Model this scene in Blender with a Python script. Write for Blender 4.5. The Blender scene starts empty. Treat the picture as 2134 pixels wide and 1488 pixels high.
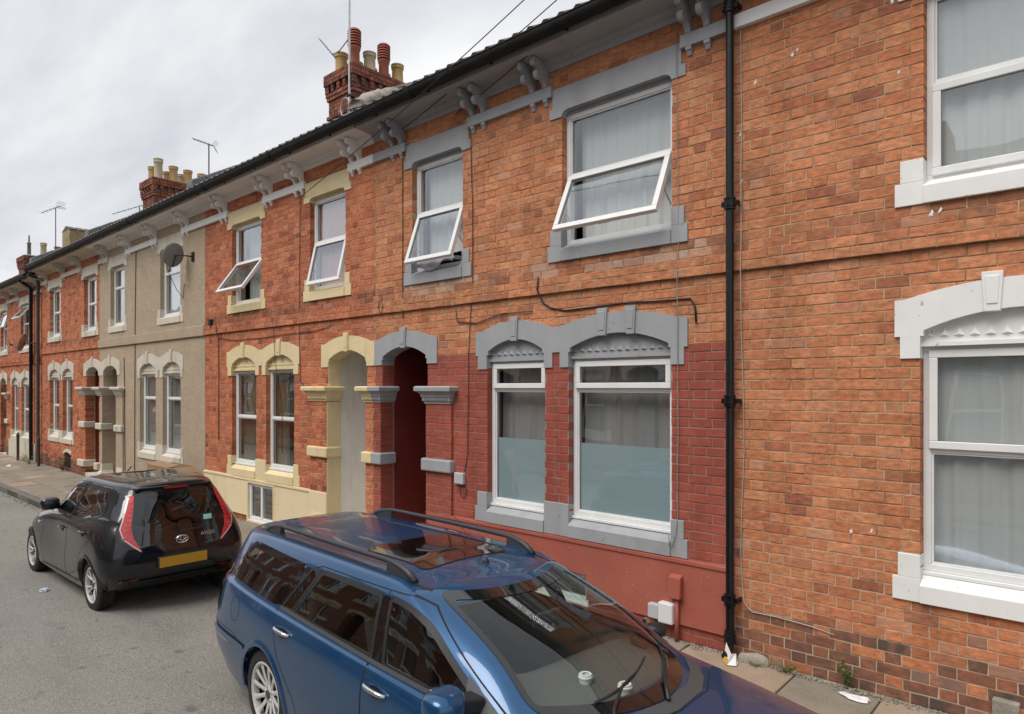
import bpy, bmesh, math, random
from mathutils import Vector, Matrix
from mathutils.geometry import delaunay_2d_cdt
from mathutils.bvhtree import BVHTree

R = math.radians
random.seed(7)
SC = bpy.context.scene
COL = SC.collection

# ------------------------------------------------------------------ camera
CAM_P, CAM_H, CAM_RZ = 5.533, 2.265, 42.42
cam = bpy.data.cameras.new('camera')
cam.sensor_width = 36.0
cam.lens = 36.0 * 1420 / 2134
cam.shift_y = 64 / 2134
cam.clip_start, cam.clip_end = 0.05, 3000
camo = bpy.data.objects.new('camera', cam)
camo.location = (0, -CAM_P, CAM_H)
camo.rotation_euler = (R(90), 0, R(CAM_RZ))
COL.objects.link(camo)
SC.camera = camo

# ------------------------------------------------------------------ world, sun, exposure
SUN_EL, SUN_AZ = 57.0, 186.0          # azimuth clockwise from +Y (the street side is -Y)
w = bpy.data.worlds.new('World')
SC.world = w
w.use_nodes = True
nt = w.node_tree
nt.nodes.clear()
def nn(nt, t, **k):
    n = nt.nodes.new(t)
    for a, b in k.items():
        if a in n.inputs.keys():
            n.inputs[a].default_value = b
        else:
            setattr(n, a, b)
    return n
def lk(nt, a, b):
    nt.links.new(a, b)
out = nn(nt, 'ShaderNodeOutputWorld')
bg = nn(nt, 'ShaderNodeBackground', Strength=0.1)
sky = nn(nt, 'ShaderNodeTexSky', sky_type='NISHITA', sun_disc=False, sun_elevation=R(SUN_EL), sun_rotation=R(SUN_AZ),
         altitude=60, air_density=1.0, dust_density=2.0, ozone_density=1.0)
tc = nn(nt, 'ShaderNodeTexCoord')
sep = nn(nt, 'ShaderNodeSeparateXYZ')
lk(nt, tc.outputs['Generated'], sep.inputs[0])
den = nn(nt, 'ShaderNodeMath', operation='ADD'); den.inputs[1].default_value = 0.22
ab = nn(nt, 'ShaderNodeMath', operation='ABSOLUTE')
lk(nt, sep.outputs[2], ab.inputs[0]); lk(nt, ab.outputs[0], den.inputs[0])
dx = nn(nt, 'ShaderNodeMath', operation='DIVIDE'); dy = nn(nt, 'ShaderNodeMath', operation='DIVIDE')
lk(nt, sep.outputs[0], dx.inputs[0]); lk(nt, den.outputs[0], dx.inputs[1])
lk(nt, sep.outputs[1], dy.inputs[0]); lk(nt, den.outputs[0], dy.inputs[1])
cmb = nn(nt, 'ShaderNodeCombineXYZ')
lk(nt, dx.outputs[0], cmb.inputs[0]); lk(nt, dy.outputs[0], cmb.inputs[1])
mp = nn(nt, 'ShaderNodeMapping'); mp.inputs['Scale'].default_value = (0.55, 1.25, 1); mp.inputs['Rotation'].default_value = (0, 0, R(35))
mp.inputs['Location'].default_value = (3.1, 0.4, 0)
lk(nt, cmb.outputs[0], mp.inputs[0])
n1 = nn(nt, 'ShaderNodeTexNoise', Scale=1.3, Detail=7.0, Roughness=0.55, Distortion=0.35)
n2 = nn(nt, 'ShaderNodeTexNoise', Scale=0.45, Detail=4.0, Roughness=0.5)
lk(nt, mp.outputs[0], n1.inputs['Vector']); lk(nt, mp.outputs[0], n2.inputs['Vector'])
r1 = nn(nt, 'ShaderNodeValToRGB')
r1.color_ramp.elements[0].position = 0.37; r1.color_ramp.elements[0].color = (3.5, 3.62, 3.92, 1)
r1.color_ramp.elements[1].position = 0.63; r1.color_ramp.elements[1].color = (5.15, 5.2, 5.27, 1)
lk(nt, n1.outputs[0], r1.inputs[0])
r2 = nn(nt, 'ShaderNodeValToRGB')
r2.color_ramp.elements[0].position = 0.46; r2.color_ramp.elements[0].color = (1, 1, 1, 1)
r2.color_ramp.elements[1].position = 0.66; r2.color_ramp.elements[1].color = (0.86, 0.86, 0.86, 1)
lk(nt, n2.outputs[0], r2.inputs[0])
mx = nn(nt, 'ShaderNodeMix', data_type='RGBA')
lk(nt, r2.outputs[0], mx.inputs[0]); lk(nt, sky.outputs[0], mx.inputs[6]); lk(nt, r1.outputs[0], mx.inputs[7])
lk(nt, mx.outputs[2], bg.inputs['Color']); lk(nt, bg.outputs[0], out.inputs[0])

sl = bpy.data.lights.new('sun', 'SUN')
sl.energy = 1.5
sl.angle = R(40)
sl.color = (1.0, 0.95, 0.88)
so = bpy.data.objects.new('sun', sl)
_d = Vector((math.sin(R(SUN_AZ)) * math.cos(R(SUN_EL)), math.cos(R(SUN_AZ)) * math.cos(R(SUN_EL)), math.sin(R(SUN_EL))))
so.rotation_euler = _d.to_track_quat('Z', 'Y').to_euler()
so.location = (0, -6, 30)
COL.objects.link(so)

SC.view_settings.view_transform = 'Standard'
SC.view_settings.look = 'None'
SC.view_settings.exposure = 0.92
SC.view_settings.gamma = 1.0
SC.render.engine = 'CYCLES'
SC.cycles.use_denoising = True
SC.cycles.max_bounces = 8
SC.cycles.transparent_max_bounces = 16
SC.cycles.caustics_reflective = False
SC.cycles.caustics_refractive = False

# ------------------------------------------------------------------ projection (only to rank bricks by their size in the picture)
_S, _C = math.cos(R(CAM_RZ)), math.sin(R(CAM_RZ))
def project(x, y, z):
    D = -_C * x + _S * (y + CAM_P)
    X = _S * x + _C * (y + CAM_P)
    if D < 0.1:
        return None
    return 1067 + 1420 * X / D, 808 - 1420 * (z - CAM_H) / D, D

# where the cars stand: x, y of the rear axle, yaw, and scale along / across / up
EST = (-4.258, -2.43, -.070, 1.15, .905, .93)
HAT = (-8.39, -2.41, .006, 1.01, .95, .97)
CUPS = [(1.84, -.03, 'white lidded coffee cup on the dashboard, nearer the steering wheel'), (2.03, .03, 'white lidded coffee cup on the dashboard, nearer the pavement')]
# ------------------------------------------------------------------ materials
MATS = {}
def mat(name, col, rough=0.6, metal=0.0, col2=None, vscale=3.0, vlo=0.35, vhi=0.68, bump=0.0, bscale=90.0, coat=0.0, spec=0.5,
        stain=None, sscale=(1.6, 1.6, 0.35), slo=0.5, shi=0.72, grain=0.0, gscale=160.0, speck=None, coords='pos', sheen=0.0, stretch=None, bdist=0.004, emit=None):
    m = bpy.data.materials.new(name)
    m.use_nodes = True
    t = m.node_tree
    b = t.nodes['Principled BSDF']
    b.inputs['Base Color'].default_value = (*col, 1)
    b.inputs['Roughness'].default_value = rough
    b.inputs['Metallic'].default_value = metal
    b.inputs['Specular IOR Level'].default_value = spec
    if coat:
        b.inputs['Coat Weight'].default_value = coat
        b.inputs['Coat Roughness'].default_value = 0.03
    if emit:
        b.inputs['Emission Color'].default_value = (*emit[0], 1); b.inputs['Emission Strength'].default_value = emit[1]
    if coords == 'pos':
        vec = nn(t, 'ShaderNodeNewGeometry').outputs['Position']
    else:
        vec = nn(t, 'ShaderNodeTexCoord').outputs['Object']
    cur = None
    if col2 is not None:
        v = vec
        if stretch:
            mpp = nn(t, 'ShaderNodeMapping'); mpp.inputs['Scale'].default_value = stretch
            lk(t, vec, mpp.inputs[0]); v = mpp.outputs[0]
        n = nn(t, 'ShaderNodeTexNoise', Scale=vscale, Detail=8.0, Roughness=0.62)
        lk(t, v, n.inputs['Vector'])
        r = nn(t, 'ShaderNodeMapRange'); r.inputs[1].default_value = vlo; r.inputs[2].default_value = vhi
        lk(t, n.outputs[0], r.inputs[0])
        x = nn(t, 'ShaderNodeMix', data_type='RGBA')
        lk(t, r.outputs[0], x.inputs[0]); x.inputs[6].default_value = (*col, 1); x.inputs[7].default_value = (*col2, 1)
        cur = x.outputs[2]
    if stain is not None:
        mpp = nn(t, 'ShaderNodeMapping'); mpp.inputs['Scale'].default_value = sscale
        lk(t, vec, mpp.inputs[0])
        n = nn(t, 'ShaderNodeTexNoise', Scale=1.0, Detail=7.0, Roughness=0.65)
        lk(t, mpp.outputs[0], n.inputs['Vector'])
        r = nn(t, 'ShaderNodeMapRange'); r.inputs[1].default_value = slo; r.inputs[2].default_value = shi; r.inputs[4].default_value = 0.75
        lk(t, n.outputs[0], r.inputs[0])
        x = nn(t, 'ShaderNodeMix', data_type='RGBA')
        lk(t, r.outputs[0], x.inputs[0])
        if cur is None:
            x.inputs[6].default_value = (*col, 1)
        else:
            lk(t, cur, x.inputs[6])
        x.inputs[7].default_value = (*stain, 1)
        cur = x.outputs[2]
    if grain:
        n = nn(t, 'ShaderNodeTexNoise', Scale=gscale, Detail=3.0)
        lk(t, vec, n.inputs['Vector'])
        r = nn(t, 'ShaderNodeMapRange'); r.inputs[1].default_value = 0.3; r.inputs[2].default_value = 0.7
        r.inputs[3].default_value = 1 - grain; r.inputs[4].default_value = 1 + grain
        lk(t, n.outputs[0], r.inputs[0])
        x = nn(t, 'ShaderNodeMix', data_type='RGBA', blend_type='MULTIPLY'); x.inputs[0].default_value = 1
        if cur is None:
            x.inputs[6].default_value = (*col, 1)
        else:
            lk(t, cur, x.inputs[6])
        lk(t, r.outputs[0], x.inputs[7])
        cur = x.outputs[2]
    if speck:
        for sc_, lo, hi, c_ in speck:
            n = nn(t, 'ShaderNodeTexNoise', Scale=sc_, Detail=2.0, Roughness=0.5); lk(t, vec, n.inputs['Vector'])
            r = nn(t, 'ShaderNodeMapRange'); r.inputs[1].default_value = lo; r.inputs[2].default_value = hi; lk(t, n.outputs[0], r.inputs[0])
            x = nn(t, 'ShaderNodeMix', data_type='RGBA'); lk(t, r.outputs[0], x.inputs[0]); lk(t, cur, x.inputs[6]); x.inputs[7].default_value = (*c_, 1)
            cur = x.outputs[2]
    if cur is not None:
        lk(t, cur, b.inputs['Base Color'])
    if bump:
        n = nn(t, 'ShaderNodeTexNoise', Scale=bscale, Detail=5.0, Roughness=0.6)
        lk(t, vec, n.inputs['Vector'])
        bp = nn(t, 'ShaderNodeBump', Strength=bump, Distance=bdist)
        lk(t, n.outputs[0], bp.inputs['Height']); lk(t, bp.outputs[0], b.inputs['Normal'])
    MATS[name] = m
    return m

def brick_mat(name, stops, dirt_col, rough=0.85, blotch=0.35, bump=0.5, spots=True):
    """per-brick tone: object colour (single bricks) or the 'bc' attribute (joined bricks): x = tone, y = soot, z = salts"""
    m = bpy.data.materials.new(name); m.use_nodes = True
    t = m.node_tree; b = t.nodes['Principled BSDF']
    b.inputs['Roughness'].default_value = rough; b.inputs['Specular IOR Level'].default_value = 0.25
    oi = nn(t, 'ShaderNodeObjectInfo'); at = nn(t, 'ShaderNodeAttribute', attribute_name='bc')
    ad = nn(t, 'ShaderNodeVectorMath', operation='ADD')
    lk(t, oi.outputs['Color'], ad.inputs[0]); lk(t, at.outputs['Vector'], ad.inputs[1])
    sp = nn(t, 'ShaderNodeSeparateXYZ'); lk(t, ad.outputs[0], sp.inputs[0])
    pos = nn(t, 'ShaderNodeNewGeometry').outputs['Position']
    rp = nn(t, 'ShaderNodeValToRGB'); cr = rp.color_ramp
    while len(cr.elements) < len(stops):
        cr.elements.new(0.5)
    for e, (p, c) in zip(cr.elements, stops):
        e.position = p; e.color = (*c, 1)
    lk(t, sp.outputs[0], rp.inputs[0])
    mpp = nn(t, 'ShaderNodeMapping'); mpp.inputs['Scale'].default_value = (1, 1, 2.2)
    lk(t, pos, mpp.inputs[0])
    n = nn(t, 'ShaderNodeTexNoise', Scale=17.0, Detail=6.0, Roughness=0.62); lk(t, mpp.outputs[0], n.inputs['Vector'])
    r = nn(t, 'ShaderNodeMapRange'); r.inputs[1].default_value = 0.3; r.inputs[2].default_value = 0.7; r.inputs[3].default_value = 1 - blotch; r.inputs[4].default_value = 1 + blotch * 0.6
    lk(t, n.outputs[0], r.inputs[0])
    x = nn(t, 'ShaderNodeMix', data_type='RGBA', blend_type='MULTIPLY'); x.inputs[0].default_value = 1
    lk(t, rp.outputs[0], x.inputs[6]); lk(t, r.outputs[0], x.inputs[7])
    nb = nn(t, 'ShaderNodeTexNoise', Scale=2.1, Detail=5.0, Roughness=0.6); lk(t, pos, nb.inputs['Vector'])
    rb = nn(t, 'ShaderNodeMapRange'); rb.inputs[1].default_value = 0.35; rb.inputs[2].default_value = 0.7; rb.inputs[3].default_value = 0.8; rb.inputs[4].default_value = 1.13
    lk(t, nb.outputs[0], rb.inputs[0])
    xb = nn(t, 'ShaderNodeMix', data_type='RGBA', blend_type='MULTIPLY'); xb.inputs[0].default_value = 1
    lk(t, x.outputs[2], xb.inputs[6]); lk(t, rb.outputs[0], xb.inputs[7])
    x = xb
    ng = nn(t, 'ShaderNodeTexNoise', Scale=140.0, Detail=3.0); lk(t, pos, ng.inputs['Vector'])
    rg = nn(t, 'ShaderNodeMapRange'); rg.inputs[1].default_value = 0.3; rg.inputs[2].default_value = 0.7; rg.inputs[3].default_value = 0.8; rg.inputs[4].default_value = 1.15
    lk(t, ng.outputs[0], rg.inputs[0])
    x2 = nn(t, 'ShaderNodeMix', data_type='RGBA', blend_type='MULTIPLY'); x2.inputs[0].default_value = 1
    lk(t, x.outputs[2], x2.inputs[6]); lk(t, rg.outputs[0], x2.inputs[7])
    # burnt spots and spalls
    for sc_, lo, hi, mul in ((34.0, .60, .70, (.62, .58, .6)), (11.0, .60, .74, (.74, .70, .70)), (26.0, .66, .74, (1.22, 1.28, 1.35))):
        nq = nn(t, 'ShaderNodeTexNoise', Scale=sc_, Detail=4.0, Roughness=0.6); lk(t, mpp.outputs[0], nq.inputs['Vector'])
        rq = nn(t, 'ShaderNodeMapRange'); rq.inputs[1].default_value = lo; rq.inputs[2].default_value = hi; lk(t, nq.outputs[0], rq.inputs[0])
        xq = nn(t, 'ShaderNodeMix', data_type='RGBA', blend_type='MULTIPLY'); lk(t, rq.outputs[0], xq.inputs[0]); lk(t, x2.outputs[2], xq.inputs[6]); xq.inputs[7].default_value = (*mul, 1)
        if spots: x2 = xq
    # long rain streaks
    mst = nn(t, 'ShaderNodeMapping'); mst.inputs['Scale'].default_value = (2.6, 2.6, .45); lk(t, pos, mst.inputs[0])
    nst = nn(t, 'ShaderNodeTexNoise', Scale=1.0, Detail=6.0, Roughness=0.6); lk(t, mst.outputs[0], nst.inputs['Vector'])
    rst = nn(t, 'ShaderNodeMapRange'); rst.inputs[1].default_value = .5; rst.inputs[2].default_value = .75; rst.inputs[3].default_value = 1.0; rst.inputs[4].default_value = .74; lk(t, nst.outputs[0], rst.inputs[0])
    xst = nn(t, 'ShaderNodeMix', data_type='RGBA', blend_type='MULTIPLY'); xst.inputs[0].default_value = 1; lk(t, x2.outputs[2], xst.inputs[6]); lk(t, rst.outputs[0], xst.inputs[7])
    x2 = xst
    # soot
    nd = nn(t, 'ShaderNodeTexNoise', Scale=9.0, Detail=6.0); lk(t, pos, nd.inputs['Vector'])
    md = nn(t, 'ShaderNodeMath', operation='MULTIPLY'); lk(t, sp.outputs[1], md.inputs[0])
    rd = nn(t, 'ShaderNodeMapRange'); rd.inputs[1].default_value = 0.25; rd.inputs[2].default_value = 0.6; rd.inputs[3].default_value = 0.45; rd.inputs[4].default_value = 1.0
    lk(t, nd.outputs[0], rd.inputs[0]); lk(t, rd.outputs[0], md.inputs[1])
    x3 = nn(t, 'ShaderNodeMix', data_type='RGBA'); lk(t, md.outputs[0], x3.inputs[0])
    lk(t, x2.outputs[2], x3.inputs[6]); x3.inputs[7].default_value = (*dirt_col, 1)
    # lime bloom
    ms = nn(t, 'ShaderNodeMath', operation='MULTIPLY'); lk(t, sp.outputs[2], ms.inputs[0]); lk(t, rd.outputs[0], ms.inputs[1])
    x4 = nn(t, 'ShaderNodeMix', data_type='RGBA'); lk(t, ms.outputs[0], x4.inputs[0])
    lk(t, x3.outputs[2], x4.inputs[6]); x4.inputs[7].default_value = (0.5, 0.4, 0.33, 1)
    lk(t, x4.outputs[2], b.inputs['Base Color'])
    nb2 = nn(t, 'ShaderNodeTexNoise', Scale=70.0, Detail=6.0, Roughness=0.65); lk(t, pos, nb2.inputs['Vector'])
    bp = nn(t, 'ShaderNodeBump', Strength=bump, Distance=0.004); lk(t, nb2.outputs[0], bp.inputs['Height']); lk(t, bp.outputs[0], b.inputs['Normal'])
    MATS[name] = m
    return m

def glass_mat(name, tint=(1, 1, 1), ior=1.5, rough=0.0, boost=1.0, wave=0.0, wscale=1.2):
    m = bpy.data.materials.new(name); m.use_nodes = True
    t = m.node_tree; t.nodes.clear()
    o = nn(t, 'ShaderNodeOutputMaterial')
    tr = nn(t, 'ShaderNodeBsdfTransparent'); tr.inputs[0].default_value = (*tint, 1)
    gl = nn(t, 'ShaderNodeBsdfGlossy', Roughness=rough); gl.inputs[0].default_value = (0.95, 0.97, 1.0, 1)
    fr = nn(t, 'ShaderNodeFresnel', IOR=ior)
    mu = nn(t, 'ShaderNodeMath', operation='MULTIPLY', use_clamp=True); mu.inputs[1].default_value = boost
    lk(t, fr.outputs[0], mu.inputs[0])
    gb = nn(t, 'ShaderNodeNewGeometry'); ri = nn(t, 'ShaderNodeMapRange'); ri.inputs[3].default_value = ior; ri.inputs[4].default_value = 1 / ior
    lk(t, gb.outputs['Backfacing'], ri.inputs[0]); lk(t, ri.outputs[0], fr.inputs['IOR'])      # same reflectance from either side of the pane
    if wave:
        g = nn(t, 'ShaderNodeNewGeometry')
        n = nn(t, 'ShaderNodeTexNoise', Scale=wscale, Detail=1.0); lk(t, g.outputs['Position'], n.inputs['Vector'])
        bp = nn(t, 'ShaderNodeBump', Strength=1.0, Distance=wave); lk(t, n.outputs[0], bp.inputs['Height'])
        lk(t, bp.outputs[0], gl.inputs['Normal'])
    ms = nn(t, 'ShaderNodeMixShader')
    lk(t, mu.outputs[0], ms.inputs[0]); lk(t, tr.outputs[0], ms.inputs[1]); lk(t, gl.outputs[0], ms.inputs[2]); lk(t, ms.outputs[0], o.inputs[0])
    MATS[name] = m
    return m

def cloth_mat(name, col, alpha):
    m = bpy.data.materials.new(name); m.use_nodes = True
    t = m.node_tree; t.nodes.clear()
    o = nn(t, 'ShaderNodeOutputMaterial')
    d = nn(t, 'ShaderNodeBsdfDiffuse'); d.inputs[0].default_value = (*col, 1)
    tl = nn(t, 'ShaderNodeBsdfTranslucent'); tl.inputs[0].default_value = (*col, 1)
    tr = nn(t, 'ShaderNodeBsdfTransparent')
    a = nn(t, 'ShaderNodeMixShader'); a.inputs[0].default_value = 0.15
    b = nn(t, 'ShaderNodeMixShader'); b.inputs[0].default_value = alpha
    lk(t, d.outputs[0], a.inputs[1]); lk(t, tl.outputs[0], a.inputs[2])
    lk(t, tr.outputs[0], b.inputs[1]); lk(t, a.outputs[0], b.inputs[2]); lk(t, b.outputs[0], o.inputs[0])
    MATS[name] = m
    return m

brick_mat('brick_orange', [(0, (0.65, 0.29, 0.148)), (0.3, (0.61, 0.248, 0.12)), (0.55, (0.55, 0.205, 0.097)), (0.8, (0.46, 0.167, 0.086)), (1, (0.36, 0.137, 0.083))], (0.085, 0.06, 0.052), blotch=0.4)
brick_mat('brick_red', [(0, (0.64, 0.245, 0.13)), (0.35, (0.56, 0.18, 0.088)), (0.6, (0.48, 0.145, 0.072)), (0.85, (0.37, 0.11, 0.06)), (1, (0.26, 0.085, 0.058))], (0.085, 0.06, 0.052), blotch=0.4)
brick_mat('brick_chimney', [(0, (0.36, 0.12, 0.065)), (0.5, (0.25, 0.07, 0.042)), (1, (0.11, 0.042, 0.032))], (0.03, 0.024, 0.022))
brick_mat('red_masonry_paint', [(0, (0.375, 0.098, 0.064)), (1, (0.335, 0.085, 0.055))], (0.1, 0.05, 0.04), rough=0.62, blotch=0.14, bump=0.4, spots=False)
mat('mortar_buff', (0.50, 0.37, 0.23), 0.95, col2=(0.26, 0.165, 0.10), vscale=3.2, vlo=.4, vhi=.62, bump=0.6, bscale=120, stain=(0.2, 0.15, 0.11), sscale=(1.2, 1.2, 0.7), slo=0.56, shi=0.75)
mat('mortar_pale', (0.52, 0.41, 0.30), 0.95, col2=(0.38, 0.28, 0.2), vscale=6, bump=0.6, bscale=120)
mat('mortar_dark', (0.2, 0.13, 0.1), 0.95, col2=(0.11, 0.075, 0.06), vscale=6, bump=0.6, bscale=120)
mat('mortar_lilac', (0.27, 0.20, 0.205), 0.8, col2=(0.30, 0.145, 0.13), vscale=9, bump=0.3)
mat('red_render', (0.345, 0.084, 0.056), 0.7, col2=(0.385, 0.115, 0.08), vscale=2.2, bump=0.35, bscale=25, bdist=.008, stain=(0.27, 0.085, 0.062), sscale=(2.4, 2.4, .8), slo=0.5, shi=0.8, speck=[(34, .70, .74, (.20, .07, .055)), (26, .71, .76, (.46, .24, .19))])
mat('grey_paint', (0.31, 0.325, 0.345), 0.6, col2=(0.355, 0.365, 0.38), vscale=3, bump=0.28, bscale=30, bdist=.006, stain=(0.235, 0.235, 0.23), sscale=(3, 3, .7), slo=0.52, shi=0.8, speck=[(24, .71, .75, (.22, .2, .185)), (55, .70, .75, (.42, .42, .42))])
mat('cream_paint', (0.74, 0.62, 0.37), 0.65, col2=(0.67, 0.55, 0.32), vscale=2.5, bump=0.3, bscale=30, bdist=.006, stain=(0.5, 0.40, 0.24), sscale=(3, 3, .7), slo=0.52, shi=0.8, speck=[(24, .71, .75, (.36, .26, .15))])
mat('cream_render', (0.72, 0.60, 0.38), 0.75, col2=(0.77, 0.65, 0.43), vscale=1.6, bump=0.35, bscale=22, bdist=.008, stain=(0.54, 0.44, 0.28), sscale=(2.2, 2.2, .8), slo=0.52, shi=0.8, speck=[(20, .72, .76, (.3, .22, .14))])
mat('white_paint', (0.80, 0.80, 0.79), 0.55, col2=(0.74, 0.74, 0.72), vscale=3, bump=0.2, bscale=40, stain=(0.6, 0.58, 0.54), slo=0.57, shi=0.8, speck=[(22, .71, .75, (.5, .46, .4))])
mat('stone_offwhite', (0.62, 0.58, 0.49), 0.7, col2=(0.54, 0.49, 0.40), vscale=4, bump=0.2, bscale=50, stain=(0.36, 0.32, 0.26), slo=0.5, shi=0.72)
mat('porch_white', (0.84, 0.82, 0.78), 0.8, col2=(0.76, 0.74, 0.69), vscale=2, bump=0.3, bscale=14, stain=(0.33, 0.3, 0.26), slo=0.55, shi=0.8)
mat('pebbledash', (0.455, 0.36, 0.26), 0.95, col2=(0.39, 0.31, 0.222), vscale=2.0, grain=0.5, gscale=95, bump=1.0, bscale=85, bdist=0.014, stain=(0.36, 0.275, 0.19), slo=0.56, shi=0.8)
mat('upvc', (0.78, 0.79, 0.79), 0.3, col2=(0.72, 0.73, 0.72), vscale=5)
mat('window_gasket', (0.03, 0.03, 0.032), 0.6)
mat('black_pipe', (0.006, 0.006, 0.0065), 0.3, spec=0.35)
mat('black_gutter', (0.006, 0.006, 0.007), 0.55, spec=0.2, col2=(0.018, 0.017, 0.016), vscale=6)
mat('grey_pipe', (0.06, 0.06, 0.058), 0.5)
mat('slate', (0.075, 0.07, 0.066), 0.8, col2=(0.13, 0.12, 0.10), vscale=5, bump=0.4, bscale=40)
mat('cement', (0.36, 0.33, 0.28), 0.95, col2=(0.22, 0.2, 0.165), vscale=9, bump=0.8, bscale=40, bdist=0.01)
mat('lead', (0.16, 0.165, 0.17), 0.6, col2=(0.1, 0.1, 0.1), vscale=7)
mat('pot_buff', (0.50, 0.33, 0.14), 0.8, col2=(0.36, 0.24, 0.11), vscale=6, bump=0.2)
mat('pot_pale', (0.48, 0.40, 0.27), 0.8, col2=(0.32, 0.27, 0.19), vscale=6, bump=0.2)
mat('pot_red', (0.33, 0.09, 0.05), 0.75, col2=(0.24, 0.07, 0.045), vscale=6, bump=0.2)
mat('stone_buff', (0.36, 0.28, 0.15), 0.95, col2=(0.24, 0.18, 0.095), vscale=5, bump=0.8, bscale=20, bdist=.02)
mat('soot', (0.01, 0.01, 0.01), 0.95)
mat('interior', (0.20, 0.18, 0.16), 0.9)
mat('dark_red_door', (0.12, 0.012, 0.012), 0.4)
mat('porch_red', (0.15, 0.02, 0.016), 0.6, col2=(0.18, 0.028, 0.022), vscale=5)
mat('dark_door', (0.03, 0.03, 0.035), 0.4)
mat('asphalt', (0.20, 0.19, 0.172), 0.9, col2=(0.255, 0.242, 0.218), vscale=0.55, vlo=0.3, vhi=0.72, grain=0.45, gscale=110, speck=[(48, .60, .70, (.33, .315, .29)), (60, .62, .70, (.075, .07, .065)), (5.5, .66, .76, (.13, .125, .115))], bump=0.9, bscale=120, bdist=0.008, stain=(0.15, 0.143, 0.13), sscale=(0.35, 1.1, 1), slo=0.55, shi=0.72)
mat('paving', (0.265, 0.228, 0.18), 0.9, col2=(0.195, 0.168, 0.132), vscale=1.7, grain=0.22, gscale=120, bump=0.4, bscale=160, stain=(0.13, 0.115, 0.093), sscale=(1.3, 2.0, 1), slo=0.5, shi=0.7)
mat('paving_pink', (0.36, 0.275, 0.20), 0.9, col2=(0.28, 0.21, 0.155), vscale=1.7, grain=0.22, gscale=120, bump=0.4, bscale=160, stain=(0.12, 0.1, 0.085), sscale=(1.3, 2.0, 1), slo=0.52, shi=0.72)
mat('paving_joint', (0.075, 0.07, 0.055), 0.95, col2=(0.05, 0.06, 0.035), vscale=3)
mat('kerb_stone', (0.17, 0.155, 0.14), 0.85, col2=(0.11, 0.1, 0.092), vscale=5, bump=0.4, grain=0.2)
mat('net_curtain_white', (0.7, 0.7, 0.7), 0.9)
cloth_mat('net_curtain', (0.93, 0.93, 0.92), 0.9)
cloth_mat('net_curtain_thin', (0.85, 0.85, 0.84), 0.6)
cloth_mat('curtain_grey', (0.56, 0.54, 0.53), 0.93)
cloth_mat('frosted_film', (0.60, 0.75, 0.80), 0.9)
cloth_mat('lilac_cloth', (0.45, 0.42, 0.48), 0.97)
glass_mat('window_glass', (0.93, 0.95, 0.95), 1.52, 0.0, 2.2, 0.004, 1.4)
glass_mat('car_glass', (0.58, 0.66, 0.62), 1.52, 0.0, 1.9)
glass_mat('car_glass_dark', (0.16, 0.18, 0.18), 1.52, 0.0, 1.9)
glass_mat('screen_glass', (0.88, 0.93, 0.91), 1.52, 0.0, 1.35)
mat('cable_black', (0.015, 0.014, 0.014), 0.6)
mat('cable_brown', (0.07, 0.035, 0.025), 0.7)
mat('cable_white', (0.4, 0.38, 0.35), 0.6)
mat('aerial_metal', (0.10, 0.10, 0.11), 0.45, 0.6)
mat('galvanised', (0.5, 0.5, 0.5), 0.35, 0.7, col2=(0.35, 0.34, 0.33), vscale=8)
mat('dish_grey', (0.24, 0.26, 0.265), 0.6, col2=(0.21, 0.22, 0.215), vscale=5, stain=(0.24, 0.18, 0.12), slo=0.55, shi=0.72)
mat('cardboard', (0.30, 0.185, 0.10), 0.85, col2=(0.26, 0.16, 0.085), vscale=4)
mat('weed_leaf', (0.075, 0.13, 0.025), 0.6, col2=(0.14, 0.17, 0.05), vscale=9)
mat('weed_dry', (0.25, 0.21, 0.1), 0.8)
mat('litter_white', (0.75, 0.75, 0.74), 0.5, col2=(0.6, 0.6, 0.6), vscale=20)
mat('litter_yellow', (0.62, 0.36, 0.05), 0.4)
mat('box_white', (0.68, 0.68, 0.67), 0.45)
mat('box_grey', (0.45, 0.46, 0.48), 0.45)
mat('blue_paint', (0.0015, 0.064, 0.178), 0.33, 0.45, col2=(0.0015, 0.054, 0.15), vscale=1.2, coat=1.0, coords='obj')
mat('black_paint', (0.006, 0.008, 0.011), 0.35, 0.0, coat=1.0, spec=0.2)
mat('black_trim', (0.012, 0.012, 0.013), 0.5)
mat('gloss_black', (0.005, 0.005, 0.006), 0.08, coat=1.0)
mat('grey_trim', (0.055, 0.057, 0.06), 0.55)
mat('rail_grey', (0.035, 0.037, 0.045), 0.5)
mat('gap_dark', (0.004, 0.004, 0.005), 0.8)
mat('tyre_rubber', (0.018, 0.018, 0.018), 0.85, bump=0.3, bscale=60)
mat('alloy', (0.66, 0.66, 0.65), 0.35, 0.35)
mat('alloy_dark', (0.06, 0.06, 0.06), 0.5, 0.5)
mat('chrome', (0.75, 0.76, 0.78), 0.08, 1.0)
mat('lamp_red', (0.52, 0.022, 0.03), 0.15, coat=1.0, col2=(0.62, 0.06, 0.06), vscale=30)
mat('lamp_red_dark', (0.35, 0.01, 0.012), 0.2, coat=1.0)
mat('lamp_glint', (0.70, 0.45, 0.44), 0.12, coat=1.0)
mat('lamp_clear', (0.6, 0.6, 0.6), 0.1, coat=1.0)
mat('plate_yellow', (0.50, 0.27, 0.02), 0.45)
mat('cabin_dark', (0.025, 0.024, 0.023), 0.85)
mat('cabin_beige', (0.30, 0.28, 0.25), 0.85)
mat('dash_grey', (0.075, 0.072, 0.068), 0.8)
mat('seat_cloth', (0.05, 0.05, 0.052), 0.95, bump=0.3)
mat('cup_lid', (0.72, 0.71, 0.68), 0.45)
mat('cup_paper', (0.6, 0.58, 0.54), 0.6)
mat('cup_print', (0.08, 0.08, 0.09), 0.6)
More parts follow.
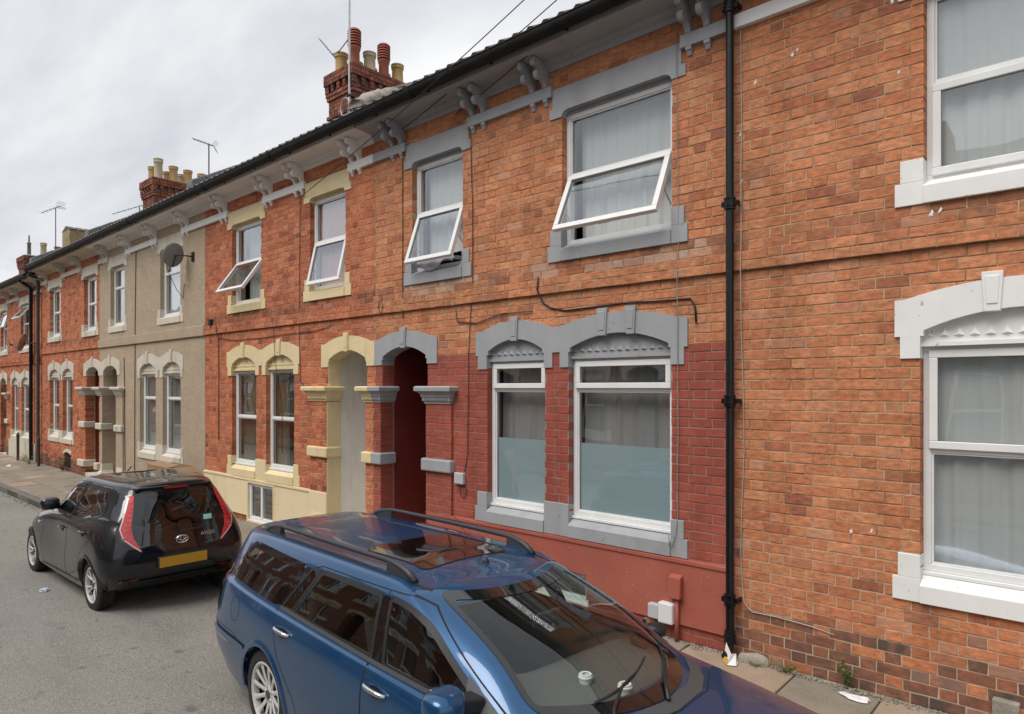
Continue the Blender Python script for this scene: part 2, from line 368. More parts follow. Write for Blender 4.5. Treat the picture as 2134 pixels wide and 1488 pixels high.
mat('sticker_green', (0.35, 0.62, 0.52), 0.5)
cloth_mat('net_pink', (0.72, 0.50, 0.49), 0.97)
cloth_mat('curtain_tan', (0.34, 0.26, 0.16), 0.95)
mat('cable_grey', (0.24, 0.24, 0.25), 0.6)
mat('dish_tan', (0.42, 0.36, 0.27), 0.6, col2=(0.33, 0.27, 0.2), vscale=6)
mat('pole_wood', (0.13, 0.09, 0.06), 0.9, col2=(0.08, 0.055, 0.04), vscale=6, bump=0.5)
mat('bag_plastic', (0.55, 0.6, 0.68), 0.25)
mat('rust', (0.06, 0.045, 0.04), 0.7)
mat('dust', (0.22, 0.2, 0.17), 0.95)
mat('amber', (0.7, 0.3, 0.05), 0.2, coat=1.0)

# ------------------------------------------------------------------ mesh helpers
OXD = {}
class MB:
    def __init__(s):
        s.v = []; s.f = []; s.m = []; s.a = []
    def add(s, vs, fs, mi=0, a=None):
        b = len(s.v); s.v += [tuple(p) for p in vs]
        for f in fs:
            s.f.append([b + i for i in f]); s.m.append(mi)
            if a is not None:
                s.a.append(a)
        return s
    def box(s, x0, x1, y0, y1, z0, z1, mi=0):
        if x0 > x1: x0, x1 = x1, x0
        if y0 > y1: y0, y1 = y1, y0
        if z0 > z1: z0, z1 = z1, z0
        return s.add([(x0, y0, z0), (x1, y0, z0), (x1, y1, z0), (x0, y1, z0), (x0, y0, z1), (x1, y0, z1), (x1, y1, z1), (x0, y1, z1)],
                     [(0, 3, 2, 1), (4, 5, 6, 7), (0, 1, 5, 4), (1, 2, 6, 5), (2, 3, 7, 6), (3, 0, 4, 7)], mi)
    def hexa(s, p, mi=0):          # 8 points ordered as in box
        return s.add(p, [(0, 3, 2, 1), (4, 5, 6, 7), (0, 1, 5, 4), (1, 2, 6, 5), (2, 3, 7, 6), (3, 0, 4, 7)], mi)
    def prism(s, poly, y0, y1, mi=0, axis='y'):
        """polygon in (x,z) extruded in y (or (y,z) extruded in x, or (x,y) in z)"""
        ar = sum(poly[i][0] * poly[(i + 1) % len(poly)][1] - poly[(i + 1) % len(poly)][0] * poly[i][1] for i in range(len(poly)))
        if (ar < 0) != (axis == 'q'):
            poly = poly[::-1]
        n = len(poly)
        if axis == 'y':
            V = [(a, y0, b) for a, b in poly] + [(a, y1, b) for a, b in poly]
            flip = False
        elif axis == 'x':
            V = [(y0, a, b) for a, b in poly] + [(y1, a, b) for a, b in poly]
            flip = True
        else:
            V = [(a, b, y0) for a, b in poly] + [(a, b, y1) for a, b in poly]
            flip = True
        F = [list(range(n)), list(range(2 * n - 1, n - 1, -1))]
        for i in range(n):
            j = (i + 1) % n
            F.append([j, i, n + i, n + j])
        if flip:
            F = [f[::-1] for f in F]
        return s.add(V, F, mi)
    def band(s, A, B, y0, y1, mi=0):
        """solid between two (x,z) polylines A (lower) and B (upper) of equal length"""
        n = len(A)
        V = [(a, y0, b) for a, b in A] + [(a, y0, b) for a, b in B] + [(a, y1, b) for a, b in A] + [(a, y1, b) for a, b in B]
        F = []
        for i in range(n - 1):
            F.append((i, i + 1, n + i + 1, n + i))
            F.append((2 * n + i + 1, 2 * n + i, 3 * n + i, 3 * n + i + 1))
            F.append((i + 1, i, 2 * n + i, 2 * n + i + 1))
            F.append((n + i, n + i + 1, 3 * n + i + 1, 3 * n + i))
        F.append((0, n, 3 * n, 2 * n)); F.append((2 * n - 1, n - 1, 3 * n - 1, 4 * n - 1))
        return s.add(V, F, mi)
    def tube(s, path, r, n=8, mi=0, caps=True, closed=False):
        P = [Vector(p) for p in path]; k = len(P)
        rs = r if isinstance(r, (list, tuple)) else [r] * k
        V = []; up0 = None
        for i in range(k):
            a = P[i - 1] if (i or closed) else P[i]; b = P[(i + 1) % k] if (i < k - 1 or closed) else P[i]
            d = (b - a).normalized()
            if up0 is None:
                up0 = Vector((0, 0, 1)) if abs(d.z) < 0.9 else Vector((1, 0, 0))
            x = d.cross(up0)
            if x.length < 1e-5: x = d.orthogonal()
            x.normalize(); y = x.cross(d).normalized(); up0 = y
            for j in range(n):
                t = 2 * math.pi * j / n
                V.append(P[i] + (x * math.cos(t) + y * math.sin(t)) * rs[i])
        F = []
        for i in range(k - (0 if closed else 1)):
            q = (i + 1) % k
            for j in range(n):
                l = (j + 1) % n
                F.append((i * n + j, i * n + l, q * n + l, q * n + j))
        if caps and not closed:
            F.append(list(range(n - 1, -1, -1))); F.append([(k - 1) * n + j for j in range(n)])
        return s.add(V, F, mi)
    def lathe(s, prof, c=(0, 0, 0), n=20, axis='z', mi=0, caps=True):
        """prof: (radius, height) list"""
        V = []
        for r, h in prof:
            for j in range(n):
                t = 2 * math.pi * j / n
                a, b = r * math.cos(t), r * math.sin(t)
                if axis == 'z': V.append((c[0] + a, c[1] + b, c[2] + h))
                elif axis == 'y': V.append((c[0] + b, c[1] + h, c[2] + a))
                else: V.append((c[0] + h, c[1] + a, c[2] + b))
        F = []
        for i in range(len(prof) - 1):
            for j in range(n):
                l = (j + 1) % n
                F.append((i * n + j, i * n + l, (i + 1) * n + l, (i + 1) * n + j))
        if caps:
            F.append(list(range(n - 1, -1, -1))); F.append([(len(prof) - 1) * n + j for j in range(n)])
        return s.add(V, F, mi)
    def xf(s, M, i0=0):
        for i in range(i0, len(s.v)):
            s.v[i] = tuple(M @ Vector(s.v[i]))
        return s
    def mesh(s, name, mats, smooth=False):
        me = bpy.data.meshes.new(name)
        me.from_pydata(s.v, [], s.f)
        for m in (mats if isinstance(mats, (list, tuple)) else [mats]):
            me.materials.append(MATS[m] if isinstance(m, str) else m)
        if any(s.m):
            me.polygons.foreach_set('material_index', s.m)
        if s.a:
            at = me.attributes.new('bc', 'FLOAT_VECTOR', 'FACE')
            at.data.foreach_set('vector', [c for a in s.a for c in a])
        if smooth:
            me.polygons.foreach_set('use_smooth', [True] * len(me.polygons))
        me.update()
        return me
    def build(s, name, mats, parent=None, smooth=False, bevel=0.0, color=None, angle=None):
        o = bpy.data.objects.new(name, s.mesh(name, mats, smooth))
        COL.objects.link(o)
        o.color = color or (0, 0, 0, 1)
        if parent is not None:
            o.parent = parent
            if parent.name in OXD:
                o.location = (-OXD[parent.name], 0, 0)
        if bevel:
            b = o.modifiers.new('edge', 'BEVEL'); b.width = bevel; b.segments = 2; b.limit_method = 'ANGLE'; b.angle_limit = R(40)
        if angle:
            smooth_by_angle(o.data, angle)
        return o

def smooth_by_angle(me, deg):
    me.polygons.foreach_set('use_smooth', [True] * len(me.polygons))
    bm = bmesh.new(); bm.from_mesh(me)
    for e in bm.edges:
        if len(e.link_faces) == 2 and e.calc_face_angle(0) > R(deg):
            e.smooth = False
    bm.to_mesh(me); bm.free()

def tag(o, label, cat, group=None):
    o['label'] = label; o['category'] = cat
    if group: o['group'] = group
    return o
def thing(name, label, cat, loc=(0, 0, 0), rz=0.0, group=None):
    o = bpy.data.objects.new(name, None); COL.objects.link(o)
    o.empty_display_size = 0.2
    o.location = loc; o.rotation_euler = (0, 0, rz)
    return tag(o, label, cat, group)
def struct(o):
    o['kind'] = 'structure'; return o
def stuff(o):
    o['kind'] = 'stuff'; return o
# ================================================================== ground
ROAD_Z, KERB_Y = -0.18, -1.80
def pav_z(y):
    return 0.0 + 0.028 * min(0, y)           # gentle fall to the kerb

def grid_sheet(x0, x1, y0, y1, nx, ny, zf):
    m = MB()
    V = [(x0 + (x1 - x0) * i / nx, y0 + (y1 - y0) * j / ny, zf(x0 + (x1 - x0) * i / nx, y0 + (y1 - y0) * j / ny)) for j in range(ny + 1) for i in range(nx + 1)]
    F = [(j * (nx + 1) + i, j * (nx + 1) + i + 1, (j + 1) * (nx + 1) + i + 1, (j + 1) * (nx + 1) + i) for j in range(ny) for i in range(nx)]
    return m.add(V, F)
struct(grid_sheet(-900, 900, -900, 900, 4, 4, lambda x, y: ROAD_Z - 0.25).build('ground', 'asphalt'))
def road_h(x, y):
    c = (y + 5.2) / 3.4
    return ROAD_Z + 0.055 * (1 - min(1, c * c)) + 0.006 * math.sin(x * 1.3 + y * 2.1) * math.sin(y * 0.9 - x * 0.4)
struct(grid_sheet(-90, 30, -8.6, KERB_Y, 240, 24, road_h).build('road', 'asphalt', smooth=True))
# pavement bed and slabs
pave = struct(MB().hexa([(-60, KERB_Y + 0.02, -0.3), (20, KERB_Y + 0.02, -0.3), (20, 0.3, -0.3), (-60, 0.3, -0.3),
                         (-60, KERB_Y + 0.02, pav_z(KERB_Y) - 0.012), (20, KERB_Y + 0.02, pav_z(KERB_Y) - 0.012), (20, 0.3, -0.012), (-60, 0.3, -0.012)]).build('pavement', 'paving_joint'))
SLAB = {}
def slab_mesh(l, d, mt, k):
    key = (round(l, 2), round(d, 2), mt, k)
    if key not in SLAB:
        rnd = random.Random(hash(key) % 999); m = MB(); e = 0.006
        j = lambda: rnd.uniform(-0.004, 0.004)
        b = [(-l / 2 + j(), -d / 2 + j()), (l / 2 + j(), -d / 2 + j()), (l / 2 + j(), d / 2 + j()), (-l / 2 + j(), d / 2 + j())]
        t = [(x - math.copysign(e, x), y - math.copysign(e, y)) for x, y in b]
        m.add([(x, y, -0.05) for x, y in b] + [(x, y, -e) for x, y in b] + [(x, y, 0) for x, y in t],
              [(0, 1, 5, 4), (1, 2, 6, 5), (2, 3, 7, 6), (3, 0, 4, 7), (4, 5, 9, 8), (5, 6, 10, 9), (6, 7, 11, 10), (7, 4, 8, 11), (8, 9, 10, 11)])
        SLAB[key] = m.mesh('paving_slab', mt)
    return SLAB[key]
rs = random.Random(11)
rows = [(-1.665, -1.13, 0.0), (-1.13, -0.56, 0.31), (-0.56, -0.03, 0.1)]
slope = math.atan(0.028)
for (ya, yb, off) in rows:
    x = 2.9 - off
    while x > -31:
        l = rs.choice([0.62, 0.92, 0.92, 0.78]) if x > -31 else 0.9
        mt = 'paving_pink' if rs.random() < 0.27 else 'paving'
        o = bpy.data.objects.new('paving_slab', slab_mesh(l - 0.014, yb - ya - 0.014, mt, rs.randrange(3)))
        yc = (ya + yb) / 2
        o.location = (x - l / 2, yc, pav_z(yc) + rs.uniform(-0.004, 0.003))
        o.rotation_euler = (slope + rs.uniform(-0.006, 0.006), rs.uniform(-0.005, 0.005), rs.uniform(-0.004, 0.004))
        COL.objects.link(o); o.parent = pave
        x -= l
# kerb
kerb = struct(MB().box(-60, 20, KERB_Y - 0.002, KERB_Y + 0.125, -0.35, pav_z(KERB_Y) - 0.02).build('kerb', 'paving_joint'))
km = MB().box(-0.452, 0.452, -0.066, 0.066, -0.14, 0.0).mesh('kerb_stone', 'kerb_stone')
for i in range(38):
    o = bpy.data.objects.new('kerb_stone', km)
    o.location = (2.4 - i * 0.914, KERB_Y + 0.062 + rs.uniform(-0.004, 0.004), pav_z(KERB_Y) + rs.uniform(-0.006, 0.004) + 0.004)
    o.rotation_euler = (rs.uniform(-0.01, 0.01), rs.uniform(-0.004, 0.004), 0)
    COL.objects.link(o); o.parent = kerb
    bv = o.modifiers.new('edge', 'BEVEL'); bv.width = 0.015; bv.segments = 3
# far side of the street (behind the viewpoint; the cars and windows mirror it)
struct(MB().box(-60, 20, -10.6, -8.6, -0.4, -0.07).build('far_pavement', 'paving'))

# ================================================================== terrace houses
CH = 0.0832                       # brick course
SL, HL, JT = 0.2140, 0.1080, 0.0085
Z = dict(string=3.225, sill_b=3.568, sill_t=3.893, ear=5.055, soff=5.118, lint=5.355, rail_b=5.285, rail_t=5.40, wall=5.70,
         gs_b=0.74, gs_t=1.075, foot=2.475, ear_b=2.632, ear_t=2.895, crown=3.0, key=3.042, keyb=2.775, cap_b=2.07, cap_t=2.285, band_b=1.245, band_t=1.398)
BRICKS = {}
def brick_mesh(mt, kind, k):
    key = (mt, kind, k)
    if key not in BRICKS:
        rnd = random.Random(kind * 31 + k * 7 + len(mt)); L, h, e = (SL if kind else HL), CH - JT, 0.0035
        m = MB(); m.v, m.f, m.m = brick_geo(L, h, rnd); m.m = [0] * len(m.f)
        BRICKS[key] = m.mesh('brick', mt)
    return BRICKS[key]
def brick_geo(L, h, rnd, d=0.10, e=0.0028):
    j = lambda s: rnd.uniform(-s, s)
    b = [(-L / 2 + j(.0025), -h / 2 + j(.002)), (L / 2 + j(.0025), -h / 2 + j(.002)), (L / 2 + j(.0025), h / 2 + j(.002)), (-L / 2 + j(.0025), h / 2 + j(.002))]
    ee = [e * rnd.uniform(0.6, 1.9) for _ in range(4)]
    t = [(x - math.copysign(q, x), z - math.copysign(q, z)) for (x, z), q in zip(b, ee)]
    yf = [j(.0018) for _ in range(4)]
    V = [(x, d, z) for x, z in b] + [(x, 0.0028, z) for x, z in b] + [(x, y, z) for (x, z), y in zip(t, yf)]
    F = [(0, 1, 5, 4), (1, 2, 6, 5), (2, 3, 7, 6), (3, 0, 4, 7), (4, 5, 9, 8), (5, 6, 10, 9), (6, 7, 11, 10), (7, 4, 8, 11), (8, 9, 10, 11)]
    return V, F, None

def lay_bricks(h, wall, x0, x1, z0, z1, holes, covers, mt, tone, nsingle=300, yoff=None, seed=1, phase=0.0, deep=(), cuts=()):
    """Flemish bond over a rectangle; holes and covers are (x0,x1,z0,z1)"""
    rnd = random.Random(seed); L = []
    n0, n1 = round(z0 / CH), round(z1 / CH)
    for c in range(n0, n1):
        za = c * CH + JT / 2; zb = za + CH - JT; zc = (za + zb) / 2
        off = phase + ((SL + HL) / 2 + JT if c % 2 else 0) + rnd.uniform(-0.006, 0.006)
        p = SL + HL + 2 * JT
        x = x0 - p + (off % p) - 0.001; st = True
        hs = [q for q in holes if q[2] < zc < q[3]]
        while x < x1:
            l = SL if st else HL
            a, b = x, x + l
            x = b + JT; k = st; st = not st
            segs = [(max(a, x0 + 0.003), min(b, x1 - 0.003))]
            for q in hs:
                ns = []
                for (u, v) in segs:
                    if v <= q[0] or u >= q[1]: ns.append((u, v)); continue
                    if u < q[0]: ns.append((u, q[0] - .0015))
                    if v > q[1]: ns.append((q[1] + .0015, v))
                segs = ns
            if zc < 2.1:
                for e in cuts:
                    segs = [w_ for (u, v) in segs for w_ in (((u, e - .001), (e + .001, v)) if u + .012 < e < v - .012 else ((u, v),))]
            for (u, v) in segs:
                if v - u < 0.018: continue
                xc = (u + v) / 2
                if any(q[0] + .02 < u and v < q[1] - .02 and q[2] + .02 < za and zb < q[3] - .02 for q in covers): continue
                y = (yoff(xc, zc) if yoff else 0) + rnd.uniform(-0.002, 0.002)
                t = tone(xc, zc, rnd)
                # size in the picture
                pr = project(xc, y, zc); w = 0
                if pr and 0 < pr[0] < 2134 and 0 < pr[1] < 1488:
                    vis = not any(q[0] < xc < q[1] and q[2] < zc < q[3] for q in covers)
                    w = (v - u) / pr[2] ** 2 if vis else 0
                dp = 2.0 if any(abs(u - e) < .004 or abs(v - e) < .004 for e in deep) and zc < 2.7 else 1.0
                L.append((w, xc, y, zc, v - u, dp, t))
    L.sort(key=lambda q: -q[0])
    ns = min(nsingle, len([q for q in L if q[0] > 0]))
    for (w, xc, y, zc, l, k, t) in L[:ns]:
        kind = 1 if l > 0.15 else 0
        o = bpy.data.objects.new('brick', brick_mesh(mt, kind, rnd.randrange(5)))
        o.location = (xc, y, zc); o.scale = (l / (SL if kind else HL), k, 1)
        o.rotation_euler = (0, rnd.uniform(-.006, .006), 0)
        o.color = (*t, 1)
        COL.objects.link(o); o.parent = wall
    m = MB()
    for (w, xc, y, zc, l, k, t) in L[ns:]:
        V, F, _ = brick_geo(l, CH - JT, rnd, d=0.1 * k)
        m.add([(a + xc, b + y, c + zc) for a, b, c in V], F, 0, t)
    if m.f:
        o = m.build('bricks', mt, wall); stuff(o)

def mortar(h, x0, x1, z0, z1, holes, mt, name='wall', y0=0.0045, y1=0.25, grow=0.006):
    xs = sorted({x0, x1} | {c for q in holes for c in (q[0] - grow, q[1] + grow) if x0 < c < x1})
    zs = sorted({z0, z1} | {c for q in holes for c in (q[2] - grow, q[3] + grow) if z0 < c < z1})
    m = MB()
    for i in range(len(xs) - 1):
        run = None
        for j in range(len(zs) - 1):
            xc, zc = (xs[i] + xs[i + 1]) / 2, (zs[j] + zs[j + 1]) / 2
            solid = not any(q[0] - grow < xc < q[1] + grow and q[2] - grow < zc < q[3] + grow for q in holes)
            if solid:
                run = (run[0] if run else zs[j], zs[j + 1])
            if (not solid or j == len(zs) - 2) and run:
                m.box(xs[i], xs[i + 1], y0, y1, run[0], run[1]); run = None
    return m.build(name, mt, h)

def ring(m, x0, x1, z0, z1, w, y0, y1, mi=0):
    m.box(x0, x1, y0, y1, z0, z0 + w, mi); m.box(x0, x1, y0, y1, z1 - w, z1, mi)
    m.box(x0, x0 + w, y0, y1, z0 + w, z1 - w, mi); m.box(x1 - w, x1, y0, y1, z0 + w, z1 - w, mi)
    return m

def window(h, x0, x1, z0, z1, lights, y=0.075, fw=0.05, glass='window_glass', mt='upvc', sash_mt='upvc', vent=True):
    """uPVC window; lights from top: (share of height, kind, angle in degrees)"""
    m = ring(MB(), x0, x1, z0, z1, fw, y, y + 0.07)
    H = z1 - z0 - 2 * fw; zt = z1 - fw; cells = []
    tot = sum(l[0] for l in lights)
    for i, (s, kind, ang) in enumerate(lights):
        zb = zt - H * s / tot
        if i < len(lights) - 1:
            m.box(x0 + fw, x1 - fw, y + .003, y + 0.067, zb - 0.02, zb + 0.02)
        cells.append((zb + (0.02 if i < len(lights) - 1 else 0), zt - (0.02 if i else 0), kind, ang)); zt = zb
    m.box(x0 - 0.0, x1 + 0.0, y - 0.03, y + 0.02, z0 - 0.028, z0 - 0.001)      # stub cill
    wn = m.build('window', mt, h, bevel=0.004)
    for za, zb, kind, ang in cells:
        a, b = x0 + fw, x1 - fw
        if kind == 'fix':
            g = ring(MB(), a, b, za, zb, 0.014, y + 0.012, y + 0.03)
            g.build('bead', mt, wn, bevel=0.003)
            MB().box(a + .004, b - .004, y + 0.033, y + 0.037, za + .004, zb - .004).build('pane', glass, wn)
        else:
            a -= .012; b += .012; za -= .012; zb += .012
            sm = ring(MB(), a, b, za, zb, 0.055, y - 0.022, y + 0.028)
            gm = MB().box(a + .05, b - .05, y + 0.0, y + 0.004, za + .05, zb - .05)
            hm = MB().box((a + b) / 2 - .06, (a + b) / 2 + .06, y + .03, y + .045, za + .012, za + .03)
            km = ring(MB(), a + .05, b - .05, za + .05, zb - .05, 0.007, y - 0.004, y - .0005)
            piv = Vector((0, y + .01, zb))
            M = Matrix.Translation(piv) @ Matrix.Rotation(R(-ang), 4, 'X') @ Matrix.Translation(-piv)
            for q in (sm, gm, km, hm): q.xf(M)
            sm.build('sash', sash_mt, wn, bevel=0.005); gm.build('pane', glass, wn); km.build('gasket', 'window_gasket', wn)
            hm.build('handle', mt, wn)
            if ang > 3:
                for xx in (a + .02, b - .02):      # stays
                    p1 = M @ Vector((xx, y + .02, (za * .55 + zb * .45)))
                    MB().tube([p1, (xx, y + .03, (za * .75 + zb * .25))], .006, 5).build('stay', 'galvanised', wn)
    return wn

def lintel(h, xo0, xo1, l, r, mt, dz=0, ear=0.042):
    m = MB(); e = Z['ear'] + dz; s = Z['soff'] + dz; t = Z['lint'] + dz; em = e + 0.105
    pl = [(l - ear, e), (xo0, e)]
    for i in range(1, 6):
        a = i / 5 * math.pi / 2
        pl.append((xo0 + 0.085 * (1 - math.cos(a)), e + (s - e) * math.sin(a)))
    pr = [(xo0 + xo1 - x, z) for x, z in pl[1:]][::-1]
    poly = pl + pr + [(r + ear, e), (r + ear, em), (r, em), (r, t), (l, t), (l, em), (l - ear, em)]
    # split in boxes for robust caps
    A = [p for p in pl[1:]] + pr
    B = [(x, em) for x, z in A]
    m.band(A, B, -0.014, 0.12)
    m.box(l - ear, xo0, -0.014, 0.09, e, em); m.box(xo1, r + ear, -0.014, 0.09, e, em)
    m.box(l, r, -0.0141, 0.0899, em, t)
    m.box(xo0, xo1, 0.06, 0.16, s - 0.035, s + 0.02)
    return m.build('lintel', mt, h)

def sill(h, openings, l, r, mt, zb, zt, dz=0, step=0.035, slope=0.07):
    """stepped sill block with upstand blocks beside each opening"""
    m = MB(); zb += dz; zt += dz; zm = (zb + zt) / 2
    m.box(l, openings[0][0], -0.016, 0.10, zb, zm); m.box(l + step, openings[0][0], -0.0155, 0.10, zm, zt)
    m.box(openings[-1][1], r, -0.016, 0.10, zb, zm); m.box(openings[-1][1], r - step, -0.0155, 0.10, zm, zt)
    for (a, b), (c, d) in zip(openings, openings[1:]):
        m.box(b, c, -0.0157, 0.10, zb, zt)
    for a, b in openings:
        m.hexa([(a, -0.03, zb), (b, -0.03, zb), (b, 0.15, zb), (a, 0.15, zb), (a, -0.03, zb + 0.125), (b, -0.03, zb + 0.125), (b, 0.15, zb + 0.125 + slope * 1.3), (a, 0.15, zb + 0.125 + slope * 1.3)])
    return m.build('sill', mt, h, bevel=0.004)

def arch_head(h, openings, l, r, mt, keys, dz=0, ear_in=0.035, tymp=True, foot=None, gapleg=0.10, jamb_d=0.10, crown_k=1.0):
    """segmental arch heads over one or more openings, with ears, legs and keystones"""
    m = MB(); foot = (Z['foot'] if foot is None else foot) + dz
    eb, et, cr = Z['ear_b'] + dz, Z['ear_t'] + dz, Z['crown'] + dz
    spring = eb + 0.03; icr = Z['keyb'] + 0.022 + dz
    mids = [l] + [(a[1] + b[0]) / 2 for a, b in zip(openings, openings[1:])] + [r]
    def ext(x, i):
        a, b = openings[i]; c = (a + b) / 2; hw = (b - a) / 2 + 0.10
        t = (x - c) / hw
        return et + (cr - et) * (1 - t * t) if abs(t) < 1 else et
    for i, (a, b) in enumerate(openings):
        n = 18; A = []; B = []
        for k in range(n + 1):
            t = k / n; x = a + (b - a) * t; s = 2 * t - 1
            A.append((x, spring + (icr - spring) * (1 - s * s))); B.append((x, ext(x, i)))
        m.band(A, B, -0.015, jamb_d)
        # spandrels out to the ears
        for (p, q) in ((mids[i], a), (b, mids[i + 1])):
            n = 6; xs = [p + (q - p) * k / n for k in range(n + 1)]
            m.band([(x, eb) for x in xs], [(x, ext(x, i)) for x in xs], -0.015, jamb_d - 0.002)
        # legs
        w1 = (a - mids[i]) - (ear_in if i == 0 else gapleg / 2)
        w2 = (mids[i + 1] - b) - (ear_in if i == len(openings) - 1 else gapleg / 2)
        m.box(a - w1, a, -0.0147, jamb_d - .002, foot, eb); m.box(b, b + w2, -0.0147, jamb_d - .002, foot, eb)
        m.box(a - 0.001, a + 0.022, -0.0152, jamb_d - .004, spring - .03, spring + 0.012); m.box(b - 0.022, b + 0.001, -0.0152, jamb_d - .004, spring - .03, spring + 0.012)
    hd = m.build('arch_head', mt, h)
    for x in keys:
        k = MB(); w = 0.062
        k.hexa([(x - w * .72, -0.034, Z['keyb'] + dz), (x + w * .72, -0.034, Z['keyb'] + dz), (x + w * .72, 0.05, Z['keyb'] + dz), (x - w * .72, 0.05, Z['keyb'] + dz),
                (x - w, -0.034, Z['key'] + dz), (x + w, -0.034, Z['key'] + dz), (x + w, 0.05, Z['key'] + dz), (x - w, 0.05, Z['key'] + dz)])
        k.hexa([(x - w * .5, -0.040, Z['keyb'] + .05 + dz), (x + w * .5, -0.040, Z['keyb'] + .05 + dz), (x + w * .5, 0.0, Z['keyb'] + .05 + dz), (x - w * .5, 0.0, Z['keyb'] + .05 + dz),
                (x - w * .7, -0.040, Z['key'] - .03 + dz), (x + w * .7, -0.040, Z['key'] - .03 + dz), (x + w * .7, 0.0, Z['key'] - .03 + dz), (x - w * .7, 0.0, Z['key'] - .03 + dz)])
        k.build('keystone', mt, hd, bevel=0.004)
    if tymp:
        for i, (a, b) in enumerate(openings):
            t = MB(); y = 0.05; zb = spring - 0.085
            n = 14; A = []; B = []
            for k in range(n + 1):
                u = k / n; x = a + (b - a) * u; s = 2 * u - 1
                A.append((x, zb)); B.append((x, spring + (icr - spring) * (1 - s * s) + 0.01))
            t.band(A, B, y, y + 0.06)
            t.box(a, b, y - 0.02, y + 0.07, zb - 0.018, zb + .012)
            nd = max(5, int((b - a) / 0.085))
            for k in range(nd):                                          # row of dog-tooth points
                xc = a + (b - a) * (k + .5) / nd; hw = (b - a) / nd * .40; zz = zb + 0.05; top = min(.062, spring + (icr - spring) * (1 - (2 * (k + .5) / nd - 1) ** 2) - zz - .015)
                t.add([(xc - hw, y, zz), (xc + hw, y, zz), (xc, y, zz + top), (xc, y - 0.022, zz + .012)], [(0, 1, 3), (1, 2, 3), (2, 0, 3)])
            t.build('tympanum', mt, hd)
    return hd

def capital(h, x0, x1, mt, dz=0, y1=0.2, fl=1, fr=1, name='capital', d=0.0):
    """moulded block: x0..x1 is the pier face, it flares out on the street side and both returns"""
    m = MB(); zb, zt = Z['cap_b'] + dz, Z['cap_t'] + dz
    prof = [(0.0, 0.012), (0.03, 0.014), (0.032, 0.03), (0.075, 0.032), (0.08, 0.042), (0.125, 0.055), (0.15, 0.085), (0.155, 0.105), (0.198, 0.108), (0.215, 0.09)]
    V = []; F = []
    for z, o in prof:
        V += [(x0 - o * fl, y1, zb + z), (x0 - o * fl, -d - o, zb + z), (x1 + o * fr, -d - o, zb + z), (x1 + o * fr, y1, zb + z)]
    for i in range(len(prof) - 1):
        for j in range(3):
            a = i * 4 + j
            F.append((a, a + 1, a + 5, a + 4))
    F.append((3, 2, 1, 0)); n = (len(prof) - 1) * 4; F.append((n, n + 1, n + 2, n + 3))
    m.add(V, F)
    n = int((x1 - x0) / 0.033)
    for k in range(n):
        xx = x0 + (x1 - x0) * (k + .5) / n
        m.box(xx - .009, xx + .009, -d - 0.043, -d - 0.02, zb + .045, zb + .072)
    return m.build(name, mt, h)

def belt_block(h, x0, x1, mt, zb, zt, y1=0.2, o=0.045, d=0.0, fl=1, fr=1, name='band_block'):
    return MB().box(x0 - o * fl, x1 + o * fr, -d - o, y1, zb, zt).build(name, mt, h, bevel=0.018)

def bracket_pair(h, x, mt, dz=0, w=0.056, side=1):
    """two scrolled eaves brackets with drops below the rail"""
    zt, zb = 5.655 + dz, Z['rail_t'] + dz
    for xx in (x - 0.088, x + 0.088):
        prof = [(0.0, zb), (-0.05, zb), (-0.056, zb + .02)]
        for k in range(6):                                   # concave sweep
            t = k / 5; prof.append((-0.056 - 0.05 * t ** 1.8, zb + .02 + .05 * t))
        for k in range(10):                                  # lower roll
            a = R(-115 + 215 * k / 9); prof.append((-0.155 - .05 * math.cos(a), zb + .105 + .05 * math.sin(a)))
        prof += [(-0.172, zb + .162), (-0.185, zb + .18), (-.222, zb + .178), (-.245, zb + .186), (-.252, zb + .2), (-.252, zt), (0.0, zt)]
        m = MB().prism(prof, xx - w / 2, xx + w / 2, axis='x')
        b = m.build('eaves_bracket', mt, h, bevel=0.004)
        d = MB()
        d.box(xx - .028, xx + .028, -0.042, 0.0, Z['rail_b'] - .03 + dz, Z['rail_b'] - .0005 + dz)
        d.hexa([(xx - .02, -.014, Z['rail_b'] - .075 + dz), (xx + .02, -.014, Z['rail_b'] - .075 + dz), (xx + .02, 0, Z['rail_b'] - .075 + dz), (xx - .02, 0, Z['rail_b'] - .075 + dz),
                (xx - .026, -.034, Z['rail_b'] - .03 + dz), (xx + .026, -.034, Z['rail_b'] - .03 + dz), (xx + .026, 0, Z['rail_b'] - .03 + dz), (xx - .026, 0, Z['rail_b'] - .03 + dz)])
        d.build('drop', mt, b)

def rail(h, x0, x1, mt, dz=0):
    return MB().box(x0, x1, -0.046, 0.04, Z['rail_b'] + dz, Z['rail_t'] + dz).build('eaves_rail', mt, h, bevel=0.005)

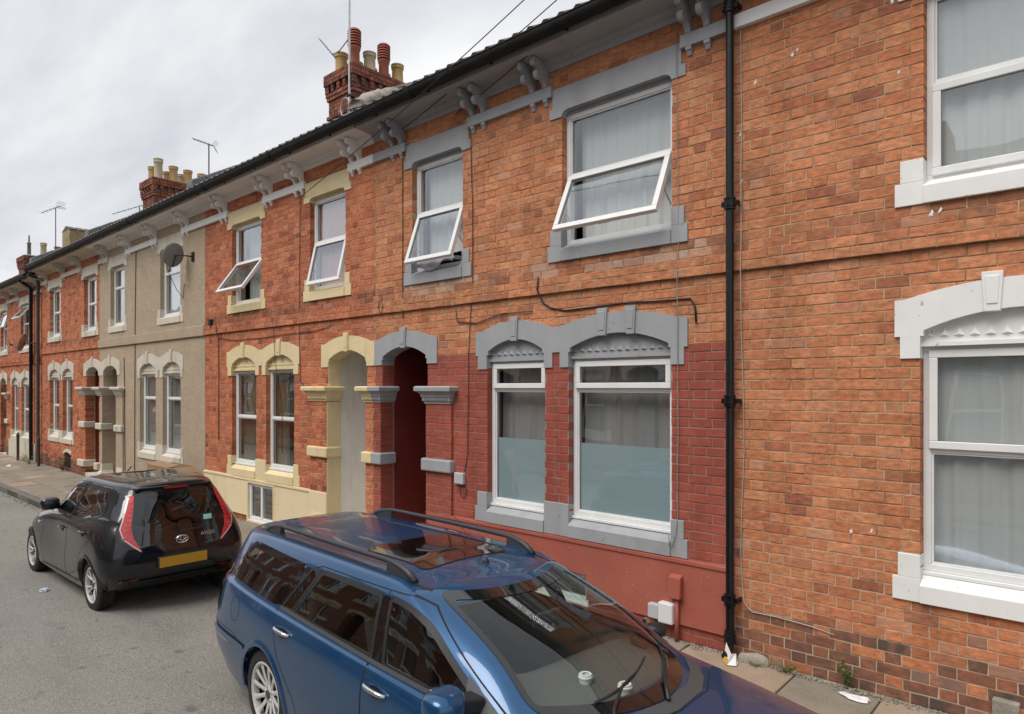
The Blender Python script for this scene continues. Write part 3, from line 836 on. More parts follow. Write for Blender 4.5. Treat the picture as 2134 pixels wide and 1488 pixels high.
def eaves(h, x0, x1, soffit_mt, dz=0, gutter='black_gutter', seed=0, tiles=True, y0=-0.33, joints=()):
    m = MB().hexa([(x0, y0, 5.672 + dz), (x1, y0, 5.672 + dz), (x1, 0.03, 5.645 + dz), (x0, 0.03, 5.645 + dz), (x0, y0, 5.69 + dz), (x1, y0, 5.69 + dz), (x1, 0.03, 5.67 + dz), (x0, 0.03, 5.67 + dz)])
    sf = m.build('soffit', soffit_mt, h)
    c = MB()                                                   # cove moulding at the wall head
    c.prism([(0.02, 5.555 + dz), (-0.022, 5.555 + dz), (-0.034, 5.58 + dz), (-0.05, 5.615 + dz), (-0.09, 5.652 + dz), (0.02, 5.652 + dz)], x0 + .001, x1 - .001, axis='x')
    c.build('cornice', soffit_mt, sf)
    f = MB().box(x0, x1, y0 - 0.018, y0 - 0.001, 5.66 + dz, 5.79 + dz)
    f.build('fascia', soffit_mt, sf)
    g = MB(); cy, cz, r = y0 - 0.085, 5.748 + dz, 0.066         # half round gutter with a rim
    pts = [(cy + r * math.cos(R(a)), cz + 0.02 + r * 1.3 * math.sin(R(a))) for a in range(180, 361, 15)]
    pin = [(cy + (r - .004) * math.cos(R(a)), cz + 0.02 + (r - .004) * 1.3 * math.sin(R(a))) for a in range(360, 179, -15)]
    g.prism([(cy - r, cz + .035)] + pts + [(cy + r, cz + .035)] + pin, x0, x1, axis='x')
    g.tube([(x0, cy - r, cz + .03), (x1, cy - r, cz + .03)], .008, 6)
    gt = g.build('gutter', gutter, h)
    for jx in joints:
        MB().prism([(cy + (r + .007) * math.cos(R(a)), cz + 0.02 + (r + .007) * 1.3 * math.sin(R(a))) for a in range(180, 361, 20)], jx - .05, jx + .05, axis='x').build('gutter_joint', gutter, gt)
    n = int((x1 - x0) / 0.9)
    for i in range(n):
        xx = x0 + (i + .5) * (x1 - x0) / n
        MB().box(xx - .012, xx + .012, cy - .02, y0 - .01, 5.69 + dz, 5.702 + dz).build('gutter_bracket', gutter, gt)
    # roof: plane, then a course of real tiles at the eaves
    pitch = math.tan(R(29)); ridge = 4.3
    zr = lambda y: 5.825 + dz + (y - (y0 - .05)) * pitch
    rf = MB().hexa([(x0, y0 - .05, zr(y0 - .05) - .05), (x1, y0 - .05, zr(y0 - .05) - .05), (x1, ridge, zr(ridge) - .05), (x0, ridge, zr(ridge) - .05),
                    (x0, y0 - .05, zr(y0 - .05) - .02), (x1, y0 - .05, zr(y0 - .05) - .02), (x1, ridge, zr(ridge) - .02), (x0, ridge, zr(ridge) - .02)])
    rf.hexa([(x0, ridge, zr(ridge) - .05), (x1, ridge, zr(ridge) - .05), (x1, ridge + 4.6, 5.9 + dz), (x0, ridge + 4.6, 5.9 + dz), (x0, ridge, zr(ridge) - .02), (x1, ridge, zr(ridge) - .02), (x1, ridge + 4.6, 5.93 + dz), (x0, ridge + 4.6, 5.93 + dz)])
    ro = rf.build('roof', 'slate', h)
    if tiles:
        tm = MB(); W = 0.20                                   # roll tile: a low wave with a turned down lip
        n = 6; V = []
        for j, (yy, zz) in enumerate([(0.0, -0.012), (0.0, 0.012), (0.42, 0.012)]):
            for i in range(n + 1):
                t = i / n; wv = 0.028 * math.exp(-((t - .72) / .17) ** 2)
                V.append((t * W, yy, zz + wv))
        F = [(j * (n + 1) + i, j * (n + 1) + i + 1, (j + 1) * (n + 1) + i + 1, (j + 1) * (n + 1) + i) for j in range(2) for i in range(n)]
        me = tm.add(V, F).mesh('roof_tile', 'slate')
        rnd = random.Random(seed + 5); k = 0
        for row in range(2):
            x = x0 + .02
            while x < x1 - W:
                o = bpy.data.objects.new('roof_tile', me); yy = y0 - .09 + row * .36
                o.location = (x, yy, zr(yy) + .012 + row * .01 + rnd.uniform(-.003, .004)); o.rotation_euler = (R(29) + rnd.uniform(-.01, .01), 0, rnd.uniform(-.012, .012))
                COL.objects.link(o); o.parent = ro
                x += W * .985
    return sf

def coping(h, x, dz=0, cement=True, seed=3):
    """raised party wall with a coping running up the roof slope"""
    pitch = math.tan(R(29)); rnd = random.Random(seed)
    m = MB(); n = 16; prev = None
    for i in range(n):
        a, b = -0.30 + 4.5 * i / n, -0.30 + 4.5 * (i + 1) / n
        za, zb = 5.90 + dz + (a + .45) * pitch, 5.90 + dz + (b + .45) * pitch
        hh = 0.085 + rnd.uniform(-.008, .008); ww = 0.135
        m.hexa([(x - ww, a, za - .1), (x + ww, a, za - .1), (x + ww, b - .012, zb - .1), (x - ww, b - .012, zb - .1), (x - ww * .9, a, za + hh), (x + ww * .9, a, za + hh), (x + ww * .9, b - .012, zb + hh), (x - ww * .9, b - .012, zb + hh)])
    c = m.build('party_wall_coping', 'lead', h, bevel=0.02)
    if cement:
        k = MB(); n = 9
        V = []; F = []
        for i in range(n):
            t = i / (n - 1); a = -0.38 + 0.62 * t; zc = 5.93 + dz + (a + .45) * pitch
            for j in range(8):
                q = math.pi * (j - .5) / 6.5
                V.append((x + .06 + (.15 + rnd.uniform(-.015, .02)) * math.cos(q), a + rnd.uniform(-.015, .015), zc - .055 + (.10 + .05 * math.sin(t * 3) + rnd.uniform(-.02, .02)) * max(-.3, math.sin(q))))
        for i in range(n - 1):
            for j in range(7):
                F.append((i * 8 + j, i * 8 + j + 1, (i + 1) * 8 + j + 1, (i + 1) * 8 + j))
        F.append(list(range(8))); F.append([(n - 1) * 8 + j for j in range(7, -1, -1)])
        k.add(V, F).build('cement_fillet', 'cement', c, smooth=True)
    return c

def chimney(h, x0, x1, y0, y1, zb, zt, pots, dz=0, mt='brick_chimney', seed=1):
    """stack in real bricks with corbelled head; pots: (x, y, kind, height)"""
    rnd = random.Random(seed)
    core = MB().box(x0 + .008, x1 - .008, y0 + .008, y1 - .008, zb, zt - .02).build('chimney', 'mortar_dark', h)
    m = MB(); c = 0; zz = zb
    n = int((zt - zb) / CH)
    for i in range(n):
        za = zt - (i + 1) * CH; o = 0.0
        if i in (0, 1, 2): o = 0.085
        elif i in (3, 4): o = 0.062
        elif i == 5: o = 0.05
        elif i == 6: o = 0.035
        elif i == 11: o = 0.035
        dent = i in (3, 4)
        for face in range(4):
            a, b = (x0 - o, x1 + o) if face in (0, 2) else (y0 - o, y1 + o)
            p = a + (0 if i % 2 else -.11); st = True
            while p < b:
                l = .105 if (dent or (i % 2 == 0)) else SL
                u, v = max(p, a), min(p + l, b)
                if v - u > .02 and not (dent and int((p - a) / .115 + 100) % 2):
                    V, F, _ = brick_geo(v - u, CH - JT, rnd, d=.09 + o)
                    t = (rnd.random(), rnd.random() * .7 if rnd.random() < .4 else .15, .1 * rnd.random())
                    cc = (u + v) / 2
                    for k in range(len(V)):
                        q = V[k]
                        if face == 0: V[k] = (q[0] + cc, y0 - o + q[1], q[2])
                        elif face == 1: V[k] = (x1 + o - q[1], cc + q[0], q[2])
                        elif face == 2: V[k] = (cc - q[0], y1 + o - q[1], q[2])
                        else: V[k] = (x0 - o + q[1], cc - q[0], q[2])
                    m.add([(q[0], q[1], q[2] + za + CH / 2) for q in V], F, 0, t)
                p += l + .01
    stuff(m.build('bricks', mt, core))
    MB().hexa([(x0 - .06, y0 - .06, zt - .004), (x1 + .06, y0 - .06, zt - .004), (x1 + .06, y1 + .06, zt - .004), (x0 - .06, y1 + .06, zt - .004), (x0 + .12, y0 + .12, zt + .06), (x1 - .12, y0 + .12, zt + .06), (x1 - .12, y1 - .12, zt + .06), (x0 + .12, y1 - .12, zt + .06)]).build('flaunching', 'cement', core)
    for (x, y, kind, hh) in pots:
        z = zt + .03; n0 = None
        if kind == 'terminal':
            pr = [(.118, 0), (.112, hh * .42), (.128, hh * .45), (.135, hh * .50), (.14, hh * .53)]
            q = MB().lathe(pr, (x, y, z), 18)
            k0 = .56
            for s in range(5):
                zz = z + hh * (k0 + s * .07)
                q.lathe([(.12, 0), (.15, .006), (.145, hh * .04), (.11, hh * .045)], (x, y, zz), 18)
            q.lathe([(.15, 0), (.145, hh * .02), (.115, hh * .065), (.05, hh * .09)], (x, y, z + hh * .91), 18)
            po = q.build('chimney_pot', 'pot_red', core, angle=35)
            d = MB().lathe([(.10, 0), (.10, hh * .36)], (x, y, z + hh * .54), 14); d.build('louvre_core', 'soot', po)
        elif kind == 'cowl':
            q = MB().lathe([(.085, 0), (.08, hh * .55), (.1, hh * .58), (.1, hh * .62), (.08, hh * .62)], (x, y, z), 16)
            q.tube([(x - .085, y, z + hh * .6), (x - .085, y, z + hh * .8), (x - .05, y, z + hh * .95), (x, y, z + hh), (x + .05, y, z + hh * .95), (x + .085, y, z + hh * .8), (x + .085, y, z + hh * .6)], .02, 6)
            q.build('chimney_pot', 'lead', core, angle=35)
        else:
            q = MB().lathe([(.14, 0), (.135, hh * .1), (.125, hh * .78), (.13, hh * .8), (.145, hh * .81), (.148, hh * .9), (.14, hh * .92), (.152, hh * .95), (.152, hh), (.12, hh), (.112, hh * .6)], (x, y, z), 18)
            q.build('chimney_pot', kind, core, angle=35)
    return core

def interior(h, x0, x1, dz=0, depth=3.2, floor2=3.3, porch=None):
    for (za, zb) in ((0.05, 3.2), (3.3, 5.6)):
        m = MB(); a, b, c, d = x0 + .12, x1 - .12, 0.255, depth
        V = [(a, c, za + dz), (b, c, za + dz), (b, d, za + dz), (a, d, za + dz), (a, c, zb + dz), (b, c, zb + dz), (b, d, zb + dz), (a, d, zb + dz)]
        m.add(V, [(0, 1, 2, 3), (4, 7, 6, 5), (1, 5, 6, 2), (2, 6, 7, 3), (3, 7, 4, 0)])
        m.build('room', 'interior', h)

def curtain(name, label, x0, x1, z0, z1, y, mt, n=9, amp=0.02, seed=0, group=None, sag=0.0):
    rnd = random.Random(seed); nx = max(24, int((x1 - x0) * 60)); nz = 6
    ph = [rnd.uniform(0, 6.28) for _ in range(3)]; fr = [n * rnd.uniform(.8, 1.2), n * 1.9, n * .43]
    f = lambda t, v: amp * ((.35 + .65 * (1 - v)) * (math.sin(t * fr[0] * 6.28 + ph[0] + .4 * v) + .5 * math.sin(t * fr[1] * 6.28 + ph[1]) + .6 * math.sin(t * fr[2] * 6.28 + ph[2])))
    V = []; F = []
    for s in (0,):
        for j in range(nz + 1):
            for i in range(nx + 1):
                t = i / nx; v = j / nz
                V.append((x0 + (x1 - x0) * t, y + f(t, v) + s * .002, z0 + (z1 - z0) * v + (sag * math.sin(t * 3.1) if j == 0 else 0)))
    k = (nx + 1) * (nz + 1)
    for j in range(nz):
        for i in range(nx):
            a = j * (nx + 1) + i
            F.append((a, a + 1, a + nx + 2, a + nx + 1))
    o = MB().add(V, F).build(name, mt, smooth=True)
    tag(o, label, 'curtain', group)
    return o
# ================================================================== the houses
def tone_std(dirty_low=0.0, seed_dark=0.12, blooms=()):
    def f(x, z, r):
        t = min(0.7, max(0.0, r.gauss(0.33, 0.15)))
        if r.random() < seed_dark: t = r.uniform(0.65, 0.95)
        d = 0.0
        if 3.38 < z < 3.6: d = r.uniform(0.1, 0.65)
        elif 3.2 < z < 3.38: d = r.uniform(0, 0.15); t *= .7
        elif r.random() < .06: d = r.uniform(.15, .45)
        if dirty_low and z < dirty_low:
            k = 1 - z / dirty_low
            t = min(1, t + .35 * k + r.uniform(-.1, .25) * k)
            if r.random() < .45 + .5 * k and z < dirty_low * .72: d = max(d, r.uniform(.45, 1.0))
        s = r.uniform(.05, .25) if r.random() < .07 else 0.0
        for a, b in blooms:                               # lime washed down below the sills
            if a < x < b and 3.40 < z < 3.58 and r.random() < .75: s = r.uniform(.3, .75); d *= .5
        return (t, d, s)
    return f
def yoff_std(pil=(), dz=0):
    def f(x, z):
        z -= dz
        if 3.22 < z < 3.405: return -0.034
        if 3.405 < z < 3.49: return -0.017
        for a, b in pil:
            if a - .01 < x < b + .01 and z < 2.1: return -0.03
        return 0.0
    return f

def new_house(label, x0, x1, name='terraced_house', loc=None, rz=0.0, group='houses of the terrace'):
    h = thing(name, label, 'house', (x0, 0, 0) if loc is None else loc, rz, group)
    OXD[h.name] = x0
    return h

def front(h, s, bricks=True):
    """common parts of a terrace front from its spec"""
    dz = s.get('dz', 0); st = s['stone']; x0, x1 = s['x0'], s['x1']
    holes = []; covers = []
    for u in s['upper']:
        a, b = u['o']; l, r = u['l']
        holes.append((a, b, Z['sill_b'] + .1 + dz, Z['soff'] + .10 + dz))
        covers += [(l, r, Z['ear'] + dz, Z['lint'] + dz), (a - .18, b + .18, Z['sill_b'] + dz, Z['sill_t'] + dz)]
        lintel(h, a, b, l, r, st, dz)
        sl, sr = u.get('s', (a - .175, b + .175))
        sill(h, [(a, b)], sl, sr, st, Z['sill_b'], Z['sill_t'], dz)
    for a, b in s['ground']:
        holes.append((a, b, Z['gs_b'] + .1 + dz, Z['crown'] - .06 + dz))
    gl, gr = s['head']
    covers += [(gl, gr, Z['ear_b'] + dz, Z['ear_t'] + dz), (gl, gr, Z['gs_b'] + dz, Z['gs_b'] + .16 + dz)]
    arch_head(h, s['ground'], gl, gr, st, s['keys'], dz)
    sill(h, s['ground'], s['gsill'][0], s['gsill'][1], st, Z['gs_b'], Z['gs_t'], dz, slope=0.09)
    if 'door' in s:
        a, b = s['door']
        holes.append((a, b, 0 + dz, Z['crown'] - .06 + dz))
        l, r = s['dhead']
        covers.append((l, r, Z['ear_b'] + dz, Z['ear_t'] + dz))
        arch_head(h, [(a, b)], l, r, st, [(a + b) / 2], dz, tymp=False, foot=2.565, jamb_d=0.2, ear_in=0.0)
    for q in s.get('holes', []): holes.append(q)
    s['_holes'], s['_covers'] = holes, covers
    # eaves rails and brackets between lintels
    for (a, b, mt, ends) in s['rails']:
        rail(h, a, b, mt, dz)
        if 'l' in ends: bracket_pair(h, a + .17, mt, dz)
        if 'r' in ends: bracket_pair(h, b - .17, mt, dz)
    eaves(h, x0, x1, s.get('soffit', st), dz, seed=int(abs(x0) * 7), joints=s.get('gjoints', ()))
    interior(h, x0, x1, dz)
    return holes, covers

def porch(h, a, b, dz, wall_mt, door_mt, depth=0.95, y0=0.2, step_mt='stone_offwhite'):
    m = MB()
    z1 = 2.84 + dz
    m.box(a - .05, a - .002, y0, depth, dz - .02, z1); m.box(b + .002, b + .05, y0, depth, dz - .02, z1)
    m.box(a - .05, b + .05, y0 + .001, depth, z1, z1 + .04)
    p = m.build('porch_lining', wall_mt, h)
    d = MB().box(a + .07, b - .07, depth - .06, depth - .015, dz + .12, dz + 2.12)
    for i in range(2):
        for j in range(2):
            xa = a + .15 + i * (b - a - .26) / 2; d.box(xa, xa + (b - a - .4) / 2, depth - .075, depth - .05, dz + .3 + j * .85, dz + .95 + j * .95)
    do = d.build('front_door', door_mt, h, bevel=.006)
    f = MB(); f.box(a, a + .07, depth - .09, depth, dz, z1); f.box(b - .07, b, depth - .09, depth, dz, z1); f.box(a + .07, b - .07, depth - .09, depth, dz + 2.13, dz + 2.2); f.box(a + .07, b - .07, depth - .05, depth - .03, dz + 2.2, z1)
    f.build('door_frame', door_mt, do)
    MB().tube([(b - .14, depth - .1, dz + 1.05), (b - .14, depth - .06, dz + 1.05)], .022, 10).build('door_knob', 'chrome', do)
    MB().box(a - .002, b + .002, -.03, depth, dz - .05, dz + .1).build('doorstep', step_mt, h, bevel=.01)

# ---------------------------------------------------------------- orange house on the right
hR = new_house('orange brick terraced house with white painted window surrounds, right of the black downpipe', -2.50, 2.9)
sR = dict(x0=-2.50, x1=2.9, stone='white_paint', upper=[dict(o=(-1.103, .10), l=(-1.22, .22), s=(-1.285, .28))],
          ground=[(-1.124, .05)], head=(-1.285, .21), keys=[-.70, -.37], gsill=(-1.30, .225), door=(1.2, 2.12), dhead=(1.0, 2.32),
          rails=[(-2.498, -1.22, 'white_paint', 'r'), (.22, 2.4, 'white_paint', 'l')], soffit='white_paint')
ho, co = front(hR, sR)
wl = mortar(hR, -2.50, 2.9, -.1, 1.05, ho, 'mortar_pale')
w2 = mortar(hR, -2.50, 2.9, 1.05, 5.72, ho, 'mortar_buff')
lay_bricks(hR, wl, -2.50, 2.9, 0, 12 * CH, ho, co, 'brick_orange', tone_std(.62, .10), 140, None, 3, .08)
lay_bricks(hR, w2, -2.50, 2.9, 12 * CH, 5.70, ho, co, 'brick_orange', tone_std(0, .07), 160, yoff_std(), 4, .08)
window(hR, -1.124, .05, 0.955, 2.57, [(.46, 'sash', 0), (.54, 'fix', 0)], y=.085)
window(hR, -1.103, .10, 3.735, 5.085, [(.62, 'fix', 0), (.66, 'sash', 0)], y=.085)
porch(hR, 1.2, 2.12, 0, 'white_paint', 'dark_door')
MB().box(-.70, -.55, -.05, .02, 0.0, .205).build('vent_block', 'cement', hR, bevel=.01)

# ---------------------------------------------------------------- grey and red house
hG = new_house('terraced house with grey painted stone surrounds and red painted ground floor', -7.55, -2.50)
sG = dict(x0=-7.55, x1=-2.50, stone='grey_paint',
          upper=[dict(o=(-4.355, -3.095), l=(-4.473, -2.994), s=(-4.538, -2.933)), dict(o=(-6.773, -5.845), l=(-6.879, -5.731), s=(-6.927, -5.69))],
          ground=[(-5.434, -4.59), (-4.266, -3.10)], head=(-5.611, -2.933), keys=[-5.01, -3.845, -3.52], gsill=(-5.62, -2.935),
          door=(-7.392, -6.475), dhead=(-7.548, -6.287), holes=[(-4.72, -4.03, .10, .40)],
          rails=[(-7.549, -6.879, 'grey_paint', 'r'), (-5.731, -4.473, 'grey_paint', 'lr'), (-2.994, -2.502, 'grey_paint', 'l')], gjoints=(-6.3,))
ho, co = front(hG, sG)
co2 = co + [(-6.47, -2.5, .15, .73)]
PZ = 32 * CH - .028
wl = mortar(hG, -7.55, -2.50, -.1, PZ, ho, 'mortar_lilac')
w2 = mortar(hG, -7.55, -2.50, PZ, 5.72, ho, 'mortar_buff')
pil = [(-6.475, -6.01), (-7.55, -7.392)]
lay_bricks(hG, wl, -7.55, -2.50, 0, 32 * CH - .03, ho, co2, 'red_masonry_paint', lambda x, z, r: (r.random(), r.uniform(.2, .5) if z < .12 and r.random() < .3 else 0, 0), 130, yoff_std(pil), 5, .05, deep=(-7.392, -6.475), cuts=(-6.01,))
lay_bricks(hG, w2, -7.55, -2.50, 32 * CH, 5.70, ho, co, 'brick_orange', tone_std(0, .07, ((-4.7, -2.8), (-7.0, -5.6))), 170, yoff_std(), 6, .05)
def plinth(h, x0, x1, z0, z1, holes, mt, y=-.028):
    xs = sorted({x0, x1} | {c for q in holes for c in q[:2]}); m = MB()
    for a, b in zip(xs, xs[1:]):
        q = [q for q in holes if q[0] - .001 <= a and b <= q[1] + .001]
        if q:
            m.box(a, b, y, .02, q[0][3], z1)
            if q[0][2] > z0: m.box(a, b, y, .02, z0, q[0][2])
        else:
            m.box(a, b, y, .02, z0, z1)
    m.add([(x0, y - .012, z1 - .03), (x1, y - .012, z1 - .03), (x1, y - .012, z1), (x0, y - .012, z1), (x1, .0, z1 + .006), (x0, .0, z1 + .006)], [(0, 1, 2, 3), (3, 2, 4, 5), (0, 3, 5), (2, 1, 4)])
    return m.build('plinth', mt, h)
plinth(hG, -6.445, -2.545, .15, .73, [(-4.72, -4.03, .15, .40)], 'red_render')
capital(hG, -6.475, -6.03, 'grey_paint', d=.032); belt_block(hG, -6.475, -6.03, 'grey_paint', Z['band_b'], Z['band_t'], d=.032)
capital(hG, -7.55, -7.392, 'grey_paint', fl=0, d=.032); belt_block(hG, -7.549, -7.392, 'grey_paint', Z['band_b'], Z['band_t'], fl=0, d=.032)
porch(hG, -7.392, -6.475, 0, 'porch_red', 'dark_red_door')
window(hG, -4.355, -3.095, 3.735, 5.085, [(.60, 'fix', 0), (.66, 'sash', 25)])
window(hG, -6.773, -5.845, 3.735, 5.085, [(.58, 'fix', 0), (.68, 'sash', 19)])
wa = window(hG, -5.434, -4.59, 0.955, 2.57, [(.27, 'sash', 0), (1.25, 'fix', 0)])
wb = window(hG, -4.266, -3.10, 0.955, 2.57, [(.27, 'sash', 0), (1.25, 'fix', 0)])
for wn, a, b in ((wa, -5.434, -4.59), (wb, -4.266, -3.10)):
    MB().box(a + .05, b - .05, .118, .1195, 1.01, 1.70).build('frosted_film', 'frosted_film', wn)
window(hG, -4.72, -4.03, .10, .40, [(1, 'fix', 0)], y=.03, fw=.045)
# blocks fixed to the plinth, painted over with it
m = MB(); m.hexa([(-3.085, -.10, .385), (-2.965, -.10, .385), (-2.965, -.025, .385), (-3.085, -.025, .385), (-3.085, -.085, .58), (-2.965, -.085, .58), (-2.965, -.025, .60), (-3.085, -.025, .60)])
mb = m.build('cable_cover', 'red_render', hG, bevel=.012)
MB().tube([(-3.015, -.055, .39), (-3.015, -.055, -.0)], .02, 8).build('conduit', 'red_render', hG, smooth=True)
MB().tube([(-3.19, -.03, .16), (-3.19, -.03, 0)], .008, 6).build('conduit', 'red_render', hG)
# downpipe at the party line
dp = MB(); px, py = -2.505, -.085
dp.tube([(px, -.41, 5.70), (px, -.38, 5.64), (px, -.17, 5.55), (px, py, 5.50), (px, py, 5.40), (px, py, .12), (px, py - .02, .07), (px, py - .09, .03)], .033, 14)
dpo = dp.build('downpipe', 'black_pipe', hG, angle=40)
for zc in (5.46, 3.81, 2.155, .488):
    c = MB().lathe([(.037, -.055), (.046, -.05), (.046, -.03), (.051, -.028), (.051, -.01), (.046, -.008), (.046, .03), (.05, .032), (.05, .045), (.037, .05)], (px, py, zc), 16)
    c.box(px - .07, px + .07, py - .012, py + .012, zc - .022, zc + .018); c.box(px + .05, px + .07, py, .0, zc - .02, zc + .016); c.box(px - .07, px - .05, py, .0, zc - .02, zc + .016)
    c.build('pipe_collar', 'black_pipe', dpo, angle=40)
c = MB().lathe([(.037, 0), (.05, .004), (.05, .018), (.045, .02), (.045, .06), (.05, .062), (.05, .075), (.044, .078), (.044, .11), (.037, .112)], (px, py, .12), 16)
c.build('pipe_shoe', 'black_pipe', dpo, angle=40)

# ---------------------------------------------------------------- cream house
hC = new_house('red brick terraced house with cream painted surrounds and cream plinth', -12.815, -7.55)
sC = dict(x0=-12.815, x1=-7.55, stone='cream_paint',
          upper=[dict(o=(-11.736, -10.697), l=(-11.85, -10.58), s=(-11.905, -10.535)), dict(o=(-9.185, -8.255), l=(-9.30, -8.14), s=(-9.355, -8.10))],
          ground=[(-11.736, -10.865), (-10.523, -9.647)], head=(-11.912, -9.465), keys=[-11.30, -10.085], gsill=(-11.912, -9.465),
          door=(-8.677, -7.736), dhead=(-8.856, -7.552), holes=[(-11.09, -10.25, .04, .665)],
          rails=[(-12.814, -11.85, 'white_paint', 'r'), (-10.58, -9.30, 'white_paint', 'lr'), (-8.14, -7.551, 'white_paint', 'l')], soffit='white_paint', gjoints=(-11.9, -9.6))
ho, co = front(hC, sC)
co2 = co + [(-12.8, -8.7, .12, .73)]
wl = mortar(hC, -12.815, -7.55, -.1, 5.72, ho, 'mortar_buff')
def tone_c(x, z, r):
    t, d, s = tone_std(0, .08)(x, z, r)
    if x > -8.0 and z < 2.7: t *= .4
    return (t, d, s * .5)
lay_bricks(hC, wl, -12.815, -7.55, 0, 5.70, ho, co2, 'brick_red', tone_c, 300, yoff_std([(-9.13, -8.677), (-7.736, -7.55)]), 9, .11, deep=(-7.736,), cuts=(-9.13,))
plinth(hC, -12.813, -8.70, .10, .73, [(-11.09, -10.25, .10, .665)], 'cream_render')
MB().box(-10.25, -8.70, -.027, .02, -.02, .10).build('plinth', 'cream_render', hC)
capital(hC, -9.12, -8.677, 'cream_paint', d=.032); belt_block(hC, -9.12, -8.677, 'cream_paint', Z['band_b'], Z['band_t'], d=.032)
capital(hC, -7.736, -7.55, 'cream_paint', fr=0, d=.032); belt_block(hC, -7.736, -7.551, 'cream_paint', Z['band_b'], Z['band_t'], fr=0, d=.032)
def pier_base(h, x0, x1, mt, d=.03, dz=0, y1=.2):
    m = MB(); prof = [(-.05, .085), (.13, .085), (.15, .06), (.16, .075), (.20, .07), (.215, .045), (.23, .045), (.25, .02), (.42, .004)]
    V = []; F = []
    for z, o in prof:
        V += [(x0 - o, y1, z + dz), (x0 - o, -d - o, z + dz), (x1 + o, -d - o, z + dz), (x1 + o, y1, z + dz)]
    for i in range(len(prof) - 1):
        for j in range(3):
            a = i * 4 + j; F.append((a, a + 1, a + 5, a + 4))
    n = (len(prof) - 1) * 4; F.append((n, n + 1, n + 2, n + 3))
    return m.add(V, F).build('pier_base', mt, h)
MB().box(-9.14, -8.674, -.046, .02, -.05, .73).build('plinth', 'cream_render', hC, bevel=.006)
pier_base(hC, -9.06, -8.677, 'cream_render', d=.046)
MB().box(-8.678, -8.668, -.03, .2, .1, 2.06).build('jamb_facing', 'cream_paint', hC)
MB().box(-8.678, -8.668, .0, .2, 2.285, 2.66).build('jamb_facing', 'cream_paint', hC)
porch(hC, -8.677, -7.736, 0, 'porch_white', 'white_paint', depth=1.05)
window(hC, -11.736, -10.697, 3.735, 5.085, [(.60, 'fix', 0), (.66, 'sash', 35)])
window(hC, -9.185, -8.255, 3.735, 5.085, [(.60, 'fix', 0), (.66, 'sash', 13)])
window(hC, -11.736, -10.865, 0.955, 2.57, [(.72, 'fix', 0), (.72, 'fix', 0)])
window(hC, -10.523, -9.647, 0.955, 2.57, [(.72, 'fix', 0), (.72, 'fix', 0)])
wn = window(hC, -11.09, -10.25, .04, .665, [(1, 'fix', 0)], y=.0, fw=.05)
MB().box(-10.70, -10.64, -.002, .06, .09, .615).build('mullion', 'upvc', wn, bevel=.004)
ring(MB(), -11.13, -10.21, .0, .70, .038, -.034, -.001).build('window_board', 'cream_render', hC)

# ---------------------------------------------------------------- pebbledashed house
hP = new_house('beige pebbledashed terraced house carrying a grey satellite dish', -18.79, -12.815)
sP = dict(x0=-18.79, x1=-12.815, stone='stone_offwhite',
          upper=[dict(o=(-17.993, -17.059), l=(-18.12, -16.93), s=(-18.165, -16.90)), dict(o=(-14.961, -13.952), l=(-15.085, -13.83), s=(-15.12, -13.80))],
          ground=[(-16.11, -15.209), (-14.833, -13.929)], head=(-16.26, -13.79), keys=[-15.66, -14.38], gsill=(-16.26, -13.79),
          door=(-18.506, -17.546), dhead=(-18.788, -17.341),
          rails=[(-18.789, -18.12, 'stone_offwhite', 'r'), (-16.93, -15.085, 'white_paint', 'lr'), (-13.83, -12.816, 'white_paint', 'l')], soffit='white_paint', gjoints=(-15.5,))
ho, co = front(hP, sP)
mortar(hP, -18.79, -12.815, -.1, 5.72, ho, 'pebbledash', y0=-.004, grow=0.004)
MB().box(-18.79, -12.817, -.042, .0, 3.235, 3.43).build('string_course', 'pebbledash', hP, bevel=.012)
MB().box(-17.546, -17.1, -.034, 0, 0, 2.08).build('pilaster', 'pebbledash', hP); MB().box(-18.65, -18.506, -.034, 0, 0, 2.08).build('pilaster', 'pebbledash', hP)
capital(hP, -17.546, -17.12, 'stone_offwhite', d=.034); belt_block(hP, -17.546, -17.12, 'stone_offwhite', Z['band_b'], Z['band_t'], d=.034); pier_base(hP, -17.5, -17.12, 'stone_offwhite')
capital(hP, -18.68, -18.506, 'stone_offwhite', fl=0, d=.034); belt_block(hP, -18.68, -18.506, 'stone_offwhite', Z['band_b'], Z['band_t'], fl=0, d=.034); pier_base(hP, -18.62, -18.506, 'stone_offwhite')
porch(hP, -18.506, -17.546, 0, 'pebbledash', 'dark_door', depth=.9)
window(hP, -17.993, -17.059, 3.735, 5.085, [(.42, 'fix', 0), (.84, 'fix', 0)])
window(hP, -14.961, -13.952, 3.735, 5.085, [(.42, 'fix', 0), (.84, 'fix', 0)])
window(hP, -16.11, -15.209, 0.955, 2.57, [(.46, 'fix', 0), (1.0, 'fix', 0)])
window(hP, -14.833, -13.929, 0.955, 2.57, [(.46, 'fix', 0), (1.0, 'fix', 0)])
MB().box(-12.90, -12.80, -.03, .0, 0, .55).build('kicker', 'cement', hP)

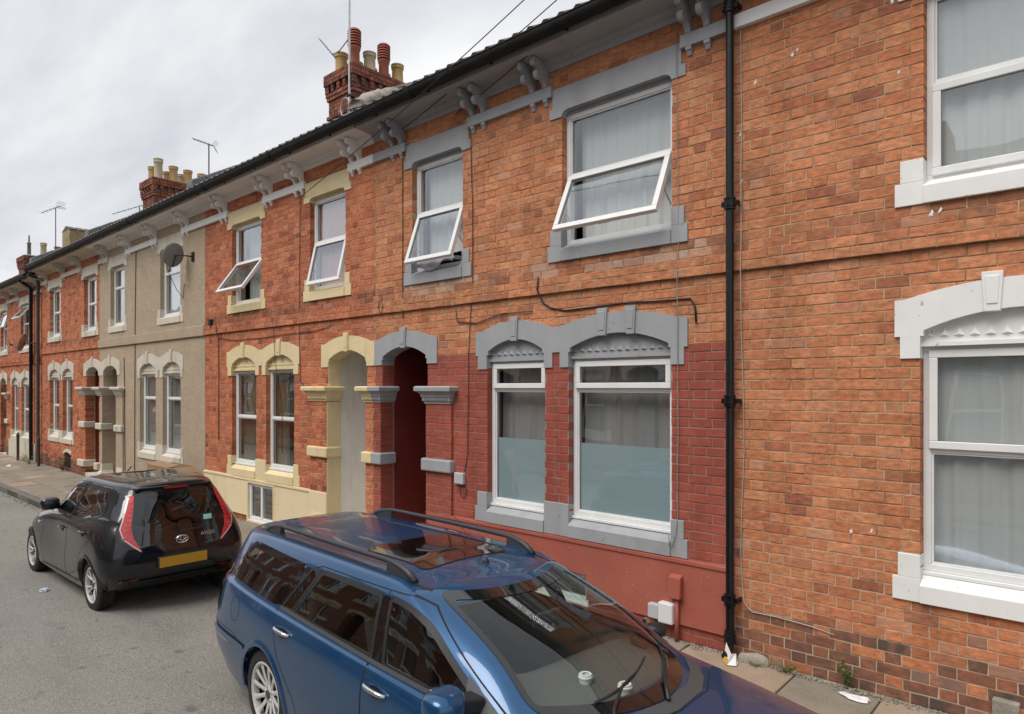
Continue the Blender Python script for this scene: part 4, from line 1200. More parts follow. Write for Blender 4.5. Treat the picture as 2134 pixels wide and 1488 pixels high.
# ---------------------------------------------------------------- brick house left of it
hB = new_house('red brick terraced house with off-white surrounds, left of the pebbledashed house', -23.97, -18.79)
sB = dict(x0=-23.97, x1=-18.79, stone='stone_offwhite',
          upper=[dict(o=(-23.161, -22.112), l=(-23.30, -21.95)), dict(o=(-20.027, -19.042), l=(-20.16, -18.91))],
          ground=[(-23.161, -22.251), (-21.884, -21.008)], head=(-23.33, -20.84), keys=[-22.7, -21.45], gsill=(-23.33, -20.84),
          door=(-19.816, -18.86), dhead=(-20.03, -18.792), holes=[(-21.75, -21.15, 0.05, .5)],
          rails=[(-23.969, -23.30, 'stone_offwhite', 'r'), (-21.95, -20.16, 'stone_offwhite', 'lr')], soffit='stone_offwhite')
ho, co = front(hB, sB)
wl = mortar(hB, -23.97, -18.79, -.1, 5.72, ho, 'mortar_buff')
lay_bricks(hB, wl, -23.97, -18.79, 0, 5.70, ho, co, 'brick_red', tone_std(.5, .1), 0, yoff_std([(-20.2, -19.816)]), 12, .11, deep=(-19.816, -18.86), cuts=(-20.2,))
for a, b, fl, fr in ((-20.2, -19.816, 1, 1), (-18.86, -18.69, 1, 0)):
    capital(hB, a, b, 'stone_offwhite', fl=fl, fr=fr, d=.032); belt_block(hB, a, b, 'stone_offwhite', Z['band_b'], Z['band_t'], fl=fl, fr=fr, d=.032)
    belt_block(hB, a, b, 'stone_offwhite', .25, .42, fl=fl, fr=fr, d=.032, o=.07, name='pier_base')
porch(hB, -19.816, -18.86, 0, 'porch_red', 'dark_door', depth=.9)
for (a, b, zz, zt) in ((-23.161, -22.112, 3.735, 5.085), (-20.027, -19.042, 3.735, 5.085), (-23.161, -22.251, .955, 2.57), (-21.884, -21.008, .955, 2.57)):
    window(hB, a, b, zz, zt, [(1, 'fix', 0), (1, 'fix', 0)], fw=.07, y=.09)
MB().box(-21.75, -21.15, .05, .1, .05, .5).build('cellar_grille', 'soot', hB)
MB().band([(-21.8, .45), (-21.6, .5), (-21.45, .515), (-21.3, .5), (-21.1, .45)], [(-21.8, .52), (-21.6, .585), (-21.45, .6), (-21.3, .585), (-21.1, .52)], -.02, .08).build('cellar_arch', 'stone_offwhite', hB)
pb = MB().tube([(-24.05, -.41, 5.72), (-24.05, -.28, 5.62), (-24.05, -.09, 5.5), (-24.05, -.09, .05)], .045, 10).build('downpipe', 'grey_pipe', hB, angle=40)

# ---------------------------------------------------------------- far house at the left edge, eaves a step lower
hF = new_house('far red brick house with lower eaves at the left edge, left of the twin downpipes', -29.4, -23.97)
sF = dict(x0=-29.4, x1=-23.97, dz=-.19, stone='stone_offwhite',
          upper=[dict(o=(-26.5, -25.45), l=(-26.65, -25.3)), dict(o=(-29.25, -28.40), l=(-29.39, -28.27))],
          ground=[(-27.66, -26.833), (-26.40, -25.45)], head=(-27.82, -25.32), keys=[-27.25, -25.93], gsill=(-27.82, -25.32),
          door=(-29.3, -28.45), dhead=(-29.38, -28.3),
          rails=[(-28.27, -26.65, 'stone_offwhite', 'lr'), (-25.3, -23.99, 'stone_offwhite', 'l')], soffit='stone_offwhite')
ho, co = front(hF, sF)
wl = mortar(hF, -29.4, -23.972, -.3, 5.52, ho, 'mortar_buff')
lay_bricks(hF, wl, -29.4, -23.972, 0, 5.50, ho, co + [(-28.0, -25.2, .0, .55)], 'brick_red', tone_std(.4, .1), 0, yoff_std(dz=-.19), 13, .11, deep=(-28.45,))
capital(hF, -28.45, -28.1, 'stone_offwhite', dz=-.19, d=.02); belt_block(hF, -28.45, -28.1, 'stone_offwhite', Z['band_b'] - .19, Z['band_t'] - .19, d=.02)
MB().box(-28.0, -24.7, -.03, .02, -.05, .55).build('plinth', 'stone_offwhite', hF)
porch(hF, -29.3, -28.45, -.1, 'porch_red', 'dark_door', depth=.9)
for (a, b, zz, zt, li) in ((-26.5, -25.45, 3.545, 4.895, [(.6, 'sash', 38), (.8, 'fix', 0)]), (-29.25, -28.40, 3.545, 4.895, [(.6, 'sash', 15), (.8, 'fix', 0)]), (-27.66, -26.833, .765, 2.38, [(1, 'fix', 0), (1, 'fix', 0)]), (-26.40, -25.45, .765, 2.38, [(1, 'fix', 0), (1, 'fix', 0)])):
    window(hF, a, b, zz, zt, li)
MB().tube([(-24.85, -.41, 5.53), (-24.85, -.28, 5.43), (-24.85, -.09, 5.3), (-24.85, -.09, .05)], .05, 10).build('downpipe', 'black_pipe', hF, angle=40)
# house beyond, only its chimney clears the roofs
hE = new_house('house beyond the left edge, only its red brick chimney with three pots clears the roofs', -41.5, -29.4)
MB().box(-41.5, -29.41, 0, 8, -.3, 5.5).build('wall', 'brick_plain' if 'brick_plain' in MATS else 'brick_red', hE)
MB().prism([(-.4, 5.5), (4.3, 8.1), (9, 5.5)], -41.5, -29.41, axis='x').build('roof', 'slate', hE)

for h_, a_, b_, d_, p_ in ((hR, -2.498, 2.9, 0, ()), (hG, -7.548, -2.502, 0, ()), (hC, -12.813, -7.552, 0, ((-9.125, -8.682),)), (hB, -23.96, -18.792, 0, ((-20.195, -19.822),)), (hF, -29.39, -23.98, -.19, ())):
    m = MB().box(a_, b_, -.0295, .01, 39 * CH + (round(d_ / CH)) * CH + .004, 41 * CH + (round(d_ / CH)) * CH - .004).box(a_, b_, -.0125, .01, 41 * CH + (round(d_ / CH)) * CH - .004, 42 * CH + (round(d_ / CH)) * CH - .004)
    for q in p_: m.box(q[0], q[1], -.0255, .01, 0, 2.07)
    m.build('string_course_bed', 'mortar_buff', h_)
MB().box(-7.731, -7.552, -.0255, .01, 0, 2.07).build('pilaster_bed', 'mortar_buff', hC)
MB().box(-6.47, -6.015, -.0255, .01, 0, 2.07).box(-7.548, -7.397, -.0255, .01, 0, 2.07).build('pilaster_bed', 'mortar_lilac', hG)

# ---------------------------------------------------------------- party wall copings and chimneys
coping(hG, -7.55, 0, True, 3)
coping(hC, -12.815, 0, False, 4)
coping(hP, -18.79, 0, False, 5)
coping(hB, -23.97, 0, False, 6)
ys = [3.16, 3.56, 3.95, 4.34]
chimney(hC, -13.35, -12.40, 2.98, 4.62, 6.6, 9.24,
        [(-12.62, ys[0], 'terminal', .86), (-12.62, ys[1], 'pot_pale', .46), (-12.62, ys[2], 'terminal', .82), (-12.62, ys[3], 'pot_buff', .46),
         (-13.12, ys[0], 'pot_buff', .46), (-13.12, ys[1], 'pot_pale', .4), (-13.12, ys[2], 'pot_buff', .4), (-13.12, ys[3], 'pot_buff', .4)], seed=21)
chimney(hB, -24.55, -23.55, 2.98, 4.9, 6.6, 9.12,
        [(-23.8, 3.2, 'pot_pale', .66), (-23.8, 3.68, 'pot_buff', .52), (-23.8, 4.15, 'pot_buff', .5), (-23.8, 4.62, 'pot_buff', .48),
         (-24.3, 3.2, 'pot_buff', .5), (-24.3, 3.68, 'pot_buff', .44), (-24.3, 4.15, 'pot_pale', .46), (-24.3, 4.62, 'pot_buff', .4)], seed=22)
m = MB().box(-29.5, -28.6, 1.9, 3.1, 6.2, 8.05); st = m.build('chimney', 'stone_buff' if 'stone_buff' in MATS else 'cement', hF, bevel=.03)
for i in range(4):
    MB().prism([(-29.55, 8.05), (-28.55, 8.05), (-29.05, 8.22)], 1.9 + i * .3, 2.14 + i * .3).build('ridge_tile', 'slate', st)
chimney(hE, -41.3, -40.0, 3.0, 4.6, 6.2, 8.75, [(-40.2, 3.2, 'cowl', 1.0), (-40.2, 3.8, 'pot_pale', .7), (-40.2, 4.4, 'pot_red', .6)], seed=23)

# flecks of old white paint on the orange bricks
rf_ = random.Random(31)
for (x, z, r_) in ((-2.32, 4.80, .035), (-2.02, 4.93, .03), (-1.98, 4.95, .02), (-1.30, 5.08, .03), (-1.26, 4.55, .02), (-1.58, 1.18, .03), (-1.44, 1.20, .025), (-2.45, 4.4, .03), (-2.44, 4.0, .025), (-1.05, 3.49, .035), (-1.0, 3.50, .03)):
    P = [(x + q_ * .55 * math.cos(k * .42) + .3 * (q_ * math.sin(k * .42)), z + q_ * math.sin(k * .42)) for k in range(15) for q_ in (r_ * rf_.uniform(.25, .95),)]
    MB().prism(P, -.0035 if z < 3.4 or z > 3.5 else -.022, .004).build('paint_fleck', 'white_paint', hR)
# ================================================================== cars
def cr(p0, p1, p2, p3, t):
    return 0.5 * ((2 * p1) + (p2 - p0) * t + (2 * p0 - 5 * p1 + 4 * p2 - p3) * t * t + (3 * p1 - p0 - 3 * p2 + p3) * t ** 3)
def crs(P, n, lo=None, hi=None):
    """dense Catmull-Rom through points P; lo/hi are phantom ends"""
    Q = [lo if lo is not None else P[0] * 2 - P[1]] + list(P) + [hi if hi is not None else P[-1] * 2 - P[-2]]
    out = []
    for i in range(1, len(Q) - 2):
        for k in range(n):
            out.append(cr(Q[i - 1], Q[i], Q[i + 1], Q[i + 2], k / n))
    out.append(P[-1].copy())
    return out
def flipy(v):
    return Vector((v.x, -v.y, v.z))
def inpoly(x, y, P):
    c = False; j = len(P) - 1
    for i in range(len(P)):
        if (P[i][1] > y) != (P[j][1] > y) and x < (P[j][0] - P[i][0]) * (y - P[i][1]) / (P[j][1] - P[i][1]) + P[i][0]:
            c = not c
        j = i
    return c
def roundp(P, r, n=6):
    out = []; N = len(P)
    for i in range(N):
        p = Vector((*P[i], 0)); a = Vector((*P[i - 1], 0)); b = Vector((*P[(i + 1) % N], 0))
        rr = r[i] if isinstance(r, (list, tuple)) else r
        da = a - p; db = b - p; rr = min(rr, da.length * .45, db.length * .45)
        s = p + da.normalized() * rr; e = p + db.normalized() * rr
        for k in range(n + 1):
            t = k / n; q = s * (1 - t) ** 2 + p * 2 * t * (1 - t) + e * t * t
            out.append((q.x, q.y))
    return out
def resamp(P, d, closed=True):
    out = []; N = len(P)
    for i in range(N if closed else N - 1):
        a, b = P[i], P[(i + 1) % N]; L = math.hypot(b[0] - a[0], b[1] - a[1]); k = max(1, int(L / d + .5))
        if L < 1e-6: continue
        for j in range(k):
            out.append((a[0] + (b[0] - a[0]) * j / k, a[1] + (b[1] - a[1]) * j / k))
    if not closed: out.append(P[-1])
    return out
def offp(P, d, closed=True):
    N = len(P); out = []
    ar = sum(P[i][0] * P[(i + 1) % N][1] - P[(i + 1) % N][0] * P[i][1] for i in range(N)) if closed else 1
    s = 1 if ar > 0 else -1
    for i in range(N):
        a = P[i - 1] if (i or closed) else P[i]; b = P[(i + 1) % N] if (i < N - 1 or closed) else P[i]
        dx, dy = b[0] - a[0], b[1] - a[1]; L = math.hypot(dx, dy) or 1
        out.append((P[i][0] + s * dy / L * d, P[i][1] - s * dx / L * d))
    return out

class Car:
    def __init__(s, root, rows, sx=1, sy=1, sz=1, nr=5, nk=26):
        s.root = root
        G = [[Vector((x * sx, y * sy, z * sz)) for x, y, z in r] for r in rows]
        G = [crs(r, nk, flipy(r[1]), flipy(r[-2])) for r in G]
        K = len(G[0]); cols = []
        for k in range(K):
            c = [g[k] for g in G]
            cols.append(crs(c, nr, None, flipy(c[-2])))
        s.K, s.Rn = K, len(cols[0])
        s.V = [cols[k][r] for k in range(K) for r in range(s.Rn)]
        for v in s.V:
            v.y = max(0.0, v.y)
        s.F = []
        for k in range(K - 1):
            for r in range(s.Rn - 1):
                a = k * s.Rn + r
                s.F.append((a, a + s.Rn, a + s.Rn + 1, a + 1))
        # whole body: mirrored
        n = len(s.V); V2 = s.V + [flipy(v) for v in s.V]; F2 = s.F + [tuple(n + i for i in f[::-1]) for f in s.F]
        bm = bmesh.new()
        bv = [bm.verts.new(v) for v in V2]
        for f in F2:
            try: bm.faces.new([bv[i] for i in f])
            except ValueError: pass
        bmesh.ops.remove_doubles(bm, verts=bm.verts, dist=0.0008)
        bmesh.ops.dissolve_degenerate(bm, edges=bm.edges, dist=0.0005)
        bmesh.ops.recalc_face_normals(bm, faces=bm.faces)
        bm.normal_update()
        tot = sum(f.normal.y * f.calc_center_median().y for f in bm.faces)
        if tot < 0:
            bmesh.ops.reverse_faces(bm, faces=bm.faces); bm.normal_update()
        s.bm = bm; s.bvh = BVHTree.FromBMesh(bm)
        s.cut = []; s.panel = []
    def hit(s, view, a, b, off=0.0):
        o, d = {'side+': ((a, 3, b), (0, -1, 0)), 'side-': ((a, -3, b), (0, 1, 0)), 'front': ((8, a, b), (-1, 0, 0)), 'rear': ((-8, a, b), (1, 0, 0)), 'top': ((a, b, 5), (0, 0, -1))}[view]
        p, n, i, dd = s.bvh.ray_cast(Vector(o), Vector(d))
        if p is None:
            return None
        if n.dot(Vector(d)) > 0: n = -n
        return p + n * off
    def in_cut(s, c, n):
        for view, P, test in s.cut:
            if view == 'side':
                if abs(n.y) > .25 and inpoly(c.x, c.z, P) and test(c): return True
            elif view == 'front':
                if n.x > .12 and inpoly(c.y, c.z, P) and test(c): return True
            elif view == 'rear':
                if n.x < -.12 and inpoly(c.y, c.z, P) and test(c): return True
            elif view == 'top':
                if n.z > .5 and inpoly(c.x, c.y, P) and test(c): return True
        return False
    def cuts(s, view, P, grow=-.006, test=lambda c: True):
        s.cut.append((view, offp(P, grow), test))
    def bodies(s, paint, doors, lining='cabin_dark'):
        """split the shell into body and doors, keeping smooth normals across the splits"""
        bm = s.bm; bm.verts.index_update(); bm.verts.ensure_lookup_table()
        groups = {}; lin = []
        for f in bm.faces:
            c = f.calc_center_median(); n = f.normal
            if s.in_cut(c, n): continue
            lin.append(f)
            key = 'body'
            if abs(n.y) > .3:
                for nm, P in doors:
                    if inpoly(c.x, c.z, P): key = (nm, c.y > 0); break
            groups.setdefault(key, []).append(f)
        res = {}
        for key, fs in groups.items():
            m = MB(); idx = {}; nr = []
            for f in fs:
                q = []
                for v in f.verts:
                    if v.index not in idx:
                        idx[v.index] = len(m.v); m.v.append(tuple(v.co)); nr.append(tuple(v.normal))
                    q.append(idx[v.index])
                m.f.append(q); m.m.append(0)
            o = m.build('body' if key == 'body' else 'door', paint, s.root, smooth=True)
            o.data.normals_split_custom_set_from_vertices(nr)
            res[key] = o
        m = MB(); idx = {}
        for f in lin:
            q = []
            for v in f.verts:
                if v.index not in idx:
                    idx[v.index] = len(m.v); m.v.append(tuple(v.co - v.normal * .016))
                q.append(idx[v.index])
            m.f.append(q[::-1]); m.m.append(0)
        m.build('lining', lining, s.root, smooth=True)
        s.res = res
        return res
    def sheet(s, view, P, off, name, mt, parent, d=.05, thick=0.0):
        """panel of any outline laid on the body"""
        P = resamp(P, d * .7)
        xs = [p[0] for p in P]; ys = [p[1] for p in P]; pts = [Vector(p) for p in P]; n = len(pts)
        x = min(xs) + d / 2
        inner = offp(P, -d * .4)
        while x < max(xs):
            y = min(ys) + d / 2
            while y < max(ys):
                if inpoly(x, y, inner): pts.append(Vector((x, y)))
                y += d
            x += d
        vo, eo, fo, *_ = delaunay_2d_cdt(pts, [(i, (i + 1) % n) for i in range(n)], [list(range(n))], 1, 1e-6)
        V = []; ok = []
        for p in vo:
            h = s.hit(view, p.x, p.y, off); V.append(h if h is not None else Vector((0, 0, 0))); ok.append(h is not None)
        m = MB()
        F = [list(f) for f in fo if all(ok[i] for i in f)]
        # orient outward
        d0 = {'side+': Vector((0, 1, 0)), 'side-': Vector((0, -1, 0)), 'front': Vector((1, 0, 0)), 'rear': Vector((-1, 0, 0)), 'top': Vector((0, 0, 1))}[view]
        for f in F:
            nn_ = (V[f[1]] - V[f[0]]).cross(V[f[2]] - V[f[0]])
            if nn_.dot(d0) < 0: f.reverse()
        m.add(V, F)
        return m.build(name, mt, parent, smooth=True)
    def ribbon(s, view, P, w, off, name, mt, parent, closed=False, d=.03, wi=None):
        """strip of width w along a line; wi = inner offset"""
        P = resamp(P, d, closed)
        A = offp(P, w / 2 if wi is None else w, closed); B = offp(P, -w / 2 if wi is None else -wi, closed)
        V = []; good = []
        for a, b in zip(A, B):
            ha, hb = s.hit(view, a[0], a[1], off), s.hit(view, b[0], b[1], off)
            good.append(ha is not None and hb is not None and (ha - hb).length < (w + (wi or 0)) * 4 + .03)
            V += [ha or Vector((0, 0, 0)), hb or Vector((0, 0, 0))]
        n = len(P); F = []
        for i in range(n if closed else n - 1):
            j = (i + 1) % n
            if good[i] and good[j]: F.append([2 * i, 2 * i + 1, 2 * j + 1, 2 * j])
        if not F: return None
        d0 = {'side+': Vector((0, 1, 0)), 'side-': Vector((0, -1, 0)), 'front': Vector((1, 0, 0)), 'rear': Vector((-1, 0, 0)), 'top': Vector((0, 0, 1))}[view]
        for f in F:
            if (V[f[1]] - V[f[0]]).cross(V[f[2]] - V[f[0]]).dot(d0) < 0: f.reverse()
        return MB().add(V, F).build(name, mt, parent, smooth=True)
    def glaze(s, view, P, name, glass, seal='black_trim', w=.014, wi=.02, parent=None, off=.001):
        g = s.sheet(view, P, off, name, glass, parent or s.root)
        s.ribbon(view, P, w, off + .003, 'seal', seal, g, True, .025, wi=wi)
        return g

def wheel(root, x, y, z, r, rr, w, spokes, twin=0.0, name='wheel', side=1, hubdark=False):
    """side = +1 when the outer face looks to +y"""
    t = MB()
    prof = [(rr - .005, -w / 2 + .012), (rr + .012, -w / 2), (r - .03, -w / 2 + .004), (r - .012, -w / 2 + .012), (r, -w / 2 + .03)]
    nb = 5
    for k in range(nb):
        a = -w / 2 + .03 + (w - .06) * (k + .35) / nb; b = -w / 2 + .03 + (w - .06) * (k + .65) / nb
        prof += [(r, a), (r - .007, a + .002), (r - .007, b - .002), (r, b)] if 0 < k else [(r, a)]
    prof += [(r, w / 2 - .03), (r - .012, w / 2 - .012), (r - .03, w / 2 - .004), (rr + .012, w / 2), (rr - .005, w / 2 - .012)]
    t.lathe(prof, (0, 0, 0), 44, 'y', caps=False)
    hub = MB().lathe([(rr * .95, -side * (w / 2 - .02)), (rr * .95, side * (w / 2 - .085))], (0, 0, 0), 30, 'y')
    wo = hub.build(name, 'alloy_dark', root)
    wo.location = (x, y, z)
    wo.rotation_euler = (0, random.uniform(0, 1), 0)
    ty = t.build('tyre', 'tyre_rubber', wo, angle=30)
    q = MB(); f = w / 2 * side
    q.lathe([(rr, f - .045 * side), (rr + .004, f - .006 * side), (rr - .008, f - .002 * side), (rr - .02, f - .012 * side), (rr - .024, f - .05 * side)], (0, 0, 0), 44, 'y', caps=False)
    for i in range(spokes):
        for tw in ((-twin, twin) if twin else (0,)):
            a = 2 * math.pi * i / spokes
            ca, sa = math.cos(a + tw), math.sin(a + tw); cb, sb = math.cos(a + tw * .3), math.sin(a + tw * .3)
            n = 4; V = []
            for j in range(n + 1):
                u = j / n; rad = .03 + (rr - .045) * u
                cx, sx_ = cb + (ca - cb) * u, sb + (sa - sb) * u
                wd = (.020 - .007 * math.sin(u * 3.1)) * (.8 if twin else 1.0) * (rr / .2); yy = f - (.012 + .028 * (1 - u) ** 1.5) * side
                px, pz = -sx_, cx
                V += [(cx * rad - px * wd, yy - .006 * side, sx_ * rad - pz * wd), (cx * rad - px * wd * .4, yy, sx_ * rad - pz * wd * .4), (cx * rad + px * wd * .4, yy, sx_ * rad + pz * wd * .4), (cx * rad + px * wd, yy - .006 * side, sx_ * rad + pz * wd),
                      (cx * rad, yy - .03 * side, sx_ * rad)]
            F = []
            for j in range(n):
                for k in range(5):
                    l = (k + 1) % 5
                    F.append((j * 5 + k, j * 5 + l, j * 5 + 5 + l, j * 5 + 5 + k))
            q.add(V, F)
    q.lathe([(.055, f - .05 * side), (.055, f - .036 * side), (.045, f - .03 * side), (.012, f - .028 * side)], (0, 0, 0), 20, 'y')
    rm = q.build('rim', 'alloy', wo)
    bm = bmesh.new(); bm.from_mesh(rm.data); bmesh.ops.recalc_face_normals(bm, faces=bm.faces); bm.to_mesh(rm.data); bm.free()
    smooth_by_angle(rm.data, 35)
    h = MB().lathe([(.03, f - .03 * side), (.03, f - .023 * side), (.022, f - .02 * side)], (0, 0, 0), 16, 'y'); h.build('hub_cap', 'alloy_dark' if hubdark else 'grey_trim', wo)
    for i in range(5):
        a = 2 * math.pi * (i + .5) / 5
        MB().lathe([(.009, f - .034 * side), (.009, f - .026 * side)], (.046 * math.cos(a), 0, .046 * math.sin(a)), 8, 'y').build('wheel_bolt', 'chrome', wo)
    return wo

def arch(car, x, z, ra, lip=.03, mt='blue_paint', liner=True, flare=.010, zmin=.18):
    P = [(x + ra * math.cos(a), z + ra * math.sin(a)) for a in [math.pi * 2 * k / 48 for k in range(48)]]
    car.cut.append(('side', P, lambda c: abs(c.y) > .4))
    return P
def arch_trim(car, x, z, ra, lip, mt, flare, zmin, ymin=.42):
    for view, sg in (('side+', 1), ('side-', -1)):
        V = []; n = 40; cnt = 0
        for k in range(n + 1):
            a = math.pi * (-.04 + 1.08 * k / n)
            pts = []
            for (rad, off) in ((ra + lip, .001), (ra + lip * .5, flare * .8), (ra + .002, flare), (ra - .012, flare * .4)):
                xx, zz = x + rad * math.cos(a), max(zmin + .07, z + rad * math.sin(a))
                h = car.hit(view, xx, zz, off)
                pts.append(h if h is not None else Vector((xx, sg * .8, zz)))
            e = pts[-1].copy(); e.y -= sg * .05
            inner = e.copy(); inner.y = sg * ymin
            V += pts + [e, inner]
        F = []
        for k in range(n):
            for j in range(4):
                F.append([k * 6 + j, k * 6 + j + 1, k * 6 + 7 + j, k * 6 + 6 + j])
        m = MB().add(V, F)
        o = m.build('arch_lip', mt, car.root, smooth=True)
        bm = bmesh.new(); bm.from_mesh(o.data)
        for f in bm.faces:
            if f.normal.y * sg < 0: f.normal_flip()
        bm.to_mesh(o.data); bm.free()
        F = [[k * 6 + 4, k * 6 + 5, k * 6 + 11, k * 6 + 10] for k in range(n)]
        MB().add(V, F + [[k * 6 + 5 for k in range(n + 1)]]).build('wheel_well', 'cabin_dark', car.root)

def seat(root, x, y, z0, mt, w=.48, back=.62, facing=1, name='seat'):
    m = MB()
    m.hexa([(x - .25, y - w / 2, z0), (x + .28, y - w / 2, z0 + .03), (x + .28, y + w / 2, z0 + .03), (x - .25, y + w / 2, z0), (x - .25, y - w / 2, z0 + .14), (x + .28, y - w / 2, z0 + .19), (x + .28, y + w / 2, z0 + .19), (x - .25, y + w / 2, z0 + .14)])
    m.hexa([(x - .30, y - w / 2, z0 + .1), (x - .18, y - w / 2, z0 + .1), (x - .18, y + w / 2, z0 + .1), (x - .30, y + w / 2, z0 + .1), (x - .50, y - w * .42, z0 + back), (x - .40, y - w * .42, z0 + back), (x - .40, y + w * .42, z0 + back), (x - .50, y + w * .42, z0 + back)])
    o = m.build(name, mt, root, bevel=.045)
    MB().hexa([(x - .50, y - .12, z0 + back + .05), (x - .42, y - .12, z0 + back + .05), (x - .42, y + .12, z0 + back + .05), (x - .50, y + .12, z0 + back + .05), (x - .53, y - .11, z0 + back + .22), (x - .46, y - .11, z0 + back + .22), (x - .46, y + .11, z0 + back + .22), (x - .53, y + .11, z0 + back + .22)]).build('headrest', mt, o, bevel=.035)
    return o
def text_mesh(txt, size, depth, name, mt, parent, M):
    cu = bpy.data.curves.new(name, 'FONT'); cu.body = txt; cu.size = size; cu.extrude = depth; cu.align_x = 'CENTER'; cu.align_y = 'CENTER'
    t = bpy.data.objects.new(name, cu); COL.objects.link(t)
    dg = bpy.context.evaluated_depsgraph_get(); me = bpy.data.meshes.new_from_object(t.evaluated_get(dg))
    bpy.data.objects.remove(t); bpy.data.curves.remove(cu)
    me.transform(M); me.materials.clear(); me.materials.append(MATS[mt])
    o = bpy.data.objects.new(name, me); COL.objects.link(o); o.parent = parent
    return o
def loopfix(o):
    bm = bmesh.new(); bm.from_mesh(o.data); bmesh.ops.recalc_face_normals(bm, faces=bm.faces); bm.to_mesh(o.data); bm.free()

# ------------------------------------------------------------------ blue estate car
def blue_estate(ax, yc, yaw, sx, sy, sz):
    root = thing('estate_car', 'dark blue estate car with black roof rails and sunroof, nearest the camera', 'car', (ax, yc, ROAD_Z + .015), yaw)
    rows = [
        [(-1.04, 0, .30), (-1.03, .5, .30), (-.93, .78, .30), (-.3, .86, .22), (1.3, .87, .20), (2.4, .87, .22), (3.3, .78, .22), (3.6, .5, .22), (3.64, 0, .22)],
        [(-1.13, 0, .46), (-1.12, .5, .46), (-1.00, .82, .47), (-.3, .90, .46), (1.3, .905, .42), (2.5, .90, .45), (3.38, .80, .45), (3.64, .45, .45), (3.69, 0, .45)],
        [(-1.13, 0, .66), (-1.12, .5, .66), (-1.00, .815, .67), (-.3, .908, .66), (1.3, .908, .62), (2.5, .90, .64), (3.36, .77, .62), (3.62, .42, .60), (3.67, 0, .60)],
        [(-1.09, 0, .88), (-1.08, .5, .88), (-.95, .79, .89), (-.3, .892, .86), (1.3, .895, .82), (2.4, .87, .78), (3.2, .72, .75), (3.5, .38, .70), (3.56, 0, .70)],
        [(-1.06, 0, 1.0), (-1.05, .5, 1.0), (-.92, .765, 1.0), (-.3, .855, .975), (1.3, .858, .935), (2.1, .81, .90), (2.55, .62, .92), (2.65, .33, .945), (2.68, 0, .955)],
        [(-1.05, 0, 1.03), (-1.04, .48, 1.03), (-.90, .74, 1.03), (-.3, .826, 1.01), (1.3, .830, .965), (1.90, .77, .945), (2.07, .56, .965), (2.19, .3, .98), (2.23, 0, .985)],
        [(-1.00, 0, 1.2), (-.99, .45, 1.2), (-.86, .68, 1.2), (-.3, .748, 1.2), (1.15, .748, 1.185), (1.60, .685, 1.165), (1.72, .51, 1.19), (1.81, .28, 1.205), (1.84, 0, 1.21)],
        [(-.95, 0, 1.37), (-.94, .42, 1.365), (-.80, .62, 1.355), (-.3, .66, 1.365), (.95, .66, 1.37), (1.22, .605, 1.352), (1.30, .46, 1.377), (1.36, .25, 1.39), (1.38, 0, 1.395)],
        [(-.90, 0, 1.415), (-.89, .40, 1.41), (-.76, .56, 1.40), (-.3, .592, 1.415), (.85, .592, 1.42), (1.08, .545, 1.395), (1.14, .41, 1.41), (1.19, .22, 1.42), (1.21, 0, 1.425)],
        [(-.75, 0, 1.435), (-.74, .25, 1.432), (-.65, .34, 1.43), (-.3, .35, 1.445), (.75, .35, 1.452), (.93, .33, 1.435), (.98, .25, 1.44), (1.02, .13, 1.445), (1.03, 0, 1.446)],
        [(-.6, 0, 1.442), (-.6, 0, 1.442), (-.55, 0, 1.442), (-.3, 0, 1.455), (.68, 0, 1.462), (.8, 0, 1.456), (.83, 0, 1.455), (.85, 0, 1.455), (.85, 0, 1.455)]]
    car = Car(root, rows, sx, sy, sz)
    X = lambda P: [(x * sx, z * sz) for x, z in P]
    YZ = lambda P: [(y * sy, z * sz) for y, z in P]
    ra = .345
    wr = -.10 * sx
    arch(car, wr, .31, ra); arch(car, 2.754 * sx, .31, ra)
    qw = roundp(X([(-.80, 1.06), (-.02, 1.025), (.17, 1.315), (-.60, 1.335)]), .05)
    rw = roundp(X([(.20, 1.018), (1.02, .990), (.95, 1.328), (.36, 1.325)]), .03)
    rq = roundp(X([(.05, 1.024), (.17, 1.019), (.335, 1.322), (.235, 1.318)]), .012)
    fw = roundp(X([(1.12, .986), (1.83, .972), (1.36, 1.255), (1.18, 1.315), (1.03, 1.33)]), [.03, .02, .1, .12, .03])
    for P in (qw, rw, rq, fw): car.cuts('side', P)
    ws = roundp(YZ([(-.60, 1.0), (.60, 1.0), (.515, 1.365), (-.515, 1.365)]), .04)
    ws = [(y, z - .02 * (1 - (y / .6) ** 2) * 0 + (.012 * (1 - (y / .55) ** 2) if z > 1.2 * sz else 0)) for y, z in ws]
    car.cuts('front', ws, -.01, lambda c: c.x > 1.0 * sx)
    tg = roundp(YZ([(-.58, 1.07), (.58, 1.07), (.50, 1.35), (-.50, 1.35)]), .06)
    car.cuts('rear', tg, -.006, lambda c: c.x < -.7 * sx)
    fd = X([(1.03, .26), (1.97, .26), (2.03, .60), (1.95, .955), (1.30, 1.335), (1.16, 1.365), (1.0, 1.362)])
    rd = X([(.36, .30), (1.025, .26), (.995, 1.362), (.32, 1.352), (.17, 1.30), (.0, .98), (.12, .70), (.32, .48)])
    res = car.bodies('blue_paint', [('f', fd), ('r', rd)], 'cabin_beige')
